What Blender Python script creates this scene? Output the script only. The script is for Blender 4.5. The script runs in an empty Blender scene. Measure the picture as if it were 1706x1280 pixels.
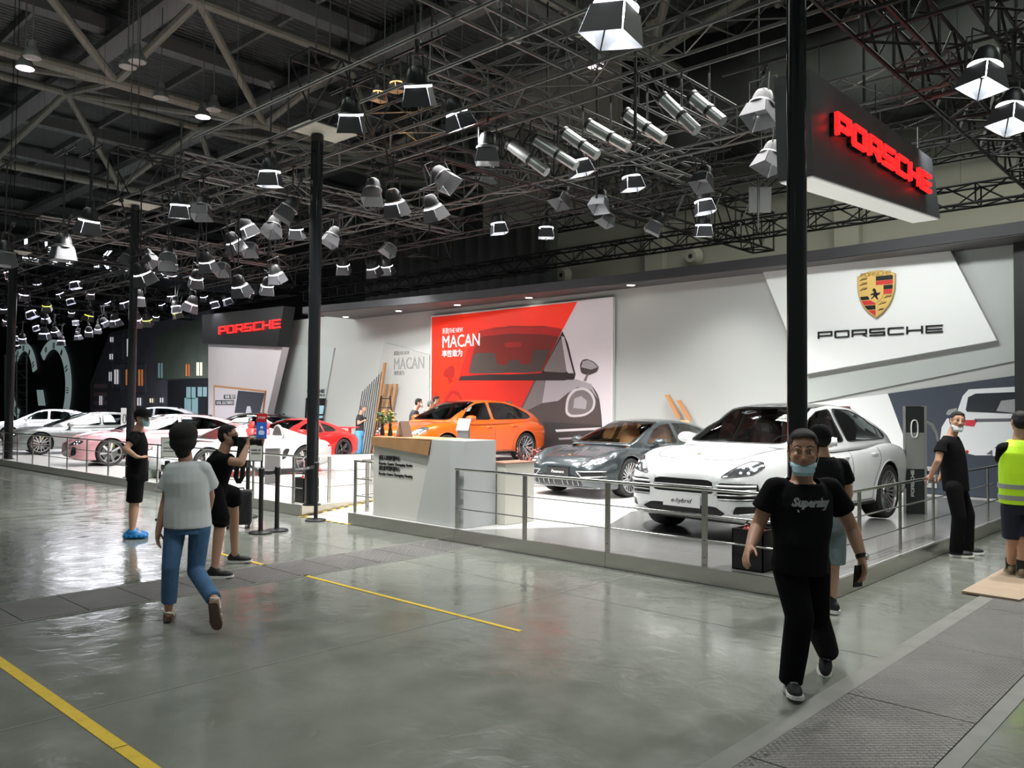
import bpy, bmesh, math, random
import numpy as np
from mathutils import Vector, Matrix, Euler
from mathutils.bvhtree import BVHTree
PI = math.pi
random.seed(7)
SC = bpy.context.scene
COL = SC.collection

# ---------------------------------------------------------------- camera
F_PX = 1375.5                      # focal length in pixels of the 1706 px wide frame
YAW, PITCH, ROLL, CAM_H = math.radians(-42.88), math.radians(1.714), math.radians(.4636), 1.8
_f = Vector((math.sin(YAW), math.cos(YAW), 0)) * math.cos(PITCH) + Vector((0, 0, math.sin(PITCH)))
_r = Vector((math.cos(YAW), -math.sin(YAW), 0)); _u = _r.cross(_f)
_r2 = math.cos(ROLL) * _r + math.sin(ROLL) * _u
_u2 = -math.sin(ROLL) * _r + math.cos(ROLL) * _u
CAM = Vector((0, 0, CAM_H))
cam = bpy.data.cameras.new('camera'); cam_o = bpy.data.objects.new('camera', cam); COL.objects.link(cam_o)
cam.sensor_width = 36; cam.lens = F_PX / 1706 * 36; cam.clip_end = 300
m3 = Matrix((_r2, _u2, -_f)).transposed()
cam_o.matrix_world = Matrix.Translation(CAM) @ m3.to_4x4()
SC.camera = cam_o
# ---------------------------------------------------------------- exposure, world, large lights
SC.view_settings.view_transform = 'Standard'; SC.view_settings.look = 'None'
SC.view_settings.gamma = 1; SC.view_settings.use_curve_mapping = False
SC.view_settings.exposure = 0.15
SC.cycles.max_bounces = 7; SC.cycles.diffuse_bounces = 3; SC.cycles.glossy_bounces = 3
SC.cycles.transmission_bounces = 4; SC.cycles.transparent_max_bounces = 10
SC.cycles.sample_clamp_indirect = 4
W = bpy.data.worlds.new('hall_air'); SC.world = W; W.use_nodes = True
W.node_tree.nodes['Background'].inputs[0].default_value = (.80, .86, .84, 1)
W.node_tree.nodes['Background'].inputs[1].default_value = .125

def area(name, loc, size, sizey, power, col=(1, 1, 1), rot=(0, 0, 0), spread=180):
    l = bpy.data.lights.new(name, 'AREA'); l.shape = 'RECTANGLE'; l.size = size; l.size_y = sizey
    l.energy = power; l.color = col; l.spread = math.radians(spread)
    o = bpy.data.objects.new(name, l); o.location = loc; o.rotation_euler = rot; COL.objects.link(o); return o
# high-bay rows of the hall roof, and added fill panels besides the rig's own lamps
area('high_bay_row', (-4, 0, 12.5), 14, 3, 400, (.90, 1, .93))
area('high_bay_row', (-16, 3, 12.5), 14, 3, 420, (.93, 1, .95))
area('high_bay_row', (3, 8, 12.5), 8, 3, 330, (.90, 1, .93))
area('high_bay_row', (-4, 19.5, 12.5), 14, 2, 700, (.95, 1, .88))
for _x, _p in ((-6, 1.0), (-11, 1.0), (-16.5, 1.1), (-22, 1.2), (-28, 1.2)):
    area('stand_fill', (_x, 10.9, 6.15), 3.4, 3.2, 225 * _p, (1, .985, .97), spread=130)  # added area light, stands in for the rig's downward light
for _x, _p in ((-5.0, 2.3), (-9.5, .35), (-15, .6), (-20.5, 1.7), (-26, 2.4), (-31, 1.6)):
    area('wall_fill', (_x, 13.3, 6.05), 3.2, .35, 40 * _p, (.97, 1, .98), rot=(math.radians(52), 0, 0), spread=120)  # added strips that brighten and even out the back wall
area('neighbour_fill', (-44, 17, 6.6), 9, 5, 900, (.93, .93, 1))  # added fill to lift the backdrop and stands at far left

# ---------------------------------------------------------------- pixel <-> place
def ray(px, py):
    return _r2 * (px - 853) + _u2 * (640 - py) + _f * F_PX
def at_z(px, py, z=0.0):
    d = ray(px, py); return CAM + d * ((z - CAM_H) / d.z)
def at_y(px, py, y):
    d = ray(px, py); return CAM + d * (y / d.y)
def at_x(px, py, x):
    d = ray(px, py); return CAM + d * (x / d.x)
def at_d(px, py, depth):
    return CAM + ray(px, py) * (depth / F_PX)
def depth_of(p):
    return (Vector(p) - CAM).dot(_f)

# ---------------------------------------------------------------- materials
MATS = {}
def mat(name, col, rough=.5, metal=0., emit=0., spec=.5, coat=0., noise=0., nscale=8., bump=0., bscale=40., alpha=1., trans=0., ior=1.45, ecol=None):
    if name in MATS: return MATS[name]
    m = bpy.data.materials.new(name); m.use_nodes = True; nt = m.node_tree
    b = nt.nodes['Principled BSDF']; c = (*col[:3], 1)
    b.inputs['Base Color'].default_value = c; b.inputs['Roughness'].default_value = rough
    b.inputs['Metallic'].default_value = metal; b.inputs['Specular IOR Level'].default_value = spec
    b.inputs['IOR'].default_value = ior
    if coat: b.inputs['Coat Weight'].default_value = coat; b.inputs['Coat Roughness'].default_value = .04
    if emit: b.inputs['Emission Color'].default_value = (*(ecol or col)[:3], 1); b.inputs['Emission Strength'].default_value = emit
    if alpha < 1: b.inputs['Alpha'].default_value = alpha
    if trans: b.inputs['Transmission Weight'].default_value = trans
    if noise or bump:
        tc = nt.nodes.new('ShaderNodeTexCoord')
        if noise:
            n = nt.nodes.new('ShaderNodeTexNoise'); n.inputs['Scale'].default_value = nscale; n.inputs['Detail'].default_value = 5
            nt.links.new(tc.outputs['Object'], n.inputs['Vector'])
            mx = nt.nodes.new('ShaderNodeMix'); mx.data_type = 'RGBA'
            mx.inputs[6].default_value = tuple(max(0, v * (1 - noise)) for v in col[:3]) + (1,)
            mx.inputs[7].default_value = tuple(min(1, v * (1 + noise)) for v in col[:3]) + (1,)
            nt.links.new(n.outputs['Fac'], mx.inputs[0]); nt.links.new(mx.outputs[2], b.inputs['Base Color'])
        if bump:
            n = nt.nodes.new('ShaderNodeTexNoise'); n.inputs['Scale'].default_value = bscale; n.inputs['Detail'].default_value = 4
            nt.links.new(tc.outputs['Object'], n.inputs['Vector'])
            bp = nt.nodes.new('ShaderNodeBump'); bp.inputs['Strength'].default_value = bump; bp.inputs['Distance'].default_value = .01
            nt.links.new(n.outputs['Fac'], bp.inputs['Height']); nt.links.new(bp.outputs[0], b.inputs['Normal'])
    MATS[name] = m; return m

def glassmat(name, tint, refl_rough=.02, op=.25):
    """thin clear sheet: see-through, tinted, with a fresnel reflection"""
    if name in MATS: return MATS[name]
    m = bpy.data.materials.new(name); m.use_nodes = True; nt = m.node_tree; nt.nodes.clear()
    out = nt.nodes.new('ShaderNodeOutputMaterial'); tr = nt.nodes.new('ShaderNodeBsdfTransparent')
    tr.inputs[0].default_value = (*tint, 1)
    gl = nt.nodes.new('ShaderNodeBsdfGlossy'); gl.inputs['Roughness'].default_value = refl_rough
    gl.inputs['Color'].default_value = (.9, .95, .95, 1)
    fr = nt.nodes.new('ShaderNodeFresnel'); fr.inputs[0].default_value = 1.5
    mul = nt.nodes.new('ShaderNodeMath'); mul.operation = 'MULTIPLY_ADD'; mul.inputs[1].default_value = 1.0; mul.inputs[2].default_value = op * .2
    mx = nt.nodes.new('ShaderNodeMixShader')
    nt.links.new(fr.outputs[0], mul.inputs[0]); nt.links.new(mul.outputs[0], mx.inputs[0])
    nt.links.new(tr.outputs[0], mx.inputs[1]); nt.links.new(gl.outputs[0], mx.inputs[2])
    nt.links.new(mx.outputs[0], out.inputs[0]); MATS[name] = m; return m

def rnd(P, r=.25, n=4):
    """round the corners of a polygon (r = share of the shorter neighbour edge)"""
    out = []; N = len(P)
    for i in range(N):
        a, b, c = np.array(P[i - 1], float), np.array(P[i], float), np.array(P[(i + 1) % N], float)
        p, q = b + (a - b) * r, b + (c - b) * r
        for k in range(n + 1):
            t = k / n; out.append(tuple((1 - t)**2 * p + 2 * t * (1 - t) * b + t * t * q))
    return out
# ---------------------------------------------------------------- mesh builder
class MB:
    def __init__(s): s.v = []; s.f = []; s.m = []; s.mi = 0
    def add(s, vs, fs):
        o = len(s.v); s.v += [tuple(v) for v in vs]
        s.f += [tuple(i + o for i in f) for f in fs]; s.m += [s.mi] * len(fs); return s
    def box(s, x0, x1, y0, y1, z0, z1):
        v = [(x, y, z) for x in (x0, x1) for y in (y0, y1) for z in (z0, z1)]
        return s.add(v, [(0, 1, 3, 2), (4, 6, 7, 5), (0, 4, 5, 1), (2, 3, 7, 6), (0, 2, 6, 4), (1, 5, 7, 3)])
    def cbox(s, c, d, M=None):
        v = [(c[0] + i * d[0] / 2, c[1] + j * d[1] / 2, c[2] + k * d[2] / 2) for i in (-1, 1) for j in (-1, 1) for k in (-1, 1)]
        if M: v = [M @ Vector(p) for p in v]
        return s.add(v, [(0, 1, 3, 2), (4, 6, 7, 5), (0, 4, 5, 1), (2, 3, 7, 6), (0, 2, 6, 4), (1, 5, 7, 3)])
    def tube(s, a, b, r, r2=None, n=8, caps=True):
        a = Vector(a); b = Vector(b); r2 = r if r2 is None else r2
        d = (b - a); L = d.length
        if L < 1e-6: return s
        d /= L; q = Vector((0, 0, 1)) if abs(d.z) < .9 else Vector((1, 0, 0))
        u = d.cross(q).normalized(); w = d.cross(u)
        vs = []
        for P, R in ((a, r), (b, r2)):
            for i in range(n):
                t = 2 * PI * i / n; vs.append(P + u * (math.cos(t) * R) + w * (math.sin(t) * R))
        fs = [(i, (i + 1) % n, n + (i + 1) % n, n + i) for i in range(n)]
        if caps: fs += [tuple(range(n - 1, -1, -1)), tuple(range(n, 2 * n))]
        return s.add(vs, fs)
    def path(s, pts, r, n=6, rs=None):
        """swept tube through points"""
        pts = [Vector(p) for p in pts]; rings = []
        up = None
        for i, p in enumerate(pts):
            d = (pts[min(i + 1, len(pts) - 1)] - pts[max(i - 1, 0)]).normalized()
            if up is None:
                q = Vector((0, 0, 1)) if abs(d.z) < .9 else Vector((1, 0, 0)); up = d.cross(q).normalized()
            up = (up - d * up.dot(d)).normalized(); w = d.cross(up); R = rs[i] if rs else r
            rings.append([p + up * (math.cos(2 * PI * k / n) * R) + w * (math.sin(2 * PI * k / n) * R) for k in range(n)])
        return s.loft(rings, True, True)
    def loft(s, rings, closed=True, caps=False):
        n = len(rings[0]); vs = [p for r in rings for p in r]; fs = []
        for i in range(len(rings) - 1):
            for j in range(n if closed else n - 1):
                k = (j + 1) % n; fs.append((i * n + j, i * n + k, (i + 1) * n + k, (i + 1) * n + j))
        if caps: fs += [tuple(range(n - 1, -1, -1)), tuple((len(rings) - 1) * n + k for k in range(n))]
        return s.add(vs, fs)
    def prism(s, poly, axis, a, b):
        """poly of 2-D points extruded along axis x/y/z from a to b"""
        def P(u, v, t): return {'x': (t, u, v), 'y': (u, t, v), 'z': (u, v, t)}[axis]
        n = len(poly); vs = [P(u, v, a) for u, v in poly] + [P(u, v, b) for u, v in poly]
        fs = [(i, (i + 1) % n, n + (i + 1) % n, n + i) for i in range(n)] + [tuple(range(n - 1, -1, -1)), tuple(range(n, 2 * n))]
        return s.add(vs, fs)
    def lathe(s, prof, c=(0, 0, 0), n=20, axis='z', M=None):
        rings = []
        for r, h in prof:
            ring = []
            for i in range(n):
                t = 2 * PI * i / n; a, b = r * math.cos(t), r * math.sin(t)
                p = {'z': (a, b, h), 'y': (a, h, b), 'x': (h, a, b)}[axis]
                p = Vector((p[0] + c[0], p[1] + c[1], p[2] + c[2])); ring.append(M @ p if M else p)
            rings.append(ring)
        return s.loft(rings, True, True)
    def ball(s, c, r, n=12, m=8, sc=(1, 1, 1), M=None):
        prof = [(max(1e-4, math.sin(PI * i / m)), -math.cos(PI * i / m)) for i in range(m + 1)]; rings = []
        for q, h in prof:
            ring = []
            for i in range(n):
                t = 2 * PI * i / n; p = Vector((q * math.cos(t) * r * sc[0], q * math.sin(t) * r * sc[1], h * r * sc[2]))
                if M: p = M @ p
                ring.append(p + Vector(c))
            rings.append(ring)
        return s.loft(rings, True, True)
    def build(s, name, mats, parent=None, smooth=False, ang=35, recalc=True):
        me = bpy.data.meshes.new(name); me.from_pydata(s.v, [], s.f)
        if not isinstance(mats, (list, tuple)): mats = [mats]
        for m in mats: me.materials.append(m)
        me.polygons.foreach_set('material_index', s.m)
        if recalc:
            bm = bmesh.new(); bm.from_mesh(me); bmesh.ops.recalc_face_normals(bm, faces=bm.faces); bm.to_mesh(me); bm.free()
        if smooth:
            me.shade_smooth(); me.set_sharp_from_angle(angle=math.radians(ang))
        o = bpy.data.objects.new(name, me); COL.objects.link(o)
        if parent: o.parent = parent
        return o

def tag(o, label=None, cat=None, group=None, kind=None):
    if label: o['label'] = label
    if cat: o['category'] = cat
    if group: o['group'] = group
    if kind: o['kind'] = kind
    return o
def thing(name, label, cat, loc=(0, 0, 0), rz=0, group=None):
    o = bpy.data.objects.new(name, None); COL.objects.link(o); o.empty_display_size = .2
    o.location = loc; o.rotation_euler = (0, 0, rz); return tag(o, label, cat, group)
def struct(o): o['kind'] = 'structure'; return o
def dup(o, parent=None):
    c = o.copy(); COL.objects.link(c)
    if parent: c.parent = parent
    for ch in list(o.children): dup(ch, c)
    return c

# ---------------------------------------------------------------- lettering
def text_mesh(txt, h, depth=.004, width=None, bold=0., shear=0.):
    """mesh of a text lying in the XZ plane facing -Y, left bottom at the origin, cap height about h"""
    cu = bpy.data.curves.new('txt', 'FONT'); cu.body = txt; cu.size = h * 1.38; cu.extrude = depth; cu.offset = bold; cu.shear = shear
    cu.resolution_u = 2
    o = bpy.data.objects.new('txt', cu); COL.objects.link(o)
    dg = bpy.context.evaluated_depsgraph_get(); dg.update()
    me = bpy.data.meshes.new_from_object(o.evaluated_get(dg)); bpy.data.objects.remove(o); bpy.data.curves.remove(cu)
    w = max([v.co.x for v in me.vertices] or [1]); k = width / w if width else 1
    me.transform(Matrix(((k, 0, 0, 0), (0, 0, -1, 0), (0, 1, 0, 0), (0, 0, 0, 1)))); return me
def text_obj(txt, h, m, parent=None, name='lettering', M=None, **kw):
    me = text_mesh(txt, h, **kw); me.materials.clear(); me.materials.append(m)
    if M is not None: me.transform(M)
    me.name = name; o = bpy.data.objects.new(name, me); COL.objects.link(o)
    if parent: o.parent = parent
    return o
def wide_letters(Wd, Ht, s, gap=.22):
    """square extended capitals P O R S C H E as 2-D bars (x0,z0,x1,z1) plus slants; total width Wd"""
    n = 7; lw = Wd / (n + (n - 1) * gap); out = []
    G = {'P': 'tlrum', 'O': 'tlrubd', 'R': 'tlumrx', 'S': 'tmb14', 'C': 'tlbe', 'H': 'lmr', 'E': 'tmbl'}
    for i, ch in enumerate('PORSCHE'):
        x = i * lw * (1 + gap); c = s * .5
        top = (x, Ht - s, x + lw, Ht); bot = (x, 0, x + lw, s); L = (x, 0, x + s * 1.15, Ht); R = (x + lw - s * 1.15, 0, x + lw, Ht)
        mz = Ht * .47; mid = (x, mz - s / 2, x + lw, mz + s / 2)
        if ch == 'P': out += [top, L, (x, mz - s * .9, x + lw, mz + s * .1), (R[0], mz - s * .9, R[2], Ht)]
        if ch == 'O': out += [(x + c, Ht - s, x + lw - c, Ht), (x + c, 0, x + lw - c, s), (L[0], c, L[2], Ht - c), (R[0], c, R[2], Ht - c)]
        if ch == 'R': out += [top, L, (x, mz - s * .9, x + lw, mz + s * .1), (R[0], mz - s * .9, R[2], Ht), (x + lw * .58, mz - s * .5, x + lw - s * .9, 0, x + lw + s * .25, 0, x + lw * .58 + s * 1.3, mz - s * .5)]
        if ch == 'S': out += [top, bot, mid, (L[0], mz, L[2], Ht), (R[0], 0, R[2], mz)]
        if ch == 'C': out += [(x + c, Ht - s, x + lw, Ht), (x + c, 0, x + lw, s), (L[0], c, L[2], Ht - c)]
        if ch == 'H': out += [L, R, mid]
        if ch == 'E': out += [top, bot, (x, mz - s / 2, x + lw * .97, mz + s / 2), (x, 0, x + s * .9, Ht)]
    return out
def wordmark(mb, Wd, Ht, s, O, U, V, dep, gap=.22):
    """bars laid on plane O + U*x + V*z, extruded by vector dep"""
    O = Vector(O); U = Vector(U); V = Vector(V); dep = Vector(dep)
    for k, B in enumerate(wide_letters(Wd, Ht, s, gap)):
        e = dep * (1 + .004 * (k % 5)); a, b, c, d = B[:4]
        q = [(B[n], B[n + 1]) for n in (0, 2, 4, 6)] if len(B) == 8 else [(a, b), (c, b), (c, d), (a, d)]
        q = [O + U * u + V * v for u, v in q]; q += [p + e for p in q]
        mb.add(q, [(0, 1, 2, 3), (7, 6, 5, 4), (0, 4, 5, 1), (1, 5, 6, 2), (2, 6, 7, 3), (3, 7, 4, 0)])
    return mb
# ================================================================ HALL: floor, roof, far walls
def floor_mat():
    m = bpy.data.materials.new('polished_concrete'); m.use_nodes = True; nt = m.node_tree; N = nt.nodes; Lk = nt.links
    b = N['Principled BSDF']; tc = N.new('ShaderNodeTexCoord')
    n1 = N.new('ShaderNodeTexNoise'); n1.inputs['Scale'].default_value = .55; n1.inputs['Detail'].default_value = 6; n1.inputs['Roughness'].default_value = .6
    n2 = N.new('ShaderNodeTexNoise'); n2.inputs['Scale'].default_value = 2.6; n2.inputs['Detail'].default_value = 7
    n3 = N.new('ShaderNodeTexNoise'); n3.inputs['Scale'].default_value = 5.5; n3.inputs['Detail'].default_value = 6
    n3.inputs['Distortion'].default_value = 1.2
    for n in (n1, n2, n3): Lk.new(tc.outputs['Object'], n.inputs['Vector'])
    r = N.new('ShaderNodeValToRGB'); r.color_ramp.elements[0].color = (.135, .142, .122, 1); r.color_ramp.elements[0].position = .3
    r.color_ramp.elements[1].color = (.225, .235, .205, 1); r.color_ramp.elements[1].position = .72
    add = N.new('ShaderNodeMath'); add.operation = 'MULTIPLY_ADD'; add.inputs[1].default_value = .45; Lk.new(n2.outputs['Fac'], add.inputs[0])
    sub = N.new('ShaderNodeMath'); sub.operation = 'MULTIPLY'; sub.inputs[1].default_value = .6; Lk.new(n1.outputs['Fac'], sub.inputs[0]); Lk.new(sub.outputs[0], add.inputs[2])
    Lk.new(add.outputs[0], r.inputs[0]); Lk.new(r.outputs[0], b.inputs['Base Color'])
    rr = N.new('ShaderNodeMapRange'); rr.inputs[1].default_value = .35; rr.inputs[2].default_value = .7; rr.inputs[3].default_value = .08; rr.inputs[4].default_value = .22
    Lk.new(n2.outputs['Fac'], rr.inputs[0]); Lk.new(rr.outputs[0], b.inputs['Roughness'])
    bp = N.new('ShaderNodeBump'); bp.inputs['Strength'].default_value = .16; bp.inputs['Distance'].default_value = .02
    Lk.new(n3.outputs['Fac'], bp.inputs['Height']); bp2 = N.new('ShaderNodeBump'); bp2.inputs['Strength'].default_value = .0; bp2.inputs['Distance'].default_value = .01
    Lk.new(n2.outputs['Fac'], bp2.inputs['Height']); Lk.new(bp.outputs[0], bp2.inputs['Normal']); Lk.new(bp2.outputs[0], b.inputs['Normal'])
    b.inputs['Specular IOR Level'].default_value = .85
    return m
M_floor = floor_mat(); YFRONT = 7.655
M_black = mat('black_paint', (.012, .012, .013), .35)
M_blackmetal = mat('black_powder_coat', (.02, .02, .021), .38, .3)
M_alu = mat('aluminium_truss', (.33, .33, .31), .38, .9)
M_steel = mat('brushed_stainless', (.55, .54, .51), .26, 1., noise=.12, nscale=30)
M_tape = mat('yellow_tape', (.62, .42, .035), .6, noise=.25, nscale=14)
M_wood = mat('oak_veneer', (.36, .20, .095), .45, noise=.3, nscale=6)
M_roofsteel = mat('roof_pipe_paint', (.23, .235, .195), .55)
M_roofgrey = mat('roof_deck', (.13, .14, .135), .6)
M_purlin = mat('roof_beam_paint', (.19, .20, .195), .55)
M_dark = mat('dark_drape', (.03, .032, .03), .8)
M_white = mat('white_paint', (.82, .82, .80), .5)
struct(MB().box(-92, 14, -14, 60, -.2, 0).build('floor', M_floor))

def diamond_mat():
    m = bpy.data.materials.new('checker_plate'); m.use_nodes = True; nt = m.node_tree; N = nt.nodes; Lk = nt.links; b = N['Principled BSDF']
    tc = N.new('ShaderNodeTexCoord'); mp = N.new('ShaderNodeMapping'); mp.inputs['Rotation'].default_value = (0, 0, PI / 4); mp.inputs['Scale'].default_value = (27, 27, 27)
    ck = N.new('ShaderNodeTexWave'); ck.wave_type = 'BANDS'; ck.inputs['Scale'].default_value = .35
    ck2 = N.new('ShaderNodeTexWave'); ck2.wave_type = 'BANDS'; ck2.bands_direction = 'Y'; ck2.inputs['Scale'].default_value = .35
    Lk.new(tc.outputs['Object'], mp.inputs[0]); Lk.new(mp.outputs[0], ck.inputs[0]); Lk.new(mp.outputs[0], ck2.inputs[0])
    mu = N.new('ShaderNodeMath'); mu.operation = 'MULTIPLY'; Lk.new(ck.outputs['Fac'], mu.inputs[0]); Lk.new(ck2.outputs['Fac'], mu.inputs[1])
    bp = N.new('ShaderNodeBump'); bp.inputs['Strength'].default_value = .8; bp.inputs['Distance'].default_value = .012
    Lk.new(mu.outputs[0], bp.inputs['Height']); Lk.new(bp.outputs[0], b.inputs['Normal'])
    n = N.new('ShaderNodeTexNoise'); n.inputs['Scale'].default_value = 2.5; n.inputs['Detail'].default_value = 5; Lk.new(tc.outputs['Object'], n.inputs[0])
    r = N.new('ShaderNodeValToRGB'); r.color_ramp.elements[0].color = (.085, .083, .078, 1); r.color_ramp.elements[1].color = (.19, .185, .175, 1)
    Lk.new(n.outputs['Fac'], r.inputs[0]); Lk.new(r.outputs[0], b.inputs['Base Color'])
    b.inputs['Roughness'].default_value = .42; b.inputs['Metallic'].default_value = .35
    return m
M_plate = diamond_mat()
M_concrete = mat('trench_frame', (.17, .17, .155), .6, noise=.3, nscale=5)
# trench frame strips and the checker plates of the service trench along X = -2.08 .. -1.27
struct(MB().box(-2.17, -2.04, -4, 26, .0, .006).build('trim_1', M_concrete))
struct(MB().box(-1.30, -1.20, -4, 26, .0, .005).build('trim_2', M_concrete))
ys = [1.2, 2.55, 4.02, 5.35, 6.95, 8.55, 10.1, 11.7, 13.3]
for i in range(len(ys) - 1):
    mb = MB().box(-2.035, -1.305, ys[i] + .006, ys[i + 1] - .006, .0, .009)
    for (x, y) in ((-1.98, ys[i] + .08), (-1.36, ys[i] + .08), (-1.98, ys[i + 1] - .08), (-1.36, ys[i + 1] - .08)):
        mb.mi = 1; mb.lathe([(.012, .009), (.012, .0098)], (x, y, 0), 8); mb.mi = 0
    o = mb.build('checker_plate', [M_plate, M_black])
    tag(o, ['textured steel cover plate at the lower right corner of the picture', 'textured steel cover plate just behind the nearest one', 'steel cover plate beside the walking man', 'third steel cover plate along the trench towards the stand', 'steel cover plate with a lifting slot by the plywood sheet', 'steel cover plate lying under the plywood sheet', 'steel cover plate past the man in the yellow vest', 'farthest steel cover plate of the trench'][i], 'floor plate', 'steel plates over the service trench')
# second trench, crossing the left part of the hall floor
struct(MB().box(-8.50, -8.455, -4, YFRONT, .0, .004).build('trim_5', M_concrete)); struct(MB().box(-7.655, -7.61, -4, YFRONT, .0, .004).build('trim_6', M_concrete))
ys = [1.25, 1.78, 2.31, 2.835, 3.37, 3.9, 4.43, 4.96, 5.49, 6.02, 6.55, 7.08, 7.61]
for i in range(len(ys) - 1):
    o = MB().box(-8.45, -7.66, ys[i] + .006, ys[i + 1] - .006, .0, .006).build('checker_plate', M_plate); tag(o, 'small steel cover plate of the narrow trench crossing the left part of the hall', 'floor plate', 'small plates of the left trench')
struct(MB().box(-14.785, -14.76, -4, YFRONT, .0005, .002).build('trim_7', M_black)); struct(MB().box(-30, 3, 6.31, 6.322, .0005, .002).build('trim_8', M_concrete)); struct(MB().box(-5.2, -5.185, -4, YFRONT, .0005, .002).build('trim_9', M_concrete))
# ---- floor markings
def strip(name, p, q, w, m, label, z=.004):
    p = Vector(p); q = Vector(q); d = (q - p).normalized(); n = Vector((-d.y, d.x, 0)) * w / 2
    mb = MB(); L = (q - p).length; k = max(1, int(L / .9)); random.seed(3)
    for i in range(k):
        a = p + d * (L * i / k + random.uniform(0, .012)); b = p + d * (L * (i + 1) / k)
        j = random.uniform(-.004, .004)
        vs = [a + n * (1 + j), b + n, b - n, a - n * (1 - j)]
        mb.add([v + Vector((0, 0, .0005)) for v in vs] + [v + Vector((0, 0, z)) for v in vs], [(0, 3, 2, 1), (4, 5, 6, 7), (0, 1, 5, 4), (1, 2, 6, 5), (2, 3, 7, 6), (3, 0, 4, 7)])
    return tag(mb.build(name, m), label, 'floor tape')
strip('floor_tape', (-9.6, 5.02, 0), (-4.52, 4.99, 0), .045, M_tape, 'thin yellow line of tape across the middle of the hall floor')
strip('floor_tape', (-9.0, 1.86, 0), (-3.6, 1.83, 0), .075, M_tape, 'broad worn yellow line of tape at the lower left corner')

# ---- hall roof: deck, purlins, pipe trusses
ZR = 15.2
def deck_mat():
    m = mat('corrugated_deck', (.115, .125, .12), .55, .3)
    nt = m.node_tree; tc = nt.nodes.new('ShaderNodeTexCoord'); w = nt.nodes.new('ShaderNodeTexWave'); w.inputs['Scale'].default_value = 1.3; w.bands_direction = 'X'
    nt.links.new(tc.outputs['Object'], w.inputs[0]); bp = nt.nodes.new('ShaderNodeBump'); bp.inputs['Strength'].default_value = 1; bp.inputs['Distance'].default_value = .08
    nt.links.new(w.outputs['Fac'], bp.inputs['Height']); nt.links.new(bp.outputs[0], nt.nodes['Principled BSDF'].inputs['Normal']); return m
struct(MB().box(-92, 14, -14, 60, ZR, ZR + .2).build('ceiling', deck_mat()))
mb = MB()
for y in np.arange(-6, 60, 3.0):
    mb.box(-80, 14, y - .06, y + .06, ZR - .30, ZR - .02)
o = struct(mb.build('trim_3', M_purlin))
mb = MB()
for x in np.arange(-77, 14, 6.0):
    mb.box(x - .28, x + .28, -14, 60, ZR - .75, ZR - .3)
struct(mb.build('trim_4', M_purlin))
def wallpoly(name, px, y, t, m, parent=None, build=True, mi=None, mb=None):
    """flat panel standing at depth y, its corners read off the picture, thickness t towards the hall"""
    P = [at_y(a, b, y) for a, b in px]; q = [(p.x, p.z) for p in P]
    mb = mb or MB(); mb.prism(q, 'y', y - t, y)
    return mb.build(name, m, parent) if build else mb
def pipe(name, segs, m, label, cat='roof pipe', group=None):
    mb = MB()
    for a, b, r in segs: mb.tube(a, b, r, n=10)
    return tag(mb.build(name, m, smooth=True), label, cat, group)
LC = {-39.4: 12.0, -26.7: 12.0, -13.6: 12.4}; UC = {-33.1: 13.5, -22.7: 13.5, -9.5: 13.9}
lcn = {-39.4: 'thick roof pipe farthest left, low under the deck', -26.7: 'thick roof pipe running across the upper left corner above the stand poles', -13.6: 'thick roof pipe at the top of the picture above the rig'}
for x, z in LC.items():
    o = pipe('roof_pipe', [((x, -10, z), (x, 50, z), .19)], M_roofsteel, lcn[x])
for x, z in UC.items():
    pipe('roof_pipe', [((x, -10, z), (x, 50, z), .15)], M_roofsteel, {-33.1: 'thinner upper roof pipe above the far left of the hall', -22.7: 'thinner upper roof pipe between the two thick ones', -9.5: 'thinner upper roof pipe over the middle of the hall'}[x])
nb = 0
for x, z in LC.items():
    for xu, zu in UC.items():
        if abs(x - xu) > 8: continue
        for k in range(-2, 7):
            y = 10.3 + 5.2 * k
            for yu in (11.0 + 5.2 * k, 11.0 + 5.2 * (k - 1)):
                mb = MB().tube((x, y, z), (xu, yu, zu), .13, n=8)
                o = mb.build('roof_brace', M_roofsteel, smooth=True)
                tag(o, 'slanting pipe bracing the roof girders', 'roof brace', 'slanting braces of the pipe roof girders')
# box girder crossing: grey sheet-metal ducts hung along X
for i, y in enumerate((11.1, 17.5, 24.5)):
    o = MB().box(-60, 6, y - .35, y + .35, 14.0, 14.25).build('roof_girder', M_purlin)
    tag(o, ['nearest flat grey girder under the roof deck at upper left', 'middle flat grey girder under the roof deck', 'farthest flat grey girder under the roof deck'][i], 'roof girder')
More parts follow.
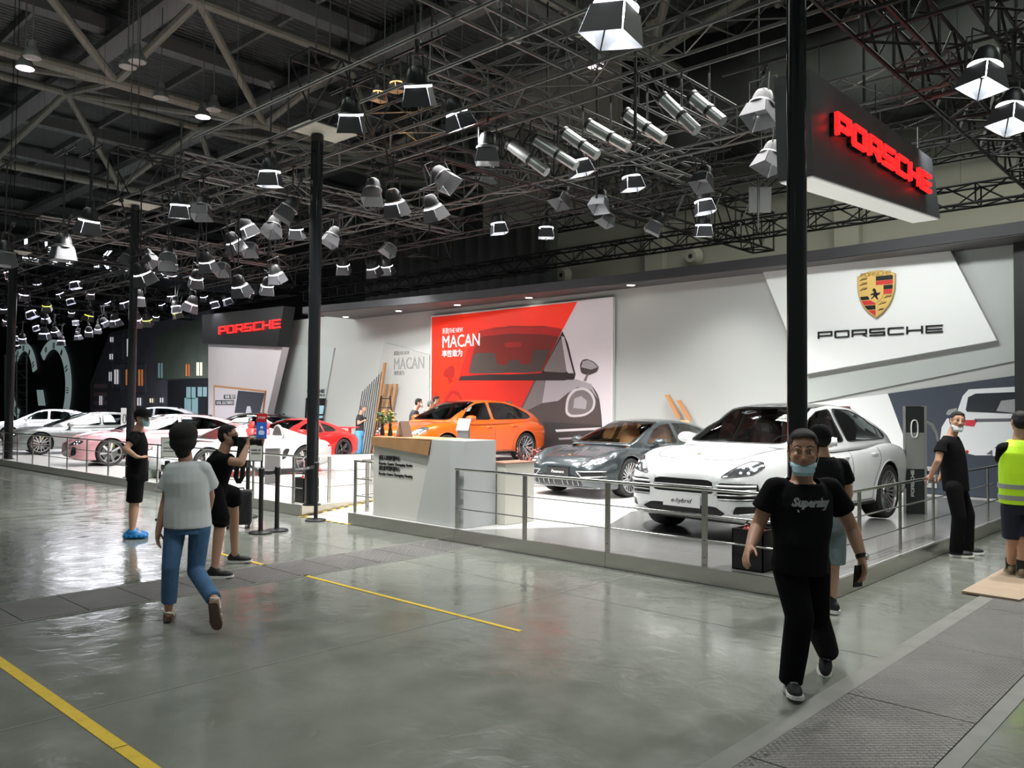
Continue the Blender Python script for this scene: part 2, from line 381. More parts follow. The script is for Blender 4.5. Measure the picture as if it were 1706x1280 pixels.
# high bay lamps
def highbay(p, on, label):
    t = thing('high_bay_lamp', label, 'ceiling lamp', p)
    mb = MB().tube((0, 0, .35), (0, 0, 3.85), .02); mb.build('suspension_rod', M_purlin, t)
    MB().lathe([(.10, .36), (.12, .18), (.15, .15), (.24, -.05), (.24, -.10)], n=16).build('housing', M_purlin, t, True)
    MB().lathe([(.001, -.08), (.225, -.08), (.225, -.11), (.001, -.14)], n=16).build('lens', mat('lamp_pink', (1, .75, .85), emit=14) if on else mat('lamp_off', (.5, .5, .45), .3), t)
for q, on, lb in (((42, 108), 1, 'lit round roof lamp glowing pink under the thick pipe at the left edge'), ((54, 90), 0, 'unlit round roof lamp beside the lit one at the left edge'),
                  ((338, 190), 1, 'lit round roof lamp glowing pink left of the rig'), ((356, 178), 0, 'unlit round roof lamp right above the lit one left of the rig'),
                  ((213, 106), 0, 'unlit roof lamp between the pipes at upper left, nearer of two'), ((229, 97), 0, 'unlit roof lamp between the pipes at upper left, farther of two'),
                  ((993, 104), 1, 'lit round roof lamp glowing pink behind the upper truss'), ((961, 55), 0, 'unlit clear roof lamp near the top above the trusses'),
                  ((268, 158), 0, 'unlit roof lamp clamped under the thick pipe'), ((855, 62), 0, 'unlit roof lamp hanging at the top centre')):
    p = at_z(q[0], q[1], 11.3); highbay(p, on, lb)
# far walls of the hall
M_hallwall = mat('hall_wall_paint', (.36, .345, .29), .7, noise=.06, nscale=1)
mb = MB().box(-24, 14, 24, 24.3, 0, 15.2)
for i, x in enumerate(np.arange(-22, 14, 6.5)): mb.box(x - .35, x + .35, 23.7, 24.0, 0, 15.2)
struct(mb.build('wall_back', M_hallwall))
struct(MB().box(-92, -24, 34, 34.3, 0, 15.2).build('wall_far', mat('far_wall', (.05, .055, .05), .9)))
struct(MB().box(-92, -91.7, -14, 34, 0, 15.2).build('wall_left', mat('far_wall', (.05, .055, .05), .9)))
# round exhaust nozzle on the back wall
for q, lb in (((1158, 429), 'round white air nozzle on the hall wall above the stand'), ((943, 460), 'round air nozzle on the hall wall left of the other')):
    p = at_y(q[0], q[1], 23.9); mb = MB(); mb.lathe([(.30, 0), (.33, -.06), (.30, -.12), (.2, -.3), (.19, -.3)], tuple(p), 20, 'y')
    mb.mi = 1; mb.lathe([(.16, -.29), (.001, -.31)], tuple(p), 20, 'y'); tag(mb.build('air_nozzle', [M_hallwall, M_black], smooth=True), lb, 'air nozzle')
# ================================================================ STAND: plinth, floor panels, back wall, graphics
YW = 17.75; XR = -3.15; YF = 7.67; ZP = .17
M_standfloor = mat('stand_floor_white', (.60, .595, .58), .22, spec=.5)
M_greyfloor = mat('stand_floor_grey', (.22, .217, .21), .25, noise=.05, nscale=2)
mb = MB(); mb.prism([(-44, YF), (-11.84, YF), (-11.84, 9.35), (-10.54, 9.35), (-10.54, YF), (XR, YF), (XR, YW - .01), (-44, YW - .01)], 'z', .012, ZP)
st = mb.build('show_platform', M_standfloor); tag(st, 'low white show platform carrying the cars', 'platform')
mb = MB()
def fasc(x0, y0, x1, y1):
    if y0 == y1: mb.box(min(x0, x1), max(x0, x1), y0 - .012, y0, .006, ZP - .006)
    else: mb.box(x0, x0 + .012, min(y0, y1), max(y0, y1), .006, ZP - .006)
x = -44
while x < -11.9: fasc(x, YF, min(x + 2.4, -11.84) - .004, YF); x += 2.4
x = -10.54
for w in (2.4, 2.5, 2.49): fasc(x, YF, x + w - .006, YF); x += w
y = YF
while y < 17.6: fasc(XR, y - .012, XR, min(y + 2.4, YW - .02) - .006); y += 2.4
mb.box(-11.84, -11.828, YF, 9.3, .006, ZP - .006); mb.box(-10.552, -10.54, YF, 9.3, .006, ZP - .006)
mb.box(-44, -11.83, YF - .012, YF + .03, ZP - .006, ZP + .004); mb.box(-10.55, XR + .012, YF - .012, YF + .03, ZP - .006, ZP + .004); mb.box(XR - .03, XR + .012, YF, YW - .02, ZP - .006, ZP + .004)
mb.build('edge_facing', M_steel, st)
mb = MB(); mb.box(-44, -11.84, YF - .006, YF + .1, .0, .012); mb.box(-10.54, XR, YF - .006, YF + .1, .0, .012); mb.box(XR - .1, XR + .006, YF, YW - .02, 0, .012); mb.build('shadow_gap', M_black, st)
# entrance ramp
mb = MB(); mb.prism([(YF + .02, 0), (9.35, 0), (9.35, ZP - .004)], 'x', -11.82, -10.56)
rp = mb.build('entrance_ramp', mat('ramp_boards', (.55, .50, .42), .5, noise=.1, nscale=3)); tag(rp, 'pale ramp leading up between the two railings', 'ramp')
mb = MB()
for i in range(6): y = YF + .25 + i * .27; z = (y - YF) / 1.68 * .166; mb.box(-11.83, -10.55, y, y + .008, z, z + .004)
mb.build('board_joint', M_purlin, rp)
def hazard(p, q, w, label, z0=.003, z1=.003):
    p = Vector(p); q = Vector(q); d = (q - p).normalized(); n = Vector((-d.y, d.x, 0)) * w; L = (q - p).length; k = int(L / .085); mb = MB()
    for i in range(k):
        mb.mi = i % 2; a = p + d * (i * L / k); b = p + d * ((i + 1) * L / k); s = d * .03
        mb.add([a, b, b + n + s, a + n + s] + [v + Vector((0, 0, .002)) for v in (a, b, b + n + s, a + n + s)], [(0, 1, 2, 3), (4, 7, 6, 5), (0, 4, 5, 1), (1, 5, 6, 2), (2, 6, 7, 3), (3, 7, 4, 0)])
    tag(mb.build('hazard_tape', [M_tape, M_black]), label, 'floor tape')
hazard((-11.84, 7.60, .003), (-10.5, 7.60, .003), .055, 'black and yellow striped tape across the foot of the ramp')
hazard((-11.74, 7.68, .006), (-11.74, 9.32, .170), .055, 'black and yellow striped tape along the left side of the ramp')
def floorpanel(px, label, m, z=ZP, t=.003):
    q = [at_z(a, b, z) for a, b in px]; mb = MB(); mb.prism([(p.x, p.y) for p in q], 'z', z + .0005, z + t)
    return tag(mb.build('floor_panel', m), label, 'floor panel')
mb = MB(); mb.prism([(-8.0, 7.71), (-6.9, 9.4), (-7.6, 11.0), (-7.3, 17.2), (-3.2, 17.2), (-3.2, 7.71)], 'z', ZP + .0005, ZP + .003)
tag(mb.build('floor_panel', mat('stand_floor_lightgrey', (.20, .198, .192), .16)), 'grey slanting floor field around the white car', 'floor panel')
mb = MB(); mb.prism([(-22, 11.5), (-19, 16.6), (-8.5, 16.6), (-11.4, 12.9), (-13.5, 10.6), (-17, 11.2)], 'z', ZP + .0005, ZP + .003)
tag(mb.build('floor_panel', M_greyfloor), 'grey floor field behind the counter and around the orange car', 'floor panel')

# ---------------- back wall
M_wall = mat('stand_wall_grey', (.44, .45, .435), .55)
M_wallw = mat('stand_wall_white', (.86, .87, .86), .5)
M_wallg2 = mat('stand_wall_midgrey', (.385, .39, .375), .55)
M_fascia = mat('wall_fascia_anthracite', (.026, .026, .029), .6)
M_fasciab = mat('wall_soffit', (.075, .072, .072), .6)
struct(MB().box(-34.2, -3.30, YW, YW + .25, 0, 5.18).build('wall_stand', M_wall))
struct(MB().box(-34.2, -3.3, YW - .02, YW, ZP + .003, ZP + .06).build('baseboard_stand', M_black))
# canopy (fascia): splayed front edge
fe = [(-1.9, 16.6), (-3.30, 16.75), (-7, 17.0), (-12, 16.95), (-16.8, 16.65), (-24.2, 15.6)]
mb = MB(); mb.prism(fe + [(-24.2, YW), (-1.9, YW)], 'z', 4.97, 5.19)
mb.mi = 1; mb.prism([(x - .0, y + .03) for x, y in fe] + [(-24.2, YW - .01), (-1.93, YW - .01)], 'z', 4.955, 4.97)
cp = mb.build('wall_canopy', [M_fascia, M_fasciab]); tag(cp, 'dark projecting canopy along the top of the stand wall', 'canopy')
# right return of the wall (dark end pylon)
mb = MB(); mb.prism([(-3.56, 17.45), (-3.56, YW), (-3.14, YW), (-3.14, 17.36)], 'z', ZP + .004, 4.95); mb.prism([(-3.14, 17.36), (-3.14, YW), (-2.1, YW), (-2.1, 17.0)], 'z', .001, 4.95); tag(mb.build('wall_pylon', mat('pylon_black', (.012, .013, .014), .5)), 'dark end pylon closing the stand wall on the right', 'wall end')
# downlights in the canopy soffit
for i, (px, py) in enumerate(((576, 528), (664, 518), (762, 508), (881, 496), (1051, 475), (519, 537))):
    p = at_z(px, py, 4.955); mb = MB().lathe([(.12, 4.957), (.12, 4.945), (.095, 4.945)], (p.x, p.y, 0), 16)
    t = mb.build('downlight', M_white); mb = MB().lathe([(.001, 4.943), (.095, 4.943), (.095, 4.95), (.001, 4.95)], (p.x, p.y, 0), 16)
    mb.build('lens', mat('downlight_glow', (1, .97, .9), emit=9), t)
    tag(t, ['second round downlight from the left under the canopy', 'third round downlight from the left under the canopy', 'round downlight above the left part of the red poster', 'round downlight above the right part of the red poster', 'rightmost round downlight under the canopy, right of the red poster', 'leftmost round downlight under the canopy, beside the black pole'][i], 'downlight')
# white tilted panel with the crest
pw = wallpoly('logo_panel', [(1275, 452), (1586, 418), (1664, 568), (1345, 624)], YW - .004, .156, M_wallw)
tag(pw, 'white slanting panel carrying the crest and black lettering', 'wall panel')
def on_wall(a, b, y): return at_y(a, b, y)
yy = YW - .165
o0, o1 = at_y(1363, 566, yy), at_y(1572, 566, yy)
ptr = at_y(1572, 540, yy)
mb = MB(); wz = ptr.z - at_y(1572, 555, yy).z
Lw = at_y(1571, 553, yy).x - at_y(1363, 565, yy).x; zb = (at_y(1571, 554, yy).z + at_y(1365, 565, yy).z) / 2
wordmark(mb, Lw, .155, .028, (at_y(1363, 565, yy).x, yy, zb), (1, 0, 0), (0, 0, 1), (0, -.03, 0), .16)
tag(mb.build('wall_lettering', mat('letter_black', (.01, .01, .012), .3)), 'black wide PORSCHE lettering under the crest', 'lettering')
# crest
def crest(cx, cz, w, h, y):
    M_gold = mat('crest_gold', (.78, .52, .16), .38, .45); M_red = mat('crest_red', (.62, .03, .03), .4); M_bk = mat('letter_black', (.01, .01, .012), .3)
    def outl(k):
        pts = []; hw = w / 2 * k
        top = [(-1, .80), (-.72, .90), (-.38, .975), (0, 1.0), (.38, .975), (.72, .90), (1, .80)]
        side = [(1, .45), (.97, .12), (.86, -.22), (.66, -.52), (.38, -.78), (0, -1.0)]
        p = top + side + [(-a, b) for a, b in side[-2::-1]]
        return [(cx + a * hw, cz + b * h / 2 * k) for a, b in p]
    t = MB().prism(outl(1), 'y', y - .06, y).build('shield_emblem', mat('crest_rim', (.55, .42, .2), .3, .8))
    tag(t, 'gold red and black shield emblem on the white panel', 'emblem')
    MB().prism(outl(.955), 'y', y - .066, y - .058).build('field', M_gold, t)
    def clipq(poly, nm, m):   # keep strips inside the shield by shrinking them along the outline
        O = outl(.90)
        bm = bmesh.new(); vs = [bm.verts.new((a, y - .071, b)) for a, b in poly]; bm.faces.new(vs)
        for i in range(len(O)):
            a = Vector((O[i][0], 0, O[i][1])); b = Vector((O[(i + 1) % len(O)][0], 0, O[(i + 1) % len(O)][1])); d = b - a; n = Vector((d.z, 0, -d.x))
            if n.dot(Vector((cx, 0, cz)) - a) > 0: n = -n
            bmesh.ops.bisect_plane(bm, geom=bm.verts[:] + bm.edges[:] + bm.faces[:], plane_co=a, plane_no=n, clear_outer=True)
        me = bpy.data.meshes.new(nm); bm.to_mesh(me); bm.free(); me.materials.append(m); o = bpy.data.objects.new(nm, me); COL.objects.link(o); o.parent = t
        sm = o.modifiers.new('s', 'SOLIDIFY'); sm.thickness = .008; sm.offset = 1
    H = h / 2; Wd = w / 2
    def R(a, b, c, d): return [(cx + a * Wd, cz + b * H), (cx + c * Wd, cz + b * H), (cx + c * Wd, cz + d * H), (cx + a * Wd, cz + d * H)]
    for (a, b, c, d, m) in ((.02, .56, 1, .74, M_bk), (.02, .38, 1, .54, M_red), (.02, .18, 1, .34, M_bk), (.02, -.02, 1, .16, M_red),
                            (-1, -.20, -.02, -.06, M_bk), (-1, -.42, -.02, -.24, M_red), (-1, -.62, -.02, -.45, M_bk), (-1, -.98, -.02, -.66, M_red)):
        clipq(R(a, b, c, d), 'stripe', m)
    # centre escutcheon with a rearing horse, antlers, name across the top
    e = [(-.42, .36), (.42, .36), (.42, -.02), (.30, -.22), (0, -.38), (-.30, -.22), (-.42, -.02)]
    MB().prism([(cx + a * Wd, cz + b * H) for a, b in e], 'y', y - .086, y - .06).build('centre_shield', M_gold, t)
    hs = [(-.20, -.20), (-.05, -.10), (.10, -.24), (.16, -.24), (.08, -.08), (.22, -.02), (.26, .08), (.16, .04), (.06, .06), (.02, .18), (-.06, .26), (-.18, .18), (-.12, .14), (-.08, .06), (-.24, .02), (-.26, -.04), (-.10, -.02), (-.14, -.10), (-.24, -.16)]
    MB().prism([(cx + a * Wd, cz + b * H) for a, b in hs], 'y', y - .091, y - .085).build('horse', M_bk, t)
    for k, (ax, az, s) in enumerate([(-.86, .62, 1), (-.86, .42, 1), (-.86, .2, 1), (.42, -.18, 1), (.14, -.44, 1), (.12, -.68, .7)]):
        mb = MB(); P = lambda u, v: (cx + (ax + u * s) * Wd, y - .072, cz + (az + v * s) * H)
        mb.tube(P(0, 0), P(.40, .06), .006, n=5)
        for q in (.08, .18, .28): mb.tube(P(q, .02), P(q + .12, .12), .005, n=5)
        mb.build('antler', M_bk, t)
    mb = MB(); wordmark(mb, w * .80, h * .075, .011, (cx - w * .40, y - .064, cz + H * .77), (1, 0, 0), (0, 0, 1), (0, -.012, 0), .16); mb.build('name', mat('crest_letter', (.35, .2, .04), .5), t)
ca = at_y(1461, 491, yy); crest(ca.x, ca.z, at_y(1493, 491, yy).x - at_y(1430, 491, yy).x, at_y(1461, 451, yy).z - at_y(1461, 531, yy).z, yy)
# recess panel to the right and lower graphics
tag(wallpoly('wall_panel', [(1607, 417), (1690, 405), (1699, 600), (1345, 672), (1345, 632), (1678, 577)], YW, .05, mat('stand_wall_sage', (.43, .46, .44), .5)), 'sage grey slanting panel framing the crest panel on the right', 'wall panel')
tag(wallpoly('wall_panel', [(1345, 673), (1480, 656), (1541, 822), (1345, 808)], YW, .03, mat('stand_wall_pale', (.74, .75, .75), .5)), 'pale lower wall panel behind the white car', 'wall panel')
tag(wallpoly('wall_panel', [(1020, 605), (1240, 660), (1345, 660), (1345, 807), (1020, 785)], YW, .02, M_wall), 'light grey lower wall panel right of the red poster', 'wall panel')
# car-rear mural
gm = mat('mural_slate', (.045, .055, .075), .4)
mu = wallpoly('wall_mural', [(1480, 656), (1699, 625), (1703, 833), (1545, 822)], YW, .04, gm); tag(mu, 'dark mural showing the rear of a white car', 'mural')
def mpart(nm, px, m, d=.043, t=.006): return wallpoly(nm, px, YW - d, t, m, mu)
wm = mat('mural_white', (.72, .74, .76), .4); dm = mat('mural_dark', (.02, .025, .03), .3)
mpart('car_body', [(1569, 712), (1578, 697), (1590, 700), (1604, 660), (1614, 649), (1700, 644), (1702, 745), (1650, 759), (1625, 759), (1580, 748), (1566, 735)], wm)
mpart('rear_window', [(1609, 683), (1613, 662), (1625, 656), (1701, 653), (1702, 690), (1611, 686)], dm, .05)
mpart('window_glint', [(1660, 685), (1668, 668), (1700, 664), (1701, 690)], mat('mural_grey', (.32, .33, .33), .4), .057)
mpart('tail_light', [(1605, 700), (1628, 700), (1623, 711), (1606, 709)], mat('mural_red', (.55, .04, .06), .4), .05)
mpart('light_bar', [(1623, 698), (1702, 697), (1702, 702), (1626, 703)], mat('mural_grey2', (.12, .12, .14), .4), .05)
mpart('mirror', [(1576, 690), (1580, 683), (1594, 680), (1594, 688), (1580, 692)], mat('mural_grey', (.32, .33, .33), .4), .05)
mpart('bumper_shadow', [(1643, 757), (1660, 744), (1702, 742), (1702, 760)], mat('mural_grey2', (.12, .12, .14), .4), .05)
mpart('plate', [(1653, 747), (1664, 747), (1664, 760), (1654, 760)], wm, .057)
# big CR letters low on the wall
p0 = at_y(1473, 806, YW - .05); text_obj('CRE', .40, mat('letter_grey', (.33, .35, .35), .5), None, 'wall_lettering', Matrix.Translation(p0), depth=.01, bold=.02)
tag(COL.objects['wall_lettering.001'], 'large grey capital letters low on the wall behind the white car', 'lettering')
COL.objects['wall_lettering.001'].data.transform(Matrix.Identity(4))
# ---------------- red poster with the front of a car
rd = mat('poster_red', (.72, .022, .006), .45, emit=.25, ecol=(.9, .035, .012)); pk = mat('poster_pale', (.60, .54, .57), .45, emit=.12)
yp = YW - .14
P0, P1 = at_y(719, 528, yp), at_y(1019.5, 497, yp); zt = (P0.z + P1.z) / 2 + .0; x0, x1 = P0.x, P1.x; z0 = ZP + .03
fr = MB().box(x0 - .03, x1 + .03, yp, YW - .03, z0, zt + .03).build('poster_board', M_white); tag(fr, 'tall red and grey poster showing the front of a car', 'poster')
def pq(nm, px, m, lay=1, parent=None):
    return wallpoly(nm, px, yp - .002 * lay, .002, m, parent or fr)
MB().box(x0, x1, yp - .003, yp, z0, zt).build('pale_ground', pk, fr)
yy = yp - .003
def cl(px, py): # keep inside the poster
    return (px, py)
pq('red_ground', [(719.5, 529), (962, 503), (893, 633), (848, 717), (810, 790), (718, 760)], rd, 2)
g1 = mat('poster_graphite', (.075, .06, .058), .4); g2 = mat('poster_mid', (.17, .15, .15), .4); g3 = mat('poster_lightgrey', (.36, .33, .35), .4)
r2 = mat('poster_darkred', (.28, .012, .008), .45); r3 = mat('poster_red2', (.55, .02, .01), .45); lw = mat('poster_line', (.55, .5, .52), .4); bk = mat('poster_black', (.03, .022, .022), .35)
def part(nm, px, m, lay): return pq(nm, px, m, lay)
# body, bonnet
part('bonnet', rnd([(740, 760), (741, 665), (752, 645), (768, 632), (960, 632), (985, 640), (998, 660), (1003, 700), (1004, 770), (950, 800)], .3), g1, 3)
part('bonnet_red', [(737, 760), (739, 662), (752, 642), (768, 633), (891, 633), (868, 680), (800, 690), (800, 780)], r3, 4)
part('bonnet_ridge', [(866, 690), (893, 634), (908, 634), (903, 672)], g2, 4)
part('fender', [(903, 672), (909, 634), (960, 632), (985, 640), (996, 665), (985, 650), (962, 645), (946, 655), (930, 668)], g3, 4)
part('lower_panel', [(905, 703), (1003, 708), (1003, 775), (900, 775)], mat('poster_dim', (.045, .04, .04), .4), 5)
part('bumper_slot', [(925, 716), (1003, 712), (1003, 716), (927, 720)], lw, 6)
part('bumper_slot', [(930, 730), (1003, 726), (1003, 729), (932, 733)], g3, 6)
# greenhouse
part('roof_red', rnd([(764, 632), (776, 590), (798, 551), (830, 545), (905, 543), (938, 548), (898, 631)], .12), mat('poster_red3', (.40, .012, .008), .45), 5)
part('cabin', [(897, 632), (937, 552), (946, 572), (954, 605), (959, 624), (956, 633)], bk, 5)
part('windscreen', rnd([(780, 622), (789, 584), (801, 561), (850, 556), (903, 557), (931, 561), (902, 619), (850, 623)], .10), mat('poster_glassred', (.17, .025, .02), .3), 6)
part('windscreen_low', [(781, 622), (788, 592), (796, 588), (824, 588), (829, 607), (844, 609), (848, 600), (864, 600), (868, 608), (884, 606), (888, 584), (916, 582), (902, 619), (850, 623)], mat('poster_graphite2', (.07, .055, .05), .3), 7)
part('room_mirror', rnd([(840, 571), (868, 569), (870, 578), (842, 580)], .3), r2, 8)
part('side_glass', rnd([(904, 619), (935, 562), (947, 598), (952, 617), (940, 621)], .12), g2, 6)
part('pillar', [(944, 618), (935, 560), (940, 562), (956, 624), (950, 626)], lw, 7)
part('roof_line', [(812, 551), (850, 546), (910, 546), (910, 544), (850, 543)], r2, 7)
part('cowl', [(763, 634), (768, 627), (850, 622), (955, 622), (958, 630), (940, 634)], bk, 8)
part('wiper', [(790, 624), (850, 621), (903, 622), (850, 624)], r3, 9)
part('mirror_left', rnd([(738, 624), (742, 615), (752, 609), (757, 610), (757, 628), (750, 631), (740, 628)], .3), r2, 6)
part('mirror_right', rnd([(966, 608), (970, 600), (978, 598), (990, 603), (998, 612), (994, 620), (980, 626), (968, 622)], .3), mat('poster_graphite2', (.07, .055, .05), .3), 6)
part('mirror_shine', [(968, 612), (971, 602), (980, 600), (990, 605), (996, 612), (985, 616)], g3, 7)
part('mirror_foot', [(972, 634), (978, 623), (981, 623), (976, 636)], g2, 7); part('mirror_foot', [(748, 640), (746, 630), (749, 630), (756, 634)], r2, 7)
part('headlamp', rnd([(941, 688), (944, 662), (955, 648), (972, 645), (986, 652), (993, 668), (990, 683), (975, 694), (950, 696)], .4), lw, 6)
part('headlamp_inner', rnd([(945, 685), (948, 664), (958, 652), (972, 649), (983, 656), (989, 668), (986, 682), (974, 690), (952, 692)], .4), g2, 7)
part('headlamp_core', [(955, 680), (957, 664), (968, 660), (978, 668), (976, 682)], g3, 8)
part('headlamp_red', rnd([(738, 690), (740, 664), (752, 650), (764, 652), (772, 668), (774, 690)], .4), r2, 6)
part('headlamp_red_core', [(743, 686), (746, 668), (754, 656), (763, 660), (769, 672), (768, 688)], r3, 7)
def ptext(txt, px, py, h_px, m, w=None, par=None, bold=0, y=yp):
    p = at_y(px, py, y - .012); h = p.z - at_y(px, py + h_px, y).z
    return text_obj(txt, h, m, par, 'lettering', Matrix.Translation((p.x, y - .012, p.z)), depth=.003, width=w, bold=bold)
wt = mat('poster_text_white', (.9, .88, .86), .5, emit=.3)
def wpx(a, b, y): return at_y(b, 560, y).x - at_y(a, 560, y).x
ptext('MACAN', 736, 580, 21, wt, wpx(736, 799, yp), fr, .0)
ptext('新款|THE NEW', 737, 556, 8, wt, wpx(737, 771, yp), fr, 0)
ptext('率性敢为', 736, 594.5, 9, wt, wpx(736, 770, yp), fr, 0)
# grey slanting panel left of the poster with the same words
gp = wallpoly('wall_panel', [(644, 571), (719, 592), (719, 760), (607, 755)], YW, .10, M_wallg2); tag(gp, 'mid grey slanting panel with faint lettering left of the red poster', 'wall panel')
lg = mat('letter_lightgrey', (.24, .245, .235), .5); yg = YW - .10
def gtext(t, px, py, h, w, b=0): return ptext(t, px, py, h, lg, w, gp, b, yg)
gtext('MACAN', 655, 616, 20, wpx(655, 706, yg), 0); gtext('新款|THE NEW', 656, 592, 6, wpx(656, 682, yg)); gtext('率性敢为', 656, 625, 6, wpx(656, 673, yg))
# oak posts and black slats leaning on the wall
def post(a, b, w, y, m, nm, lb, cat, t=.08, grp=None):
    A, B = at_y(*a, y), at_y(*b, y); d = Vector((w / 2, 0, 0)); mb = MB()
    mb.prism([((A - d).x, A.z), ((A + d).x, A.z), ((B + d).x, B.z), ((B - d).x, B.z)], 'y', y - t, y); return tag(mb.build(nm, m), lb, cat, grp)
post((643, 605), (621, 758), .10, 17.4, M_wood, 'oak_post', 'tall slanting oak post beside the black slats', 'wall post')
for i, (a, b) in enumerate((((646, 640), (631, 720)), ((654, 640), (639, 720)), ((662, 640), (647, 720)))):
    post(a, b, .09, 17.55, M_wood, 'oak_post', ['leftmost', 'middle', 'rightmost'][i] + ' of three short slanting oak posts behind the ladder', 'wall post')
for i in range(9):
    u = i / 8; post((605 + 31 * u, 652 - 32 * u), (586 + 31 * u, 756 + 2 * u), .013, 17.62, mat('slat_grey', (.10, .10, .10), .5), 'wall_slat', 'thin black slanting slat on the grey wall', 'wall slat', .03, 'thin black slats in a fan')
for i, (a, b) in enumerate((((1113, 658), (1133, 697)), ((1132, 667), (1151, 700)))):
    post(a, b, .10, 17.6, mat('copper_oak', (.50, .24, .10), .45), 'oak_post', ['left', 'right'][i] + ' of two copper-brown slanting posts between the grey and the white car', 'wall post')
# left end: angled wing with niche, header sign, electric wall
tag(wallpoly('wall_panel', [(497, 575), (559, 580), (535, 716), (452, 716), (478, 578)], YW, .06, mat('stand_wall_cool', (.45, .475, .47), .5)), 'cool grey slanting panel with a screen niche behind the black pole', 'wall panel')
sc = wallpoly('wall_screen', [(511, 663), (543, 664), (536, 716), (508, 716)], YW - .065, .04, M_black); tag(sc, 'tall black screen showing a car under small lettering', 'screen')
for k, (a, b, c, d, e) in enumerate(((514, 676, 540, 690, .8), (514, 693, 539, 697, .5), (514, 702, 530, 703.5, 1.), (514, 706, 536, 707.5, .8), (514, 710, 534, 711.5, .8))):
    wallpoly('picture', [(a, b), (c, b), (c - 2, d), (a, d)], YW - .107, .003, mat('screen_img%d' % k, (.25, .42, .5) if k < 2 else (.7, .7, .7), emit=.6 * e), sc)
p = at_y(512, 655, YW - .07); mb = MB(); wordmark(mb, at_y(543, 655, YW).x - p.x, .13, .024, (p.x, YW - .065, p.z), (1, 0, 0), (0, 0, 1), (0, -.02, 0), .16); tag(mb.build('wall_lettering', mat('letter_slate', (.05, .07, .08), .4)), 'small PORSCHE lettering above the tall black screen', 'lettering')
p = at_y(512, 660.5, YW - .07); tag(text_obj('EXCLUSIVE MANUFAKTUR', .08, mat('letter_slate', (.05, .07, .08), .4), None, 'wall_lettering', Matrix.Translation(p), depth=.004, width=at_y(544, 660, YW).x - p.x), 'small line of capitals right above the tall black screen', 'lettering')
yl = 17.3
ew = wallpoly('wall_panel', [(358, 574), (482, 579), (450, 716), (358, 716)], yl, .3, mat('stand_wall_rose', (.66, .60, .62), .5)); tag(ew, 'pale rose wall wing under the black header sign', 'wall panel')
bs = wallpoly('header_sign', [(355, 527), (492, 512), (481, 578), (356, 574)], yl - .05, .5, M_black); tag(bs, 'black header box with glowing red PORSCHE letters at the left end of the wall', 'sign')
M_neon = mat('neon_red', (1, .02, .02), emit=2.0, ecol=(1, .012, .012))
pa, pb = at_y(366, 556, yl - .56), at_y(468, 548, yl - .56)
mb = MB(); wordmark(mb, pb.x - pa.x, at_y(366, 543, yl).z - at_y(366, 555.5, yl).z, .05, (pa.x, yl - .56, (pa.z + pb.z) / 2), (1, 0, 0), (0, 0, 1), (0, -.06, 0), .26); mb.build('letters', M_neon, bs)
ns = wallpoly('niche_frame', [(358, 642), (444, 651), (436, 716), (358, 716)], yl - .3, .06, mat('copper_oak', (.50, .24, .10), .45), ew)
wallpoly('niche_wall', [(358, 645), (441, 654), (433, 716), (358, 716)], yl - .36, .01, mat('niche_rose', (.62, .57, .60), .5), ew)
wallpoly('dark_screen', [(397, 651), (441, 655), (433, 688), (391, 688)], yl - .372, .01, mat('niche_screen', (.06, .06, .075), .35), ew)
wallpoly('charger_cutout', [(405, 705), (409, 690), (412, 677), (417, 677), (420, 690), (428, 695), (430, 705)], yl - .384, .008, mat('niche_white', (.6, .6, .65), .5), ew)
wallpoly('label_bar', [(373, 658), (392, 658), (392, 665), (373, 665)], yl - .372, .01, mat('niche_screen', (.06, .06, .075), .35), ew)
wallpoly('label_bar', [(359, 667), (390, 667), (390, 675), (359, 675)], yl - .372, .01, mat('niche_screen', (.06, .06, .075), .35), ew)
for txt, a, b, hh, c in (('纯电 驾控', 375, 664, 5, 391), ('SOUL, ELECTRIFIED', 360.5, 673.5, 5, 389)):
    p = at_y(a, b, yl - .386); text_obj(txt, p.z - at_y(a, b + hh, yl).z, M_white, ew, 'lettering', Matrix.Translation(p), depth=.003, width=at_y(c, b, yl - .386).x - p.x)
# ================================================================ CARS
def curve(keys):
    ks = sorted(keys); xs = [k[0] for k in ks]; ys = [k[1] for k in ks]; n = len(xs); m = [0] * n
    d = [(ys[i + 1] - ys[i]) / (xs[i + 1] - xs[i]) for i in range(n - 1)]
    for i in range(1, n - 1): m[i] = 0 if d[i - 1] * d[i] <= 0 else 2 * d[i - 1] * d[i] / (d[i - 1] + d[i])
    m[0] = d[0]; m[-1] = d[-1]
    def f(x):
        x = min(max(x, xs[0]), xs[-1]); i = 0
        while i < n - 2 and x > xs[i + 1]: i += 1
        h = xs[i + 1] - xs[i]; t = (x - xs[i]) / h
        return (2 * t**3 - 3 * t * t + 1) * ys[i] + (t**3 - 2 * t * t + t) * h * m[i] + (3 * t * t - 2 * t**3) * ys[i + 1] + (t**3 - t * t) * h * m[i + 1]
    return f
def catmull(P, n):
    out = []; Q = [P[0]] + list(P) + [P[-1]]
    for i in range(1, len(Q) - 2):
        for k in range(n):
            t = k / n; a, b, c, d = (np.array(Q[j], float) for j in (i - 1, i, i + 1, i + 2))
            out.append(.5 * ((2 * b) + (c - a) * t + (2 * a - 5 * b + 4 * c - d) * t * t + (3 * b - a - 3 * c + d) * t**3))
    out.append(np.array(P[-1], float)); return out
def inpoly(u, v, P):
    c = False; j = len(P) - 1
    for i in range(len(P)):
        if (P[i][1] > v) != (P[j][1] > v) and u < (P[j][0] - P[i][0]) * (v - P[i][1]) / (P[j][1] - P[i][1]) + P[i][0]: c = not c
        j = i
    return c
def mir(P): return [(-a, b) for a, b in P][::-1]
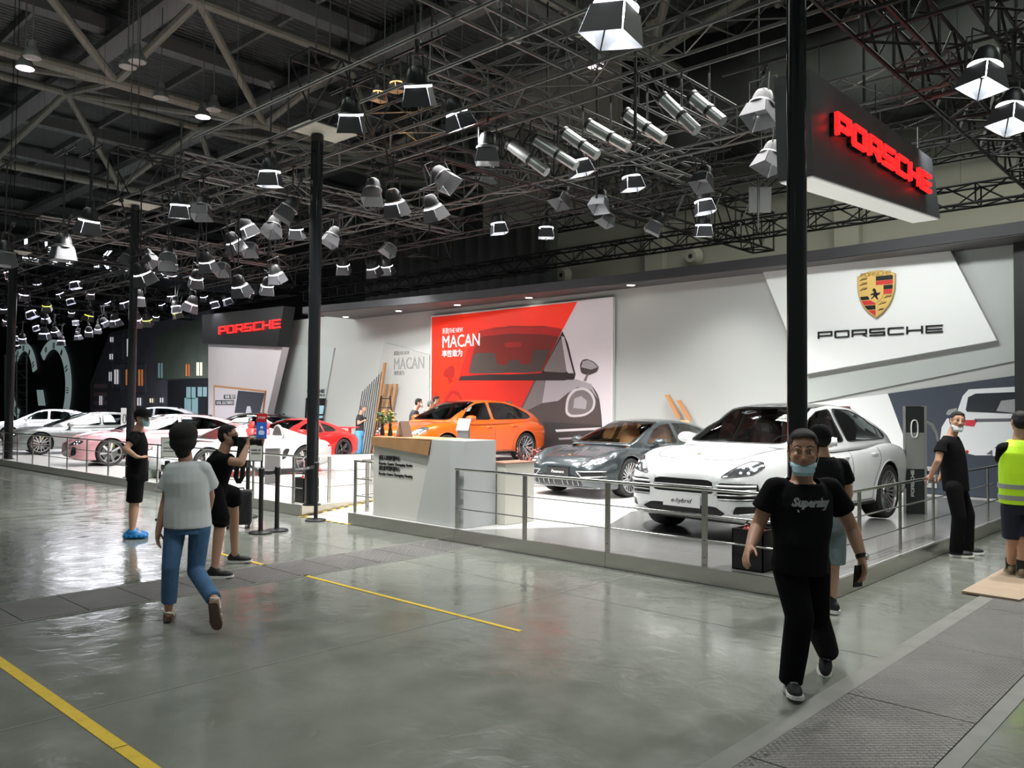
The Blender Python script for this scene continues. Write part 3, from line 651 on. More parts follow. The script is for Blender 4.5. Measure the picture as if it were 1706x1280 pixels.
class Shell:
    def __init__(s): s.bm = bmesh.new(); s.lay = s.bm.faces.layers.int.new('pid')
    def grid(s, rings, pid, cap=True):
        bm = s.bm; V = [[bm.verts.new(p) for p in r] for r in rings]; n = len(rings[0])
        for i in range(len(rings) - 1):
            for j in range(n - 1):
                try: f = bm.faces.new((V[i][j], V[i + 1][j], V[i + 1][j + 1], V[i][j + 1])); f[s.lay] = pid
                except ValueError: pass
        if cap:
            for R in (V[0], V[-1][::-1]):
                try: f = bm.faces.new(R); f[s.lay] = pid
                except ValueError: pass
        return V
    def finish(s):
        bmesh.ops.remove_doubles(s.bm, verts=s.bm.verts, dist=.0008)
        bmesh.ops.recalc_face_normals(s.bm, faces=s.bm.faces); s.bm.normal_update()
        me = bpy.data.meshes.new('t'); s.bm.to_mesh(me)
        s.bvh = BVHTree.FromPolygons([v.co.copy() for v in me.vertices], [tuple(p.vertices) for p in me.polygons]); bpy.data.meshes.remove(me)
    def cut(s, poly, axis, filt, pid, assign=True):
        """split the shell along a polygon seen along an axis, give what lies inside the id pid"""
        ia, ib = {'x': (1, 2), 'y': (0, 2), 'z': (0, 1)}[axis]
        us = [p[0] for p in poly]; vs = [p[1] for p in poly]; u0, u1, v0, v1 = min(us) - .01, max(us) + .01, min(vs) - .01, max(vs) + .01
        cand = set()
        for f in s.bm.faces:
            a = [v.co[ia] for v in f.verts]; b = [v.co[ib] for v in f.verts]
            if max(a) > u0 and min(a) < u1 and max(b) > v0 and min(b) < v1 and filt(f): cand.add(f)
        for i in range(len(poly)):
            p, q = poly[i], poly[(i + 1) % len(poly)]
            du, dv = q[0] - p[0], q[1] - p[1]
            if abs(du) + abs(dv) < 1e-5: continue
            co = [0, 0, 0]; co[ia], co[ib] = p; no = [0, 0, 0]; no[ia], no[ib] = -dv, du
            eu0, eu1, ev0, ev1 = min(p[0], q[0]) - .002, max(p[0], q[0]) + .002, min(p[1], q[1]) - .002, max(p[1], q[1]) + .002
            g = set()
            for f in cand:
                if not f.is_valid: continue
                a = [v.co[ia] for v in f.verts]; b = [v.co[ib] for v in f.verts]
                if max(a) > eu0 and min(a) < eu1 and max(b) > ev0 and min(b) < ev1: g.add(f); g.update(f.edges); g.update(f.verts)
            if not g: continue
            r = bmesh.ops.bisect_plane(s.bm, geom=list(g), dist=.0006, plane_co=co, plane_no=Vector(no).normalized())
            cand = {f for f in cand if f.is_valid} | {x for x in r['geom'] if isinstance(x, bmesh.types.BMFace) and x.is_valid}
        s.bm.normal_update()
        out = []
        for f in s.bm.faces:
            c = f.calc_center_median()
            if inpoly(c[ia], c[ib], poly) and filt(f):
                if assign: f[s.lay] = pid
                out.append(f)
        return out
    def hit(s, p, d):
        r = s.bvh.ray_cast(Vector(p), Vector(d)); return r[0], r[1]
    def part(s, pid, name, m, parent, shift=(0, 0, 0), ang=40, flt=None, thick=0):
        fs = [f for f in s.bm.faces if f[s.lay] == pid and (flt is None or flt(f.calc_center_median()))]
        if not fs: return None
        idx = {}; vs = []; F = []; N = []
        for f in fs:
            t = []
            for v in f.verts:
                if v.index not in idx: idx[v.index] = len(vs); vs.append(v.co + Vector(shift)); N.append(v.normal.copy())
                t.append(idx[v.index])
            F.append(t)
        me = bpy.data.meshes.new(name); me.from_pydata(vs, [], F); me.materials.append(m); me.shade_smooth()
        if ang: me.set_sharp_from_angle(angle=math.radians(ang))
        else: me.normals_split_custom_set_from_vertices([tuple(n) for n in N])
        o = bpy.data.objects.new(name, me); COL.objects.link(o); o.parent = parent
        if thick: q = o.modifiers.new('t', 'SOLIDIFY'); q.thickness = thick; q.offset = -1
        return o

M_tyre = mat('tyre_rubber', (.022, .022, .023), .65, bump=.3, bscale=60)
M_rim = mat('alloy_silver', (.62, .62, .63), .22, .9); M_rimd = mat('alloy_dark', (.10, .10, .105), .3, .8)
M_disc = mat('brake_disc', (.25, .25, .25), .35, .9)
M_plastic = mat('car_black_plastic', (.015, .015, .016), .45)
M_lamp = mat('headlamp_inner', (.30, .31, .33), .12, .8, noise=.7, nscale=24)
M_led = mat('led_spot', (.9, .93, 1), .2, emit=2.2)
M_glass = glassmat('car_glass', (.82, .90, .87)); M_glassd = glassmat('car_glass_dark', (.28, .31, .32))
M_lens = glassmat('lamp_lens', (.80, .82, .84), op=.5)
M_red = mat('tail_lamp_red', (.45, .01, .015), .2, coat=1, emit=.15)
def paint(name, c, rough=.28, metal=0.): return mat(name, c, rough, metal, coat=1.0)

def make_wheel(R=.37, wd=.27, style='multi', rimcol=None, caliper=(.6, .6, .6), rr=None):
    """wheel axis = y, outer side +y, at the origin; returns list of (name, mesh builder, material)"""
    rr = rr or R * .76; h = wd / 2; out = []
    t = MB().lathe([(rr - .01, -h * .92), (rr + .012, -h), (R - .035, -h), (R - .008, -h * .82), (R, -h * .5), (R, h * .5), (R - .008, h * .82), (R - .035, h), (rr + .012, h), (rr - .01, h * .92), (rr - .02, 0)], n=40, axis='y'); out.append(('tyre', t, M_tyre))
    r = MB().lathe([(rr, -h * .9), (rr, h * .86), (rr + .006, h * .95), (rr - .012, h * .97), (rr - .02, h * .80), (rr - .03, -h * .9)], n=40, axis='y')
    r.lathe([(.001, h * .62), (.055, h * .62), (.065, h * .50), (.06, h * .2), (.001, h * .2)], n=16, axis='y')
    if style == 'multi': n, w0, w1, tw = 20, .010, .013, .16
    elif style == 'five': n, w0, w1, tw = 10, .017, .020, .13
    elif style == 'y': n, w0, w1, tw = 14, .012, .012, .2
    else: n, w0, w1, tw = 7, .022, .03, 0
    for i in range(n):
        a = 2 * PI * i / n
        if style != 'seven': a0 = 2 * PI * (i // 2) / (n // 2); s = -1 if i % 2 else 1; a1 = a0 + s * tw; ai = a0 + s * .10
        else: a0 = ai = a1 = a
        r0, r1 = .055, rr - .008
        def P(rad, an, off, y): 
            c, q = math.cos(an), math.sin(an); return (rad * c - off * q, y, rad * q + off * c)
        vs = [P(r0, ai, -w0, h * .55), P(r0, ai, w0, h * .55), P(r1, a1, w1, h * .86), P(r1, a1, -w1, h * .86), P(r0, ai, -w0, h * .25), P(r0, ai, w0, h * .25), P(r1, a1, w1, h * .6), P(r1, a1, -w1, h * .6)]
        r.add(vs, [(0, 1, 2, 3), (7, 6, 5, 4), (0, 4, 5, 1), (1, 5, 6, 2), (2, 6, 7, 3), (3, 7, 4, 0)])
    out.append(('rim', r, rimcol or M_rim))
    d = MB().lathe([(.06, -.02), (rr * .72, -.02), (rr * .72, .012), (.06, .012)], n=28, axis='y'); out.append(('brake_disc', d, M_disc))
    c = MB(); c.lathe([(rr * .58, -.035), (rr * .86, -.035), (rr * .86, .035), (rr * .58, .035)], n=28, axis='y')
    keep = MB(); N = 28  # caliper: a sector
    ring = []
    for k in range(6):
        a = PI * .78 + k * .13
        ring.append([(rr * q * math.cos(a), y, rr * q * math.sin(a)) for q, y in ((.58, -.04), (.86, -.04), (.86, .045), (.58, .045))])
    keep.loft(ring, True, True); out.append(('brake_caliper', keep, mat('caliper_%02x' % int(caliper[0] * 255 + caliper[1] * 99), caliper, .35)))
    out.append(('hub_cap', MB().lathe([(.001, h * .66), (.028, h * .66), (.03, h * .6)], n=14, axis='y'), M_plastic))
    return out

def car(name, label, S, loc, heading, scale=1.0):
    root = thing(name, label, 'car', loc, heading); root.scale = (scale,) * 3
    pm = S['paint']; FO, WB, RO = S['FO'], S['WB'], S['RO']; xf, xr = FO, -(WB + RO)
    Wc, zc, zs, zb = (curve(S[k]) for k in ('W', 'zc', 'zs', 'zb'))
    kn, Rn = S.get('kn', .42), S.get('Rn', .55); kt, Rt = S.get('kt', .30), S.get('Rt', .45)
    # stations, dense at both ends
    n = 64; xs = []
    for i in range(n + 1):
        t = i / n; xs.append(xf + (xr - xf) * (t - math.sin(2 * PI * t) * .11))
    sh = Shell(); rings = []
    cut_fr = S.get('crest', .80)
    for x in xs:
        W, c, sz, b = Wc(x), zc(x), zs(x), zb(x)
        d = xf - x; r = math.sqrt(max(0, 1 - (1 - min(d / Rn, 1))**2)); W *= (1 - kn) + kn * r
        rz = math.sqrt(max(0, 1 - (1 - min(d / S.get('Rz', .28), 1))**2)); zn = S.get('zn', (.40, .66)); 
        c = zn[1] + (c - zn[1]) * rz; sz = (zn[1] - .03) + (sz - zn[1] + .03) * rz; b = zn[0] + (b - zn[0]) * rz
        d = x - xr; r = math.sqrt(max(0, 1 - (1 - min(d / Rt, 1))**2)); W *= (1 - kt) + kt * r
        rz = math.sqrt(max(0, 1 - (1 - min(d / S.get('Rzt', .22), 1))**2)); zn = S.get('zt', (.45, .85))
        c = zn[1] + (c - zn[1]) * rz; sz = (zn[1] - .03) + (sz - zn[1] + .03) * rz; b = zn[0] + (b - zn[0]) * rz
        H = sz - b
        P = [(0, c), (.42 * W, c - .012), (.64 * W, (c * .6 + sz * .4) - S.get('dip', .012)), (cut_fr * W, sz), (.93 * W, sz - .055), (.985 * W, sz - .16 * H - .05), (W, b + .56 * H), (.985 * W, b + .34 * H), (.975 * W, b + .15 * H), (.95 * W, b + .03), (.86 * W, b), (.4 * W, b), (0, b)]
        half = catmull(P, 3); ring = [(x, -p[0], p[1]) for p in half[::-1]] + [(x, p[0], p[1]) for p in half[1:]]
        rings.append(ring)
    sh.grid([r + [r[0]] for r in rings], 1, cap=False)
    for R in (rings[0], rings[-1][::-1]):
        f = sh.bm.faces.new([sh.bm.verts.new(p) for p in R[:-1]]); f[sh.lay] = 1
    # greenhouse
    open_top = S.get('open')
    zr, wb_, wr_ = curve(S['roof']), curve(S['gb']), curve(S['gt']); gx0, gx1 = S['roof'][0][0], S['roof'][-1][0]
    gx0, gx1 = max(gx0, gx1), min(gx0, gx1); rings = []
    m = 40
    for i in range(m + 1):
        x = gx0 + (gx1 - gx0) * i / m; z0 = min(zc(x), zs(x)) - .03; z1 = max(zr(x), z0 + .006); h = z1 - z0; wb, wt = wb_(x), wr_(x)
        k = min(1, h / .45); wt = wb + (wt - wb) * k
        P = [(0, z1), (.5 * wt, z1 - .012 * k), (.86 * wt, z1 - .035 * k), (wt, z1 - .085 * k), (wt + (wb - wt) * .35, z0 + h * .58), (wt + (wb - wt) * .74, z0 + h * .26), (wb, z0)]
        half = catmull(P, 3); rings.append([(x, -p[0], p[1]) for p in half[::-1]] + [(x, p[0], p[1]) for p in half[1:]])
    sh.grid(rings, 2, cap=False)
    sh.finish()
    side = lambda f: abs(f.normal.y) > .30
    # cabin opening in the lower body
    cx0, cx1 = S['cabin']
    for f in sh.bm.faces:
        c = f.calc_center_median()
        if f[sh.lay] == 1 and f.normal.z > .55 and cx1 < c.x < cx0 and abs(c.y) < wb_(c.x) - .03: f[sh.lay] = -1
    # wheel arches
    Rw, Ra = S.get('Rw', .37), S.get('Ra', .42)
    for ax in (0, -WB):
        circ = [(ax + Ra * math.cos(2 * PI * k / 26), Rw + .01 + Ra * math.sin(2 * PI * k / 26)) for k in range(26)]
        sh.cut(circ, 'y', lambda f: f[sh.lay] == 1 and abs(f.calc_center_median().y) > .5, -1)
        for sgn in (-1, 1):
            pts = []
            for k in range(-2, 27):
                a = PI * k / 24 ; x, z = ax + (Ra + .004) * math.cos(a), Rw + .01 + (Ra + .004) * math.sin(a)
                if z < zb(x) + .02: continue
                h, _ = sh.hit((x, sgn * 2, z), (0, -sgn, 0))
                if h: pts.append(h + Vector((0, -sgn * .006, 0)))
            if len(pts) > 3:
                o = MB().path(pts, .014, 6).build('arch_lip', S.get('lip', pm), root, True)
        # liner
        mb = MB()
        for sgn in (-1, 1):
            mb = MB(); ri = []
            for k in range(15):
                a = -.15 + (PI + .3) * k / 14; ri.append([(ax + Ra * math.cos(a), sgn * y, Rw + .01 + Ra * math.sin(a)) for y in (.50, Wc(ax) - .02)])
            mb.loft(ri, False); mb.prism([(ax + Ra * math.cos(-.15 + (PI + .3) * k / 14), Rw + .01 + Ra * math.sin(-.15 + (PI + .3) * k / 14)) for k in range(15)], 'y', sgn * .50 - .002, sgn * .50 + .002)
            mb.build('wheel_housing', M_plastic, root)
    # panels cut out of the shell
    names = {1: ('body', pm), 2: ('roof', S.get('roofmat', pm))}; nid = 3; later = []
    for pt in S['cuts']:
        nm, m_, axis, poly, cond = pt[:5]; opt = pt[5] if len(pt) > 5 else {}
        base = opt.get('on', 1)
        for sg in ((1, -1) if opt.get('mirror', axis == 'x') else (1,)):
            pl = poly if sg == 1 else mir(poly)
            if axis == 'y':
                for s2 in (1, -1):
                    fl = lambda f, s2=s2, base=base: f[sh.lay] == base and f.normal.y * s2 > opt.get('ny', .30)
                    sh.cut(pl, 'y', fl, nid); names[nid] = (nm, m_); later.append((nid, opt)); nid += 1
            elif axis == 'x':
                s3 = cond; fl = lambda f, s3=s3, base=base: f[sh.lay] == base and f.normal.x * s3 > opt.get('nx', .12) and (f.calc_center_median().x - opt.get('xmin', -9)) * s3 > 0
                sh.cut(pl, 'x', fl, nid); names[nid] = (nm, m_); later.append((nid, opt)); nid += 1
            else:
                fl = lambda f, base=base: f[sh.lay] == base and f.normal.z > .3
                sh.cut(pl, 'z', fl, nid); names[nid] = (nm, m_); later.append((nid, opt)); nid += 1
    sh.bm.verts.index_update(); opts = dict(later); made = {}
    for pid, (nm, m_) in names.items():
        op = opts.get(pid, {}); sf = op.get('shift', (0, 0, 0))
        if pid == 2 and open_top: o = sh.part(2, 'windscreen_frame', S.get('roofmat', pm), root, thick=.02, flt=open_top)
        else: o = sh.part(pid, nm, m_, root, sf, thick=.02 if pid in (1, 2) else op.get('thick', 0), ang=None if nm in ('body', 'roof', 'door', 'bonnet') else 40)
        made.setdefault(nm, []).append(o)
        if o and nm == 'headlight': # lamps inside and clear cover
            c = [v.co for v in o.data.vertices]; y0, y1 = min(p.y for p in c), max(p.y for p in c); z0_, z1_ = min(p.z for p in c), max(p.z for p in c); ym = sum(p.y for p in c) / len(c); zm = sum(p.z for p in c) / len(c)
            sg = 1 if ym > 0 else -1
            for dy, dz in ((.035, .03), (.035, -.03), (-.035, .025), (-.04, -.03)):
                h, nn = sh.hit((4, ym + dy + sg * .02, zm + dz), (-1, 0, 0))
                if h: MB().ball(h + Vector((-.012, 0, 0)), .019, 10, 6).build('led', M_led, o, True)
            mb = MB(); bd = [e for e in sh.bm.edges if sum(1 for f in e.link_faces if f[sh.lay] == pid) == 1 and len(e.link_faces) == 2]
            for e in bd: mb.tube(e.verts[0].co, e.verts[1].co, .006, n=4, caps=False)
            mb.build('lamp_rim', M_plastic, o)
        if o and nm in ('side_window', 'windscreen') and S.get('trimlines', True):
            mb = MB(); bd = [e for e in sh.bm.edges if sum(1 for f in e.link_faces if f[sh.lay] == pid) == 1 and len(e.link_faces) == 2]
            for e in bd: mb.tube(e.verts[0].co, e.verts[1].co, .009, n=4, caps=False)
            mb.build('window_seal', M_plastic, o)
    # shut lines
    for axis, pts in S.get('lines', []):
        for sg in (1, -1):
            P = []
            for i in range(len(pts) - 1):
                for k in range(8):
                    t = k / 8; P.append(((pts[i][0] * (1 - t) + pts[i + 1][0] * t), (pts[i][1] * (1 - t) + pts[i + 1][1] * t)))
            P = [tuple(p) for p in catmull(pts, 8)]; out = []
            for u, v in P:
                h, nn = sh.hit((u, sg * 3, v), (0, -sg, 0)) if axis == 'y' else (sh.hit((4, sg * u, v), (-1, 0, 0)) if axis == 'x' else (sh.hit((-8, sg * u, v), (1, 0, 0)) if axis == 'b' else sh.hit((u, sg * v, 3), (0, 0, -1))))
                if h: out.append(h)
            if len(out) > 2: MB().path(out, S.get('lw', .0045), 4).build('shut_line', M_plastic, root)
    # bars laid over the front
    for nm, y0, y1, z0, z1, r, m_ in S.get('bars', []):
        for sg in ((1,) if y0 == -y1 else (1, -1)):
            out = []
            for k in range(13):
                t = k / 12; h, nn = sh.hit((4, sg * (y0 + (y1 - y0) * t), z0 + (z1 - z0) * t), (-1, 0, 0))
                if h: out.append(h + Vector((.004, 0, 0)))
            if len(out) > 2: MB().path(out, r, 6).build(nm, m_, root, True)
    # wheels
    proto = None
    for ax in (0, -WB):
        for sg in (1, -1):
            if proto is None:
                proto = bpy.data.objects.new('wheel', None); COL.objects.link(proto); proto.parent = root
                for nm, mb, m_ in make_wheel(Rw, S.get('ww', .28), S.get('rim', 'multi'), S.get('rimmat'), S.get('cal', (.5, .5, .5))): mb.build(nm, m_, proto, True, 30)
                w = proto
            else: w = dup(proto, root)
            w.location = (ax, sg * (Wc(ax) - S.get('ww', .28) / 2 - .015), Rw); w.rotation_euler = (0, .3 * ax + sg, 0 if sg == 1 else PI)
            if ax == 0 and S.get('steer'): w.rotation_euler.z += S['steer']
    # underbody
    MB().box(xr + .35, xf - .3, -Wc(0) + .35, Wc(0) - .35, .2, .26).build('underbody', M_plastic, root)
    # interior
    im = S.get('trim', mat('interior_black', (.02, .02, .022), .6)); dm_ = S.get('dash', im)
    sx, bz = S['seat']
    def seat(x, y, w=.25):
        t = bpy.data.objects.new('seat', None); COL.objects.link(t); t.parent = root; t.location = (x, y, 0)
        mb = MB(); rg = []
        for z, xx, hw, th in ((bz + .02, .0, w * .92, .07), (bz + .2, -.05, w, .075), (bz + .42, -.11, w * .98, .07), (bz + .56, -.16, w * .72, .06), (bz + .60, -.18, w * .42, .05)):
            rg.append([(xx + th * math.cos(a), hw * (abs(math.sin(a))**.6) * (1 if math.sin(a) > 0 else -1), z) for a in [2 * PI * k / 14 for k in range(14)]])
        mb.loft(rg, True, True); mb.build('backrest', im, t, True)
        mb = MB(); rg = []
        for z, xx, hw, th in ((bz + .57, -.17, w * .38, .045), (bz + .62, -.18, w * .52, .055), (bz + .70, -.19, w * .55, .055), (bz + .76, -.20, w * .42, .04)):
            rg.append([(xx + th * math.cos(a), hw * math.sin(a), z) for a in [2 * PI * k / 12 for k in range(12)]])
        mb.loft(rg, True, True).build('headrest', im, t, True)
        MB().prism([(.5, bz - .12), (.52, bz - .02), (.46, bz + .04), (.1, bz - .02), (-.02, bz + .05), (-.04, bz - .12)], 'y', -w, w).build('cushion', im, t, True)
    for y in (.38, -.38): seat(sx, y)
    if S.get('rear', True):
        for y in (.36, -.36): seat(sx - .85, y, .24)
    dz = zc(cx0) - .02; W0 = wb_(cx0 - .15) - .04
    MB().prism([(cx0 + .05, dz - .05), (cx0 - .12, dz + .015), (cx0 - .30, dz + .01), (cx0 - .42, dz - .10), (cx0 - .40, dz - .34), (cx0 + .05, dz - .34)], 'y', -W0, W0).build('dashboard', dm_, root, True)
    mb = MB(); cxs, czs = cx0 - .58, dz + .0; R_ = .18
    pts = [(cxs + .35 * R_ * math.sin(a) * -1, .38 + R_ * math.cos(a), czs - .04 + R_ * .94 * math.sin(a)) for a in [2 * PI * k / 20 for k in range(21)]]
    mb.path(pts, .016, 6); mb.tube((cxs, .38 - R_, czs - .04), (cxs, .38 + R_, czs - .04), .014); mb.ball((cxs, .38, czs - .05), .05, 10, 6); mb.tube((cxs, .38, czs - .06), (cxs + .3, .38, czs - .12), .03); mb.build('steering_wheel', M_plastic, root, True)
    # inner door cards / floor
    xc = (cx0 + cx1) / 2; MB().box(cx1 + .05, cx0, -.78, .78, .34, .38).build('cabin_floor', M_plastic, root)
    # mirrors
    mx, my, mz = S['mirror']
    for sg in (1, -1):
        mb = MB(); rg = []
        for k, (dx, s1) in enumerate(((.10, .25), (.085, .7), (.03, .98), (-.03, 1.0), (-.07, .95))):
            rg.append([(mx + dx, sg * (my + .13 + .125 * s1 * math.cos(a)), mz + .078 * s1 * math.sin(a)) for a in [2 * PI * q / 16 for q in range(16)]])
        mb.loft(rg, True, True); o = mb.build('side_mirror', S.get('mirmat', pm), root, True, 50)
        MB().tube((mx, sg * (my - .08), mz - .09), (mx, sg * (my + .10), mz - .05), .022, .03).build('mirror_foot', M_plastic, o, True)
        MB().prism([(sg * (my + .02), mz - .055), (sg * (my + .24), mz - .055), (sg * (my + .24), mz + .055), (sg * (my + .02), mz + .055)], 'x', mx - .074, mx - .071).build('mirror_glass', mat('mirror_glass', (.7, .72, .75), .03, 1.), o)
    # door handles
    for hx, hz in S.get('handles', []):
        for sg in (1, -1):
            h, nn = sh.hit((hx, sg * 3, hz), (0, -sg, 0))
            if h:
                mb = MB().path([(hx + .10, h.y - sg * .01, hz), (hx + .07, h.y + sg * .028, hz + .004), (hx - .07, h.y + sg * .028, hz + .004), (hx - .10, h.y - sg * .01, hz)], .014, 6)
                mb.build('door_handle', S.get('handlemat', pm), root, True)
    # plate
    if S.get('plate'):
        txt, pz, pcol, tcol = S['plate']; h, nn = sh.hit((4, 0, pz), (-1, 0, 0)); px = (h.x if h else xf) + .012
        t = MB().box(px, px + .012, -.26, .26, pz - .075, pz + .075).build('number_plate', pcol, root)
        M = Matrix.Translation((px + .014, -.19 if len(txt) > 9 else -.15, pz - .025)) @ Matrix.Rotation(PI / 2, 4, 'Z')
        text_obj(txt, .055, tcol, t, 'plate_lettering', M, depth=.001, shear=.35, width=.30)
    # crest on the bonnet
    if S.get('badge'):
        bx = S['badge']; h, nn = sh.hit((bx, 0, 3), (0, 0, -1))
        if h: MB().lathe([(.03, .0), (.03, .006), (.001, .009)], (bx, 0, h.z), 10).build('bonnet_badge', mat('crest_gold', (.78, .52, .16), .38, .45), root)
    for fn in S.get('extra', []): fn(root, sh, S)
    sh.bm.free(); return root
def shape(**k): return k
P_white = paint('paint_white', (.84, .85, .86)); P_grey = paint('paint_grey', (.045, .055, .06), .25, .35)
P_orange = paint('paint_orange', (.78, .105, .003)); P_red = paint('paint_red', (.70, .012, .012)); P_pink = paint('paint_pink', (.80, .42, .46), .25, .25)
P_silver = paint('paint_silvergrey', (.30, .32, .32), .25, .5)
M_roofglass = mat('roof_glass', (.015, .02, .02), .08, coat=1)
M_slat = mat('grille_slat', (.38, .38, .38), .25, .8)
T_red = mat('leather_red', (.10, .028, .022), .5); T_tan = mat('leather_tan', (.45, .19, .07), .5); T_black = mat('interior_black', (.03, .03, .032), .6); T_bord = mat('leather_bordeaux', (.45, .03, .03), .5)
M_plateW = mat('plate_white', (.8, .8, .8), .4); M_plateB = mat('plate_black', (.02, .02, .02), .4)
def ell(cx, cz, a, b, n=16, rot=0):
    return [(cx + a * math.cos(2 * PI * k / n) * math.cos(rot) - b * math.sin(2 * PI * k / n) * math.sin(rot), cz + a * math.cos(2 * PI * k / n) * math.sin(rot) + b * math.sin(2 * PI * k / n) * math.cos(rot)) for k in range(n)]
# --- large white sport utility coupe
def suv(p, **o):
    S = shape(paint=p, FO=.93, WB=2.895, RO=1.10, Rw=.395, Ra=.435, ww=.30, kn=.34, Rn=.62, Rz=.30, zn=(.36, .74), kt=.25, zt=(.5, .95), dip=.02, crest=.80,
        W=[(.93, .95), (.5, .975), (0, .99), (-.8, .965), (-2, .965), (-2.9, .995), (-3.6, .96), (-4, .90)],
        zc=[(.93, .90), (.75, .96), (.4, 1.03), (-.1, 1.09), (-.6, 1.12), (-2, 1.10), (-3.2, 1.13), (-3.8, 1.08), (-4, 1.02)],
        zs=[(.93, .84), (.65, .95), (.25, 1.05), (-.2, 1.07), (-1, 1.04), (-2.2, 1.06), (-3, 1.10), (-3.7, 1.04), (-4, .97)],
        zb=[(.93, .25), (.6, .22), (0, .23), (-3, .25), (-3.6, .30), (-4, .42)],
        roof=[(-.22, 1.09), (-.55, 1.29), (-.95, 1.50), (-1.3, 1.62), (-1.8, 1.665), (-2.5, 1.63), (-3.1, 1.50), (-3.6, 1.31), (-3.9, 1.14)],
        gb=[(-.22, .74), (-.6, .85), (-1.2, .90), (-3, .87), (-3.6, .76), (-3.9, .66)], gt=[(-.22, .60), (-1.2, .62), (-2.2, .62), (-3.2, .55), (-3.9, .5)],
        cabin=(-.30, -3.2), seat=(-1.72, .86), mirror=(-.72, .90, 1.16), handles=[(-1.52, .93), (-2.45, .95)], badge=.55,
        lines=[('y', [(-.42, .98), (-.50, .75), (-.52, .45), (-.55, .33)]), ('y', [(-1.72, 1.03), (-1.70, .7), (-1.68, .33)]), ('y', [(-2.62, 1.04), (-2.60, .86), (-2.42, .60), (-2.36, .33)]), ('y', [(-.55, .33), (-2.36, .33)]), ('z', [(.72, .0), (.70, .40), (.55, .60), (.2, .70), (-.25, .74)])],
        trim=T_red, dash=mat('dash_grey', (.06, .065, .065), .6))
    S['cuts'] = [('windscreen', M_glass, 'x', rnd([(-.70, 1.125), (.70, 1.125), (.56, 1.60), (-.56, 1.60)], .10), 1, dict(on=2, mirror=False, nx=.15, xmin=-1.6)),
        ('side_window', M_glass, 'y', rnd([(-.62, 1.13), (-1.06, 1.44), (-1.30, 1.535), (-1.66, 1.57), (-1.66, 1.13)], .12), 0, dict(on=2)),
        ('side_window', M_glassd, 'y', rnd([(-1.76, 1.13), (-1.76, 1.575), (-2.3, 1.56), (-2.85, 1.45), (-3.25, 1.28), (-3.32, 1.19), (-3.1, 1.15)], .10), 0, dict(on=2)),
        ('roof_panel', M_roofglass, 'z', rnd([(-1.27, -.585), (-1.27, .585), (-3.15, .53), (-3.15, -.53)], .08), 0, dict(on=2)),
        ('headlight', M_lamp, 'x', rnd([(.50, .76), (.62, .765), (.84, .80), (.90, .88), (.86, .945), (.76, .955), (.64, .88)], .3), 1, dict(mirror=True, xmin=-.2, nx=.05)),
        ('grille', M_plastic, 'x', rnd([(-.42, .56), (.42, .56), (.41, .70), (.34, .725), (-.34, .725), (-.41, .70)], .15), 1, dict(mirror=False, shift=(-.02, 0, 0))),
        ('air_intake', M_plastic, 'x', rnd([(.47, .50), (.86, .50), (.90, .56), (.88, .70), (.48, .70)], .15), 1, dict(mirror=True, shift=(-.025, 0, 0))),
        ('lower_intake', M_plastic, 'x', rnd([(-.5, .30), (.5, .30), (.58, .35), (.45, .42), (-.45, .42), (-.58, .35)], .15), 1, dict(mirror=False, shift=(-.015, 0, 0))),
        ('lower_intake', M_plastic, 'x', rnd([(.66, .34), (.90, .37), (.88, .44), (.70, .44)], .2), 1, dict(mirror=True, shift=(-.01, 0, 0))),
        ('tail_light', M_red, 'x', rnd([(.2, .98), (.9, .95), (.9, 1.02), (.2, 1.02)], .2), -1, dict(mirror=True, xmin=-3.4)),
        ('sill_trim', M_plastic, 'y', [(-.40, .22), (-.42, .30), (-2.47, .30), (-2.49, .22)], 0, dict(ny=.05))]
    S['bars'] = [('grille_slat', -.42, .42, .60, .60, .010, M_slat), ('grille_slat', -.42, .42, .645, .645, .010, M_slat), ('intake_slat', .48, .87, .56, .57, .009, M_slat), ('intake_slat', .48, .87, .62, .63, .009, M_slat),
        ('intake_slat', .48, .87, .51, .52, .008, M_slat), ('chin_bar', -.62, .62, .275, .275, .012, M_slat), ('intake_blade', .47, .87, .665, .672, .016, p)]
    S.update(o); return S
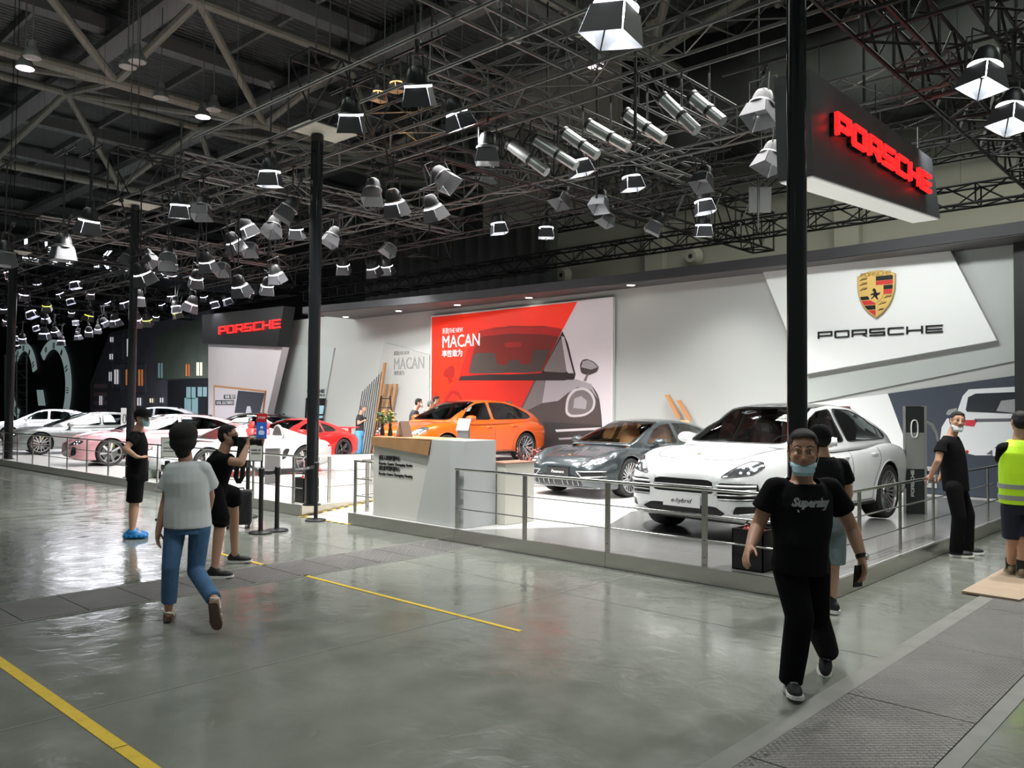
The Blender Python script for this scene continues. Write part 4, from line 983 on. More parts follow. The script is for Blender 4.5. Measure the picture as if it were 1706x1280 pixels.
# --- low four-door saloon / estate
def saloon(p, taycan=False, cross=False, **o):
    S = shape(paint=p, FO=.95, WB=2.95, RO=1.13, Rw=.36, Ra=.395, ww=.28, kn=.38, Rn=.62, Rz=.34, zn=(.30, .58), kt=.26, zt=(.42, .85), dip=.03, crest=.80,
        W=[(.95, .92), (.5, .95), (0, .965), (-.8, .935), (-2, .93), (-2.95, .97), (-3.7, .92), (-4.08, .86)],
        zc=[(.95, .68), (.75, .735), (.4, .80), (0, .86), (-.5, .93), (-2, .95), (-3.2, .98), (-3.8, .96), (-4.08, .92)],
        zs=[(.95, .64), (.68, .75), (.3, .86), (-.1, .895), (-1, .89), (-2.2, .90), (-3, .94), (-3.8, .88), (-4.08, .82)],
        zb=[(.95, .17), (.6, .15), (0, .16), (-3, .17), (-3.7, .24), (-4.08, .36)],
        roof=[(-.30, .93), (-.7, 1.11), (-1.1, 1.28), (-1.45, 1.38), (-1.95, 1.42), (-2.6, 1.385), (-3.2, 1.27), (-3.75, 1.09), (-4.0, .97)],
        gb=[(-.30, .70), (-.7, .80), (-1.3, .85), (-3, .82), (-3.6, .70), (-4, .60)], gt=[(-.3, .55), (-1.3, .58), (-2.3, .58), (-3.2, .52), (-4, .45)],
        cabin=(-.42, -3.2), seat=(-1.75, .62), mirror=(-.85, .86, .98), handles=[(-1.62, .80), (-2.55, .83)], badge=.62,
        lines=[('y', [(-.55, .84), (-.62, .6), (-.66, .24)]), ('y', [(-1.85, .89), (-1.82, .6), (-1.80, .24)]), ('y', [(-2.75, .92), (-2.68, .72), (-2.52, .5), (-2.48, .24)]), ('z', [(.78, .0), (.75, .45), (.45, .60), (0, .68), (-.35, .72)]), ('y', [(-.66, .24), (-2.48, .24)])],
        trim=T_tan, dash=T_tan, cal=(.55, .5, .1))
    S['cuts'] = [('windscreen', M_glass, 'x', rnd([(-.68, .96), (.68, .96), (.52, 1.36), (-.52, 1.36)], .10), 1, dict(on=2, mirror=False, nx=.12, xmin=-1.9)),
        ('side_window', M_glass, 'y', rnd([(-.78, .955), (-1.2, 1.20), (-1.45, 1.29), (-1.80, 1.325), (-1.80, .955)], .12), 0, dict(on=2)),
        ('side_window', M_glass if not taycan else M_glassd, 'y', rnd([(-1.90, .955), (-1.90, 1.33), (-2.4, 1.31), (-2.9, 1.23), (-3.3, 1.08), (-3.35, 1.02), (-3.1, .985)], .10), 0, dict(on=2)),
        ('rear_window', M_glassd, 'x', rnd([(-.5, 1.03), (.5, 1.03), (.42, 1.32), (-.42, 1.32)], .1), -1, dict(on=2, mirror=False, nx=.15, xmin=-2.7)),
        ('roof_panel', M_roofglass, 'z', rnd([(-1.5, -.45), (-1.5, .45), (-2.7, .42), (-2.7, -.42)], .12), 0, dict(on=2)),
        ('tail_light', M_red, 'x', rnd([(.0, .80), (.85, .80), (.85, .84), (.0, .84)], .2), -1, dict(mirror=True, xmin=-3.5))]
    if taycan:
        S['cuts'] += [('headlight', M_lamp, 'x', rnd([(.55, .58), (.66, .56), (.84, .60), (.86, .68), (.66, .70)], .3), 1, dict(mirror=True, xmin=-.1, nx=.04)),
            ('air_intake', M_plastic, 'x', rnd([(.60, .26), (.78, .30), (.80, .50), (.68, .54)], .3), 1, dict(mirror=True, shift=(-.02, 0, 0))),
            ('lower_intake', M_plastic, 'x', rnd([(-.58, .20), (.58, .20), (.62, .27), (.50, .31), (-.50, .31), (-.62, .27)], .15), 1, dict(mirror=False, shift=(-.015, 0, 0)))]
        S['bars'] = []
    else:
        S['cuts'] += [('headlight', M_lamp, 'x', rnd([(.40, .575), (.60, .585), (.82, .63), (.885, .71), (.84, .765), (.72, .755), (.58, .66)], .3), 1, dict(mirror=True, xmin=-.2, nx=.04)),
            ('air_intake', M_plastic, 'x', rnd([(.55, .34), (.84, .36), (.87, .44), (.84, .50), (.50, .47)], .2), 1, dict(mirror=True, shift=(-.02, 0, 0))),
            ('grille', M_plastic, 'x', rnd([(-.56, .23), (.56, .23), (.50, .40), (.34, .43), (-.34, .43), (-.50, .40)], .15), 1, dict(mirror=False, shift=(-.015, 0, 0))),
            ('air_intake', M_plastic, 'x', rnd([(-.28, .525), (.28, .525), (.26, .555), (-.26, .555)], .2), 1, dict(mirror=False, shift=(-.01, 0, 0)))]
        S['bars'] = [('chrome_strip', .42, .88, .49, .50, .011, M_slat), ('chrome_strip', .55, .88, .39, .41, .011, M_slat), ('chrome_strip', .42, .55, .49, .38, .011, M_slat), ('chin_bar', -.80, .80, .20, .20, .012, M_slat),
            ('grille_rib', .10, .10, .24, .40, .006, M_slat), ('grille_rib', .22, .22, .24, .40, .006, M_slat), ('grille_rib', .34, .34, .24, .40, .006, M_slat), ('grille_rib', .46, .46, .24, .38, .006, M_slat)]
    S.update(o); return S
# --- compact sport utility
def compact(p, **o):
    S = suv(p, FO=.90, WB=2.81, RO=.99, Rw=.375, Ra=.415)
    def sx(k, a=.95): return [(x * a, v * b) for x, v in S[k]]
    S['W'] = [(x * .965, v * .965) for x, v in S['W']]
    for k, b in (('zc', .955), ('zs', .955), ('zb', 1.0), ('roof', .965)): S[k] = [(x * .965, v * b) for x, v in S[k]]
    for k in ('gb', 'gt'): S[k] = [(x * .965, v * .965) for x, v in S[k]]
    S['cuts'] = [(c[0], c[1], c[2], [((u * .965), v * .962) for u, v in c[3]], c[4], c[5]) for c in S['cuts'] if c[0] != 'roof_panel']
    S['roof'] = [(-.21, 1.035), (-.53, 1.23), (-.95, 1.45), (-1.3, 1.56), (-1.8, 1.60), (-2.5, 1.57), (-3.0, 1.46), (-3.4, 1.30), (-3.68, 1.08)]
    S['lines'] = [(a, [(u * .965, v * .955) for u, v in P]) for a, P in S['lines']]
    S['mirror'] = (-.70, .87, 1.12); S['handles'] = [(-1.48, .90), (-2.36, .92)]; S['trim'] = T_black; S['dash'] = T_black; S['cabin'] = (-.30, -3.0); S['seat'] = (-1.68, .80); S['badge'] = .52
    S['bars'] = [(b[0], b[1] * .96, b[2] * .96, b[3] * .96, b[4] * .96, b[5], b[6]) for b in S['bars']]
    S.update(o); return S
# --- two-seat sports cars
def sports(p, roofed=True, **o):
    S = shape(paint=p, FO=.88, WB=2.46, RO=.90, Rw=.345, Ra=.375, ww=.28, kn=.42, Rn=.62, Rz=.36, zn=(.26, .50), kt=.30, Rt=.6, zt=(.34, .74), dip=.05, crest=.80,
        W=[(.92, .86), (.5, .90), (0, .905), (-.7, .875), (-1.6, .89), (-2.46, .93), (-3.1, .88), (-3.5, .82)],
        zc=[(.92, .58), (.7, .63), (.3, .70), (-.2, .78), (-.6, .85), (-1.8, .87), (-2.5, .90), (-3.1, .84), (-3.5, .76)],
        zs=[(.92, .57), (.6, .70), (.2, .80), (-.2, .81), (-.9, .80), (-1.7, .83), (-2.4, .89), (-3.1, .80), (-3.5, .68)],
        zb=[(.92, .14), (.5, .13), (0, .14), (-2.4, .15), (-3.1, .22), (-3.5, .34)],
        roof=[(-.28, .84), (-.6, 1.02), (-.95, 1.19), (-1.3, 1.285), (-1.7, 1.30), (-2.2, 1.20), (-2.7, 1.04), (-3.1, .90), (-3.3, .82)],
        gb=[(-.28, .66), (-.8, .76), (-1.4, .78), (-2.2, .72), (-2.8, .56), (-3.3, .45)], gt=[(-.28, .52), (-1.3, .54), (-2.2, .46), (-3.3, .3)],
        cabin=(-.40, -2.05), seat=(-1.50, .50), rear=False, mirror=(-.72, .82, .92), handles=[(-1.55, .74)], badge=.62, rim='five',
        lines=[('y', [(-.45, .78), (-.50, .5), (-.52, .22)]), ('y', [(-1.82, .82), (-1.80, .6), (-1.70, .4), (-1.62, .22)]), ('y', [(-.52, .22), (-1.62, .22)]), ('z', [(.70, .0), (.66, .35), (.3, .48), (-.25, .55)])], trim=T_bord, dash=T_black)
    S['cuts'] = [('windscreen', M_glass, 'x', rnd([(-.62, .87), (.62, .87), (.48, 1.25), (-.48, 1.25)], .10), 1, dict(on=2, mirror=False, nx=.12, xmin=-1.5)),
        ('headlight', M_lamp, 'x', ell(.66, .66, .12, .085), 1, dict(mirror=True, xmin=-.1, nx=.03)),
        ('air_intake', M_plastic, 'x', rnd([(.42, .20), (.80, .22), (.80, .33), (.46, .35)], .2), 1, dict(mirror=True, shift=(-.015, 0, 0))),
        ('tail_light', M_red, 'x', rnd([(.0, .66), (.8, .64), (.8, .69), (.0, .70)], .2), -1, dict(mirror=True, xmin=-3.0))]
    if roofed:
        S['cuts'] += [('side_window', M_glassd, 'y', rnd([(-.72, .88), (-1.1, 1.10), (-1.35, 1.18), (-1.72, 1.19), (-1.80, .88)], .12), 0, dict(on=2)),
            ('side_window', M_glassd, 'y', rnd([(-1.84, .90), (-1.82, 1.17), (-2.15, 1.08), (-2.38, .95), (-2.3, .91)], .15), 0, dict(on=2)),
            ('rear_window', M_glassd, 'x', rnd([(-.4, .96), (.4, .96), (.34, 1.20), (-.34, 1.20)], .1), -1, dict(on=2, mirror=False, nx=.1, xmin=-1.9))]
    else:
        S['cuts'] += [('side_scoop', M_plastic, 'y', rnd([(-1.82, .36), (-1.92, .40), (-2.02, .62), (-1.92, .64), (-1.84, .58)], .3), 0, dict())]
    S.update(o); return S
def spoiler(root, sh, S):
    mb = MB(); mb.prism([(-3.18, .98), (-3.40, 1.00), (-3.42, 1.03), (-3.18, 1.01)], 'y', -.62, .62); mb.box(-3.30, -3.2, -.4, -.36, .78, .99); mb.box(-3.30, -3.2, .36, .40, .78, .99); mb.build('rear_spoiler', S['paint'], root)
def rollhoops(root, sh, S):
    m = mat('hoop_silver', (.65, .65, .66), .3, .7)
    for y in (.36, -.36):
        pts = [(-2.0, y + .24 * math.cos(a), .84 + .33 * math.sin(a)) for a in [PI * k / 12 for k in range(13)]]; MB().path(pts, .028, 8).build('roll_hoop', m, root, True)
    for y in (.38, -.38): # fairings behind the seats
        mb = MB(); rg = []
        for k in range(9):
            x = -2.02 - k * .13; h = .30 * (1 - k / 8)**1.2 + .01; w = .26 - .012 * k; rg.append([(x, y + w * math.cos(a), .845 + h * math.sin(a)) for a in [PI * q / 10 for q in range(11)]])
        mb.loft(rg, False); mb.build('fairing', S['paint'], root, True)
    MB().tube((.0, 0, 0), (.0, 0, .001), .001)
D90 = -PI / 2
def steps():
    pass
# white coupe by the corner, over a dark disc: its shadow painted in, plus a black tray
MB().lathe([(1.3, ZP + .0035), (1.3, ZP + .007), (1.28, ZP + .009), (.001, ZP + .009)], (-5.52, 10.55, 0), 64).build('shadow_tray', mat('shadow_tray_grey', (.07, .07, .07), .18), None, True)
tag(COL.objects['shadow_tray'], 'round black tray with painted shadow under the front of the large white car', 'shadow_tray')
car('sport_utility_coupe', 'large white sport utility coupe facing the railing at the corner of the stand', suv(P_white, plate=('e-hybrid', .46, M_plateW, M_plateB), rim='multi'), (-5.50, 10.12, ZP + .009), math.radians(-92.4), 1.05)
car('luxury_saloon', 'dark grey four-door saloon with tan seats left of the large white car', saloon(P_grey, plate=('Panamera', .47, M_plateB, M_plateW)), (-9.80, 12.8, ZP), math.radians(-90.2), 1.02)
# orange car on its raised plinth
mb = MB(); mb.prism([(-19.6, 13.3), (-16.9, 13.3), (-16.9, 11.9), (-13.9, 11.9), (-13.9, 17.55), (-19.6, 17.55)], 'z', ZP + .004, .435)
pl = mb.build('car_plinth', mat('plinth_grey', (.50, .50, .48), .35)); tag(pl, 'raised grey plinth under the orange car', 'plinth')
car('compact_sport_utility', 'orange compact sport utility car on the raised plinth before the red poster', compact(P_orange, rim='y'), (-15.32, 13.26, .436), math.radians(-89.7))
car('open_roadster', 'white open two-seat roadster with red seats behind the black queue posts', sports(P_white, False, open=lambda c: c.x > -1.12 and c.z < 1.24 and (c.x > -1.0 or c.z > 1.1), extra=[rollhoops], trim=T_bord, rim='five'), (-18.39, 8.95, ZP), math.radians(-92))
car('sports_coupe', 'red sports coupe with a rear spoiler behind the white roadster', sports(P_red, True, extra=[spoiler], rimmat=M_rimd, trim=T_black), (-21.2, 12.3, ZP), math.radians(-80))
car('electric_saloon', 'pink four-door electric saloon behind the man in the black cap', saloon(P_pink, True, trim=T_black, dash=T_black, rim='seven'), (-24.0, 9.15, ZP), math.radians(-100))
car('electric_estate', 'grey estate-backed electric car at the left end of the stand', saloon(P_silver, True, trim=T_black, dash=T_black, rim='y', roofmat=P_silver), (-30.63, 9.5, ZP), math.radians(-99.4))
# ================================================================ PEOPLE
def remesh(mb, name, m, vox, parent=None, smooth=3, fac=.5, extra=None):
    me = bpy.data.meshes.new(name); me.from_pydata(mb.v, [], mb.f)
    bm = bmesh.new(); bm.from_mesh(me); bmesh.ops.recalc_face_normals(bm, faces=bm.faces); bm.to_mesh(me); bm.free()
    o = bpy.data.objects.new(name, me); COL.objects.link(o)
    r = o.modifiers.new('r', 'REMESH'); r.mode = 'VOXEL'; r.voxel_size = vox; r.use_smooth_shade = True
    if smooth: q = o.modifiers.new('s', 'SMOOTH'); q.iterations = smooth; q.factor = fac
    dg = bpy.context.evaluated_depsgraph_get(); dg.update()
    me2 = bpy.data.meshes.new_from_object(o.evaluated_get(dg)); o.modifiers.clear(); o.data = me2; bpy.data.meshes.remove(me)
    me2.name = name; me2.materials.clear()
    for mm in (m if isinstance(m, (list, tuple)) else [m]): me2.materials.append(mm)
    me2.shade_smooth()
    if parent: o.parent = parent
    return o
def limb(mb, a, b, ra, rb, n=12):
    mb.tube(a, b, ra, rb, n=n, caps=True); mb.ball(a, ra, n, 8); mb.ball(b, rb, n, 8)
def frame(R, F): # rotation taking x->R y->F z->up
    R = R.normalized(); U = R.cross(F).normalized(); F = U.cross(R).normalized(); return Matrix((R, F, U)).transposed()
def rings(mb, lv, n=20, p=1.0):
    """lv: list of (centre, right vector, forward vector, half width, half depth)"""
    rg = []
    for c, R, F, a, b in lv:
        R = R.normalized(); F = F.normalized()
        rg.append([c + R * (a * abs(math.cos(t))**p * (1 if math.cos(t) > 0 else -1)) + F * (b * math.sin(t)) for t in [2 * PI * k / n for k in range(n)]])
    mb.loft(rg, True, True)
M_skin = mat('skin', (.54, .31, .21), .5); M_skin2 = mat('skin_tanned', (.47, .26, .175), .5); M_hair = mat('hair_black', (.008, .007, .006), .75, bump=.5, bscale=120)
M_lip = mat('lip', (.30, .11, .09), .5); M_eye = mat('eye_white', (.6, .58, .55), .3); M_iris = mat('iris', (.015, .01, .01), .2)
M_tee = mat('cotton_black', (.006, .006, .007), .95, spec=.15, bump=.35, bscale=14); M_pants = mat('trousers_black', (.005, .005, .006), .92, spec=.15, bump=.4, bscale=10)
M_mask = mat('mask_blue', (.42, .62, .68), .7); M_sole = mat('sole_white', (.7, .69, .66), .5); M_shoe = mat('shoe_black', (.014, .014, .016), .6)
def hand(mb, w, d, side_v, palm_n, s=1., curl=.5, spread=1., grip=False):
    """w wrist, d pointing direction, side_v towards the thumb, palm_n out of the palm (fingers curl that way)"""
    d = d.normalized(); side = (side_v - d * side_v.dot(d)).normalized(); n = (palm_n - d * palm_n.dot(d) - side * palm_n.dot(side)); n = n.normalized() if n.length > 1e-3 else d.cross(side)
    M = Matrix((side, d, n)).transposed()
    mb.ball(w + d * .045 * s, 1, 12, 8, (.040 * s, .052 * s, .017 * s), M); limb(mb, w, w + d * .03 * s, .026 * s, .026 * s)
    for k, (off, L) in enumerate(((.028, .070), (.010, .079), (-.009, .073), (-.027, .057))):
        p = w + d * .082 * s + side * off * s; L *= s; dd = (d + side * off * 3.0 * spread).normalized(); a = curl * (.8 + .12 * k)
        for j, (q, rr) in enumerate(((.45, .0092), (.32, .0085), (.25, .0076))):
            e = (dd * math.cos(a) + n * math.sin(a)); p2 = p + e * L * q; limb(mb, p, p2, rr * s, rr * .93 * s, 8); p = p2; a += curl * .85
    p = w + d * .022 * s + side * .030 * s; e = (d * .62 + side * .70 + n * .28).normalized()
    for q, rr in ((.036, .0125), (.032, .0105), (.024, .0092)):
        p2 = p + e * q * s; limb(mb, p, p2, rr * s, rr * .9 * s, 8); p = p2; e = (e * .8 + d * .35 + n * .15 * curl).normalized()
def person(label, D, J, face, vox=.009, skin=M_skin, sh=None, pt=None, shoes=None, hairm=M_hair, hair='short', build=1.0, curl=.45, palms=None, headF=None, headR=None, bare=True, sleeve=.5, leg_len=1.0, waist=1., belly=0., headr=1., name='person', faceon=True, shirt_low=.08, legbare=None):
    """J: joints in world space. face: the way the chest points."""
    root = thing(name, label, 'person', (0, 0, 0)); g = J
    pel, nk, hd = g['pel'], g['neck'], g['head']; g['shL'] = g['shL'] + Vector((0, 0, -.028)) + (nk - g['shL']) * .05; g['shR'] = g['shR'] + Vector((0, 0, -.028)) + (nk - g['shR']) * .05; base = Vector(((g['anL'] + g['anR']) / 2).xy.to_3d()); 
    up = (nk - pel).normalized(); R = (g['shR'] - g['shL']).normalized(); F = R.cross(up) * -1
    if F.dot(face) < 0: F = -F
    Rh = (g['hipR'] - g['hipL']).normalized(); k = build
    if 'chest' in g: pass
    hF = (headF or face).normalized(); hU = (hd - nk).normalized() * .35 + Vector((0, 0, .65)) if headR is None else headR; hU.normalize()
    hR = hF.cross(hU).normalized(); hF = hU.cross(hR).normalized(); HM = Matrix((hR, hF, hU)).transposed(); hs = headr
    # ---- body, one continuous surface
    mb = MB(); limb(mb, nk - up * .04, hd - hU * .05 - hF * .015, .062 * k, .055)
    sc = lambda a, b, c: (a * hs, b * hs, c * hs)
    mb.ball(hd + hU * .03 * hs - hF * .012 * hs, 1, 20, 14, sc(.079, .096, .088), HM)           # skull
    mb.ball(hd - hU * .035 * hs + hF * .022 * hs, 1, 18, 12, sc(.070, .070, .070), HM)          # face
    mb.ball(hd - hU * .085 * hs + hF * .045 * hs, 1, 14, 10, sc(.036, .036, .028), HM)          # chin
    for s_ in (1, -1):
        mb.ball(hd - hU * .055 * hs + hF * .010 * hs + hR * .042 * s_ * hs, 1, 12, 8, sc(.026, .042, .036), HM)   # jaw
        mb.ball(hd - hU * .015 * hs + hF * .072 * hs + hR * .036 * s_ * hs, 1, 12, 8, sc(.022, .018, .018), HM)   # cheek
        mb.ball(hd - hU * .008 * hs - hF * .005 * hs + hR * .078 * s_ * hs, 1, 10, 8, sc(.010, .019, .031), HM)   # ear
        mb.ball(hd + hU * .026 * hs + hF * .078 * hs + hR * .030 * s_ * hs, 1, 10, 6, sc(.022, .010, .008), HM)   # brow
    a = hd + hU * .018 * hs + hF * .088 * hs; b = hd - hU * .028 * hs + hF * .104 * hs
    limb(mb, a, b, .008 * hs, .013 * hs, 8); mb.ball(b - hU * .002, 1, 10, 6, sc(.018, .012, .010), HM)
    mb.ball(hd - hU * .056 * hs + hF * .082 * hs, 1, 10, 6, sc(.026, .012, .012), HM)           # mouth mound
    for S_ in 'LR':
        s_, e_, w_ = g['sh' + S_], g['el' + S_], g['wr' + S_]
        limb(mb, s_, e_, .050 * k, .040 * k); limb(mb, e_, e_.lerp(w_, .35), .041 * k, .040 * k); limb(mb, e_.lerp(w_, .35), w_, .040 * k, .027 * k)
        dr = g.get('hd' + S_, w_ + (w_ - e_).normalized() * .1) - w_; pl = (palms or {}).get(S_, (F * .7 + Vector((0, 0, 0)), (R if S_ == 'L' else -R)))
        hand(mb, w_, dr, pl[0], pl[1], .98 * (k * .5 + .5), (curl if isinstance(curl, (int, float)) else curl[S_]))
        h_, n_, a_ = g['hip' + S_], g['kn' + S_], g['an' + S_]
        limb(mb, h_, n_, .078 * k, .055 * k); limb(mb, n_, n_.lerp(a_, .33), .053 * k, .057 * k); limb(mb, n_.lerp(a_, .33), a_, .056 * k, .036 * k)
        t_ = g['to' + S_]
        if not shoes: limb(mb, a_, t_, .036, .030)
    cr = nk - up * .10
    rings(mb, [(pel - up * .06, Rh, F, .13 * k, .095 * k), (pel + up * .10, Rh, F, .14 * k, .10 * k), (pel.lerp(nk, .6), R, F, .15 * k, .105 * k), (nk - up * .09, R, F, .15 * k, .09 * k), (nk - up * .02, R, F, .07 * k, .06 * k)])
    body = remesh(mb, 'body', skin, vox, root, 2)
    # ---- face details
    if faceon:
        for s_ in (1, -1):
            c = hd + hU * .010 * hs + hF * .0885 * hs + hR * .031 * s_ * hs
            mb = MB().ball(c - hF * .006, 1, 12, 8, sc(.0135, .008, .0042), HM); o = mb.build('eye', M_eye, body, True); MB().ball(c - hF * .001, 1, 10, 6, sc(.0058, .005, .0040), HM).build('iris', M_iris, o, True)
            mb = MB().path([hd + hU * (.019 + .002) * hs + hF * .0895 * hs + hR * .015 * s_ * hs, hd + hU * .026 * hs + hF * .0895 * hs + hR * .032 * s_ * hs, hd + hU * .018 * hs + hF * .0825 * hs + hR * .048 * s_ * hs], .0035, 6); mb.build('eyelid', skin, body, True)
            mb = MB().path([hd + hU * .035 * hs + hF * .092 * hs + hR * .013 * s_ * hs, hd + hU * .042 * hs + hF * .091 * hs + hR * .032 * s_ * hs, hd + hU * .034 * hs + hF * .080 * hs + hR * .052 * s_ * hs], .005, 6, [.0045, .006, .003]); mb.build('eyebrow', hairm, body, True)
        MB().path([hd - hU * .056 * hs + hF * .0905 * hs - hR * .024 * hs, hd - hU * .053 * hs + hF * .0965 * hs, hd - hU * .056 * hs + hF * .0905 * hs + hR * .024 * hs], .0055, 6, [.002, .0062, .002]).build('lips', M_lip, body, True)
    # ---- hair
    if hair:
        mb = MB()
        if hair == 'short':
            mb.ball(hd + hU * .052 * hs - hF * .018 * hs, 1, 20, 14, sc(.081, .094, .076), HM); mb.ball(hd + hU * .01 * hs - hF * .048 * hs, 1, 18, 12, sc(.079, .066, .088), HM)
            mb.ball(hd + hU * .085 * hs + hF * .030 * hs, 1, 14, 10, sc(.064, .050, .034), HM)
            for s_ in (1, -1): mb.ball(hd + hU * .022 * hs + hF * .018 * hs + hR * .070 * s_ * hs, 1, 10, 8, sc(.012, .034, .046), HM)
        elif hair == 'bob':
            mb.ball(hd + hU * .045 * hs - hF * .02 * hs, 1, 22, 16, sc(.112, .118, .104), HM); mb.ball(hd - hU * .02 * hs - hF * .035 * hs, 1, 20, 14, sc(.106, .095, .085), HM)
            mb.ball(hd - hU * .095 * hs - hF * .045 * hs, 1, 16, 10, sc(.062, .052, .058), HM)
        elif hair == 'nape':
            mb.ball(hd + hU * .02 * hs - hF * .035 * hs, 1, 18, 12, sc(.082, .078, .090), HM)
        # keep the face free
        o = remesh(mb, 'hair', hairm, vox * 1.0, body, 1)
        bm = bmesh.new(); bm.from_mesh(o.data); lim = .048 * hs
        kill = [v for v in bm.verts if (v.co - hd).dot(hF) > lim and (v.co - hd).dot(hU) < (.092 - abs((v.co - hd).dot(hR)) * .25) * hs or (v.co - hd).dot(hF) > .022 * hs and (v.co - hd).dot(hU) < .045 * hs or (v.co - hd).dot(hF) > -.012 and (v.co - hd).dot(hU) < -.005 * hs] if hair != 'bob' else []
        bmesh.ops.delete(bm, geom=kill, context='VERTS'); bm.to_mesh(o.data); bm.free()
    # ---- shirt
    if sh:
        mb = MB(); c = sh.get('loose', .016)
        lo = pel + up * (-shirt_low); 
        rings(mb, [(lo, Rh, F, (.158 * waist) * k + c, .115 * k + c + belly * .6), (pel.lerp(nk, .22), Rh, F, (.150 * waist) * k + c, .112 * k + c + belly), (pel.lerp(nk, .45), R, F, .150 * k * (waist * .5 + .5) + c, .112 * k + c + belly * .8), (pel.lerp(nk, .68), R, F, .158 * k + c, .118 * k + c + belly * .2), (nk - up * .10, R, F, .155 * k + c, .098 * k + c), (nk - up * .035, R, F, .115 * k + c, .075 * k + c), (nk + up * .008, R, F, .068 * k, .062 * k)])
        for S_ in 'LR':
            s_, e_ = g['sh' + S_], g['el' + S_]; q = s_.lerp(e_, sleeve); limb(mb, nk.lerp(s_, .35) - up * .040, s_ + (nk - s_) * .12, .045 * k + c * .3, .050 * k + c * .3)
            mb.tube(s_, q, .051 * k + c * .35, .054 * k + c * 1.2, n=16); mb.ball(s_, .051 * k + c * .35, 14, 10)
        o = remesh(mb, sh.get('nm', 't_shirt'), sh['m'], vox * 1.15, root, sh.get('sm', 3))
        # open the neckline
        bm = bmesh.new(); bm.from_mesh(o.data); kill = [v for v in bm.verts if (v.co - nk).dot(up) > -.022 and (v.co - (nk + F * .02)).length < .088 * k]
        bmesh.ops.delete(bm, geom=kill, context='VERTS'); bm.to_mesh(o.data); bm.free()
    # ---- trousers / shorts
    if pt:
        mb = MB(); c = pt.get('loose', .014); ln = pt.get('len', 1.0)
        rings(mb, [(pel + up * .09, Rh, F, .145 * waist * k + c, .108 * k + c + belly * .5), (pel, Rh, F, .162 * k + c, .120 * k + c), (pel - up * .08, Rh, F, .162 * k + c, .118 * k + c)])
        for S_ in 'LR':
            h_, n_, a_ = g['hip' + S_], g['kn' + S_], g['an' + S_]
            if ln <= .5:
                e = h_.lerp(n_, ln * 2); limb(mb, h_, h_.lerp(e, .6), .088 * k + c * .6, .076 * k + c); mb.tube(h_.lerp(e, .6), e, .076 * k + c, (.066 if ln > .4 else .075) * k + c * 1.3, n=18)
            else:
                limb(mb, h_, n_, .086 * k + c * .6, .062 * k + c); e = n_.lerp(a_, (ln - .5) * 2); limb(mb, n_, n_.lerp(e, .5), .062 * k + c, .058 * k + c); mb.tube(n_.lerp(e, .5), e, .058 * k + c, pt.get('hem', .050) + c, n=18)
        remesh(mb, pt.get('nm', 'trousers'), pt['m'], vox * 1.15, root, 2)
    # ---- shoes
    for S_ in 'LR':
        if not shoes: break
        a_, t_ = g['an' + S_], g['to' + S_]; d = (t_ - a_); fz = min(a_.z, t_.z)
        dn = g.get('dn' + S_, Vector((0, 0, -1))); fw = (d - dn * d.dot(dn)).normalized(); sd = fw.cross(-dn).normalized(); O = a_ + dn * (shoes.get('ah', .075))
        FM = Matrix((sd, fw, -dn)).transposed(); sz = shoes.get('s', 1.)
        mt = bpy.data.objects.new(shoes.get('nm', 'shoe'), None); COL.objects.link(mt); mt.parent = root
        def pt_(x, y, z): return O + sd * x * sz + fw * y * sz - dn * z * sz
        prof = [(-.075, .030), (-.06, .038), (0, .040), (.06, .041), (.11, .047), (.15, .046), (.185, .034), (.20, .014)]
        ou = [(w, y) for y, w in prof] + [(-w, y) for y, w in prof[::-1]]
        m_ = MB(); n = len(ou); z1 = shoes.get('sole', .028)
        vs = [pt_(x * 1.04, y, 0 if y < .15 else .012) for x, y in ou] + [pt_(x, y, z1 + (.006 if y > .15 else 0)) for x, y in ou]
        m_.add(vs, [(i, (i + 1) % n, n + (i + 1) % n, n + i) for i in range(n)] + [tuple(range(n)), tuple(range(2 * n - 1, n - 1, -1))]); m_.build('sole', shoes.get('solem', M_sole), mt)
        mb = MB()
        if shoes.get('sandal'):
            for y in (.0, .075, .125): mb.path([pt_(-.043, y, .03), pt_(-.03, y, .06), pt_(0, y + .01, .068), pt_(.03, y, .06), pt_(.043, y, .03)], .011, 6)
            mb.path([pt_(-.036, .0, .05), pt_(-.03, -.07, .075), pt_(.03, -.07, .075), pt_(.036, .0, .05)], .010, 6); mb.build('strap', shoes['m'], mt, True)
            q = MB(); q.ball(pt_(0, .04, .045), 1, 12, 8, (.036, .11, .026), FM); [limb(q, pt_(x, .11, .04), pt_(x * 1.1, .165 - abs(x - .02) * .6, .036), .012, .010, 8) for x in (.026, .012, -.002, -.015, -.027)]; q.ball(pt_(0, -.035, .05), 1, 10, 8, (.03, .036, .03), FM); remesh(q, 'foot', skin, .008, mt, 1)
        else:
            mb.ball(pt_(0, .10, z1 + .012), 1, 14, 10, (.044 * sz, .095 * sz, .040 * sz), FM); mb.ball(pt_(0, .0, z1 + .03), 1, 14, 10, (.040 * sz, .085 * sz, .055 * sz), FM); limb(mb, pt_(0, -.02, z1 + .03), pt_(0, -.005, z1 + .07), .042 * sz, .046 * sz)
            o = remesh(mb, 'upper', shoes['m'], .009, mt, 1)
            # flatten what sinks through the sole
            for v in o.data.vertices:
                h = (v.co - O).dot(-dn)
                if h < z1 * .6: v.co += -dn * (z1 * .6 - h)
            if shoes.get('laces'):
                q = MB()
                for y, z in ((.045, .085), (.065, .078), (.085, .070), (.105, .062)): q.tube(pt_(-.02, y, z * sz + .004), pt_(.02, y, z * sz + .004), .003, n=5)
                q.build('laces', M_sole, mt)
    return root, dict(HM=HM, hd=hd, hF=hF, hR=hR, hU=hU, hs=hs, F=F, R=R, up=up, k=k)
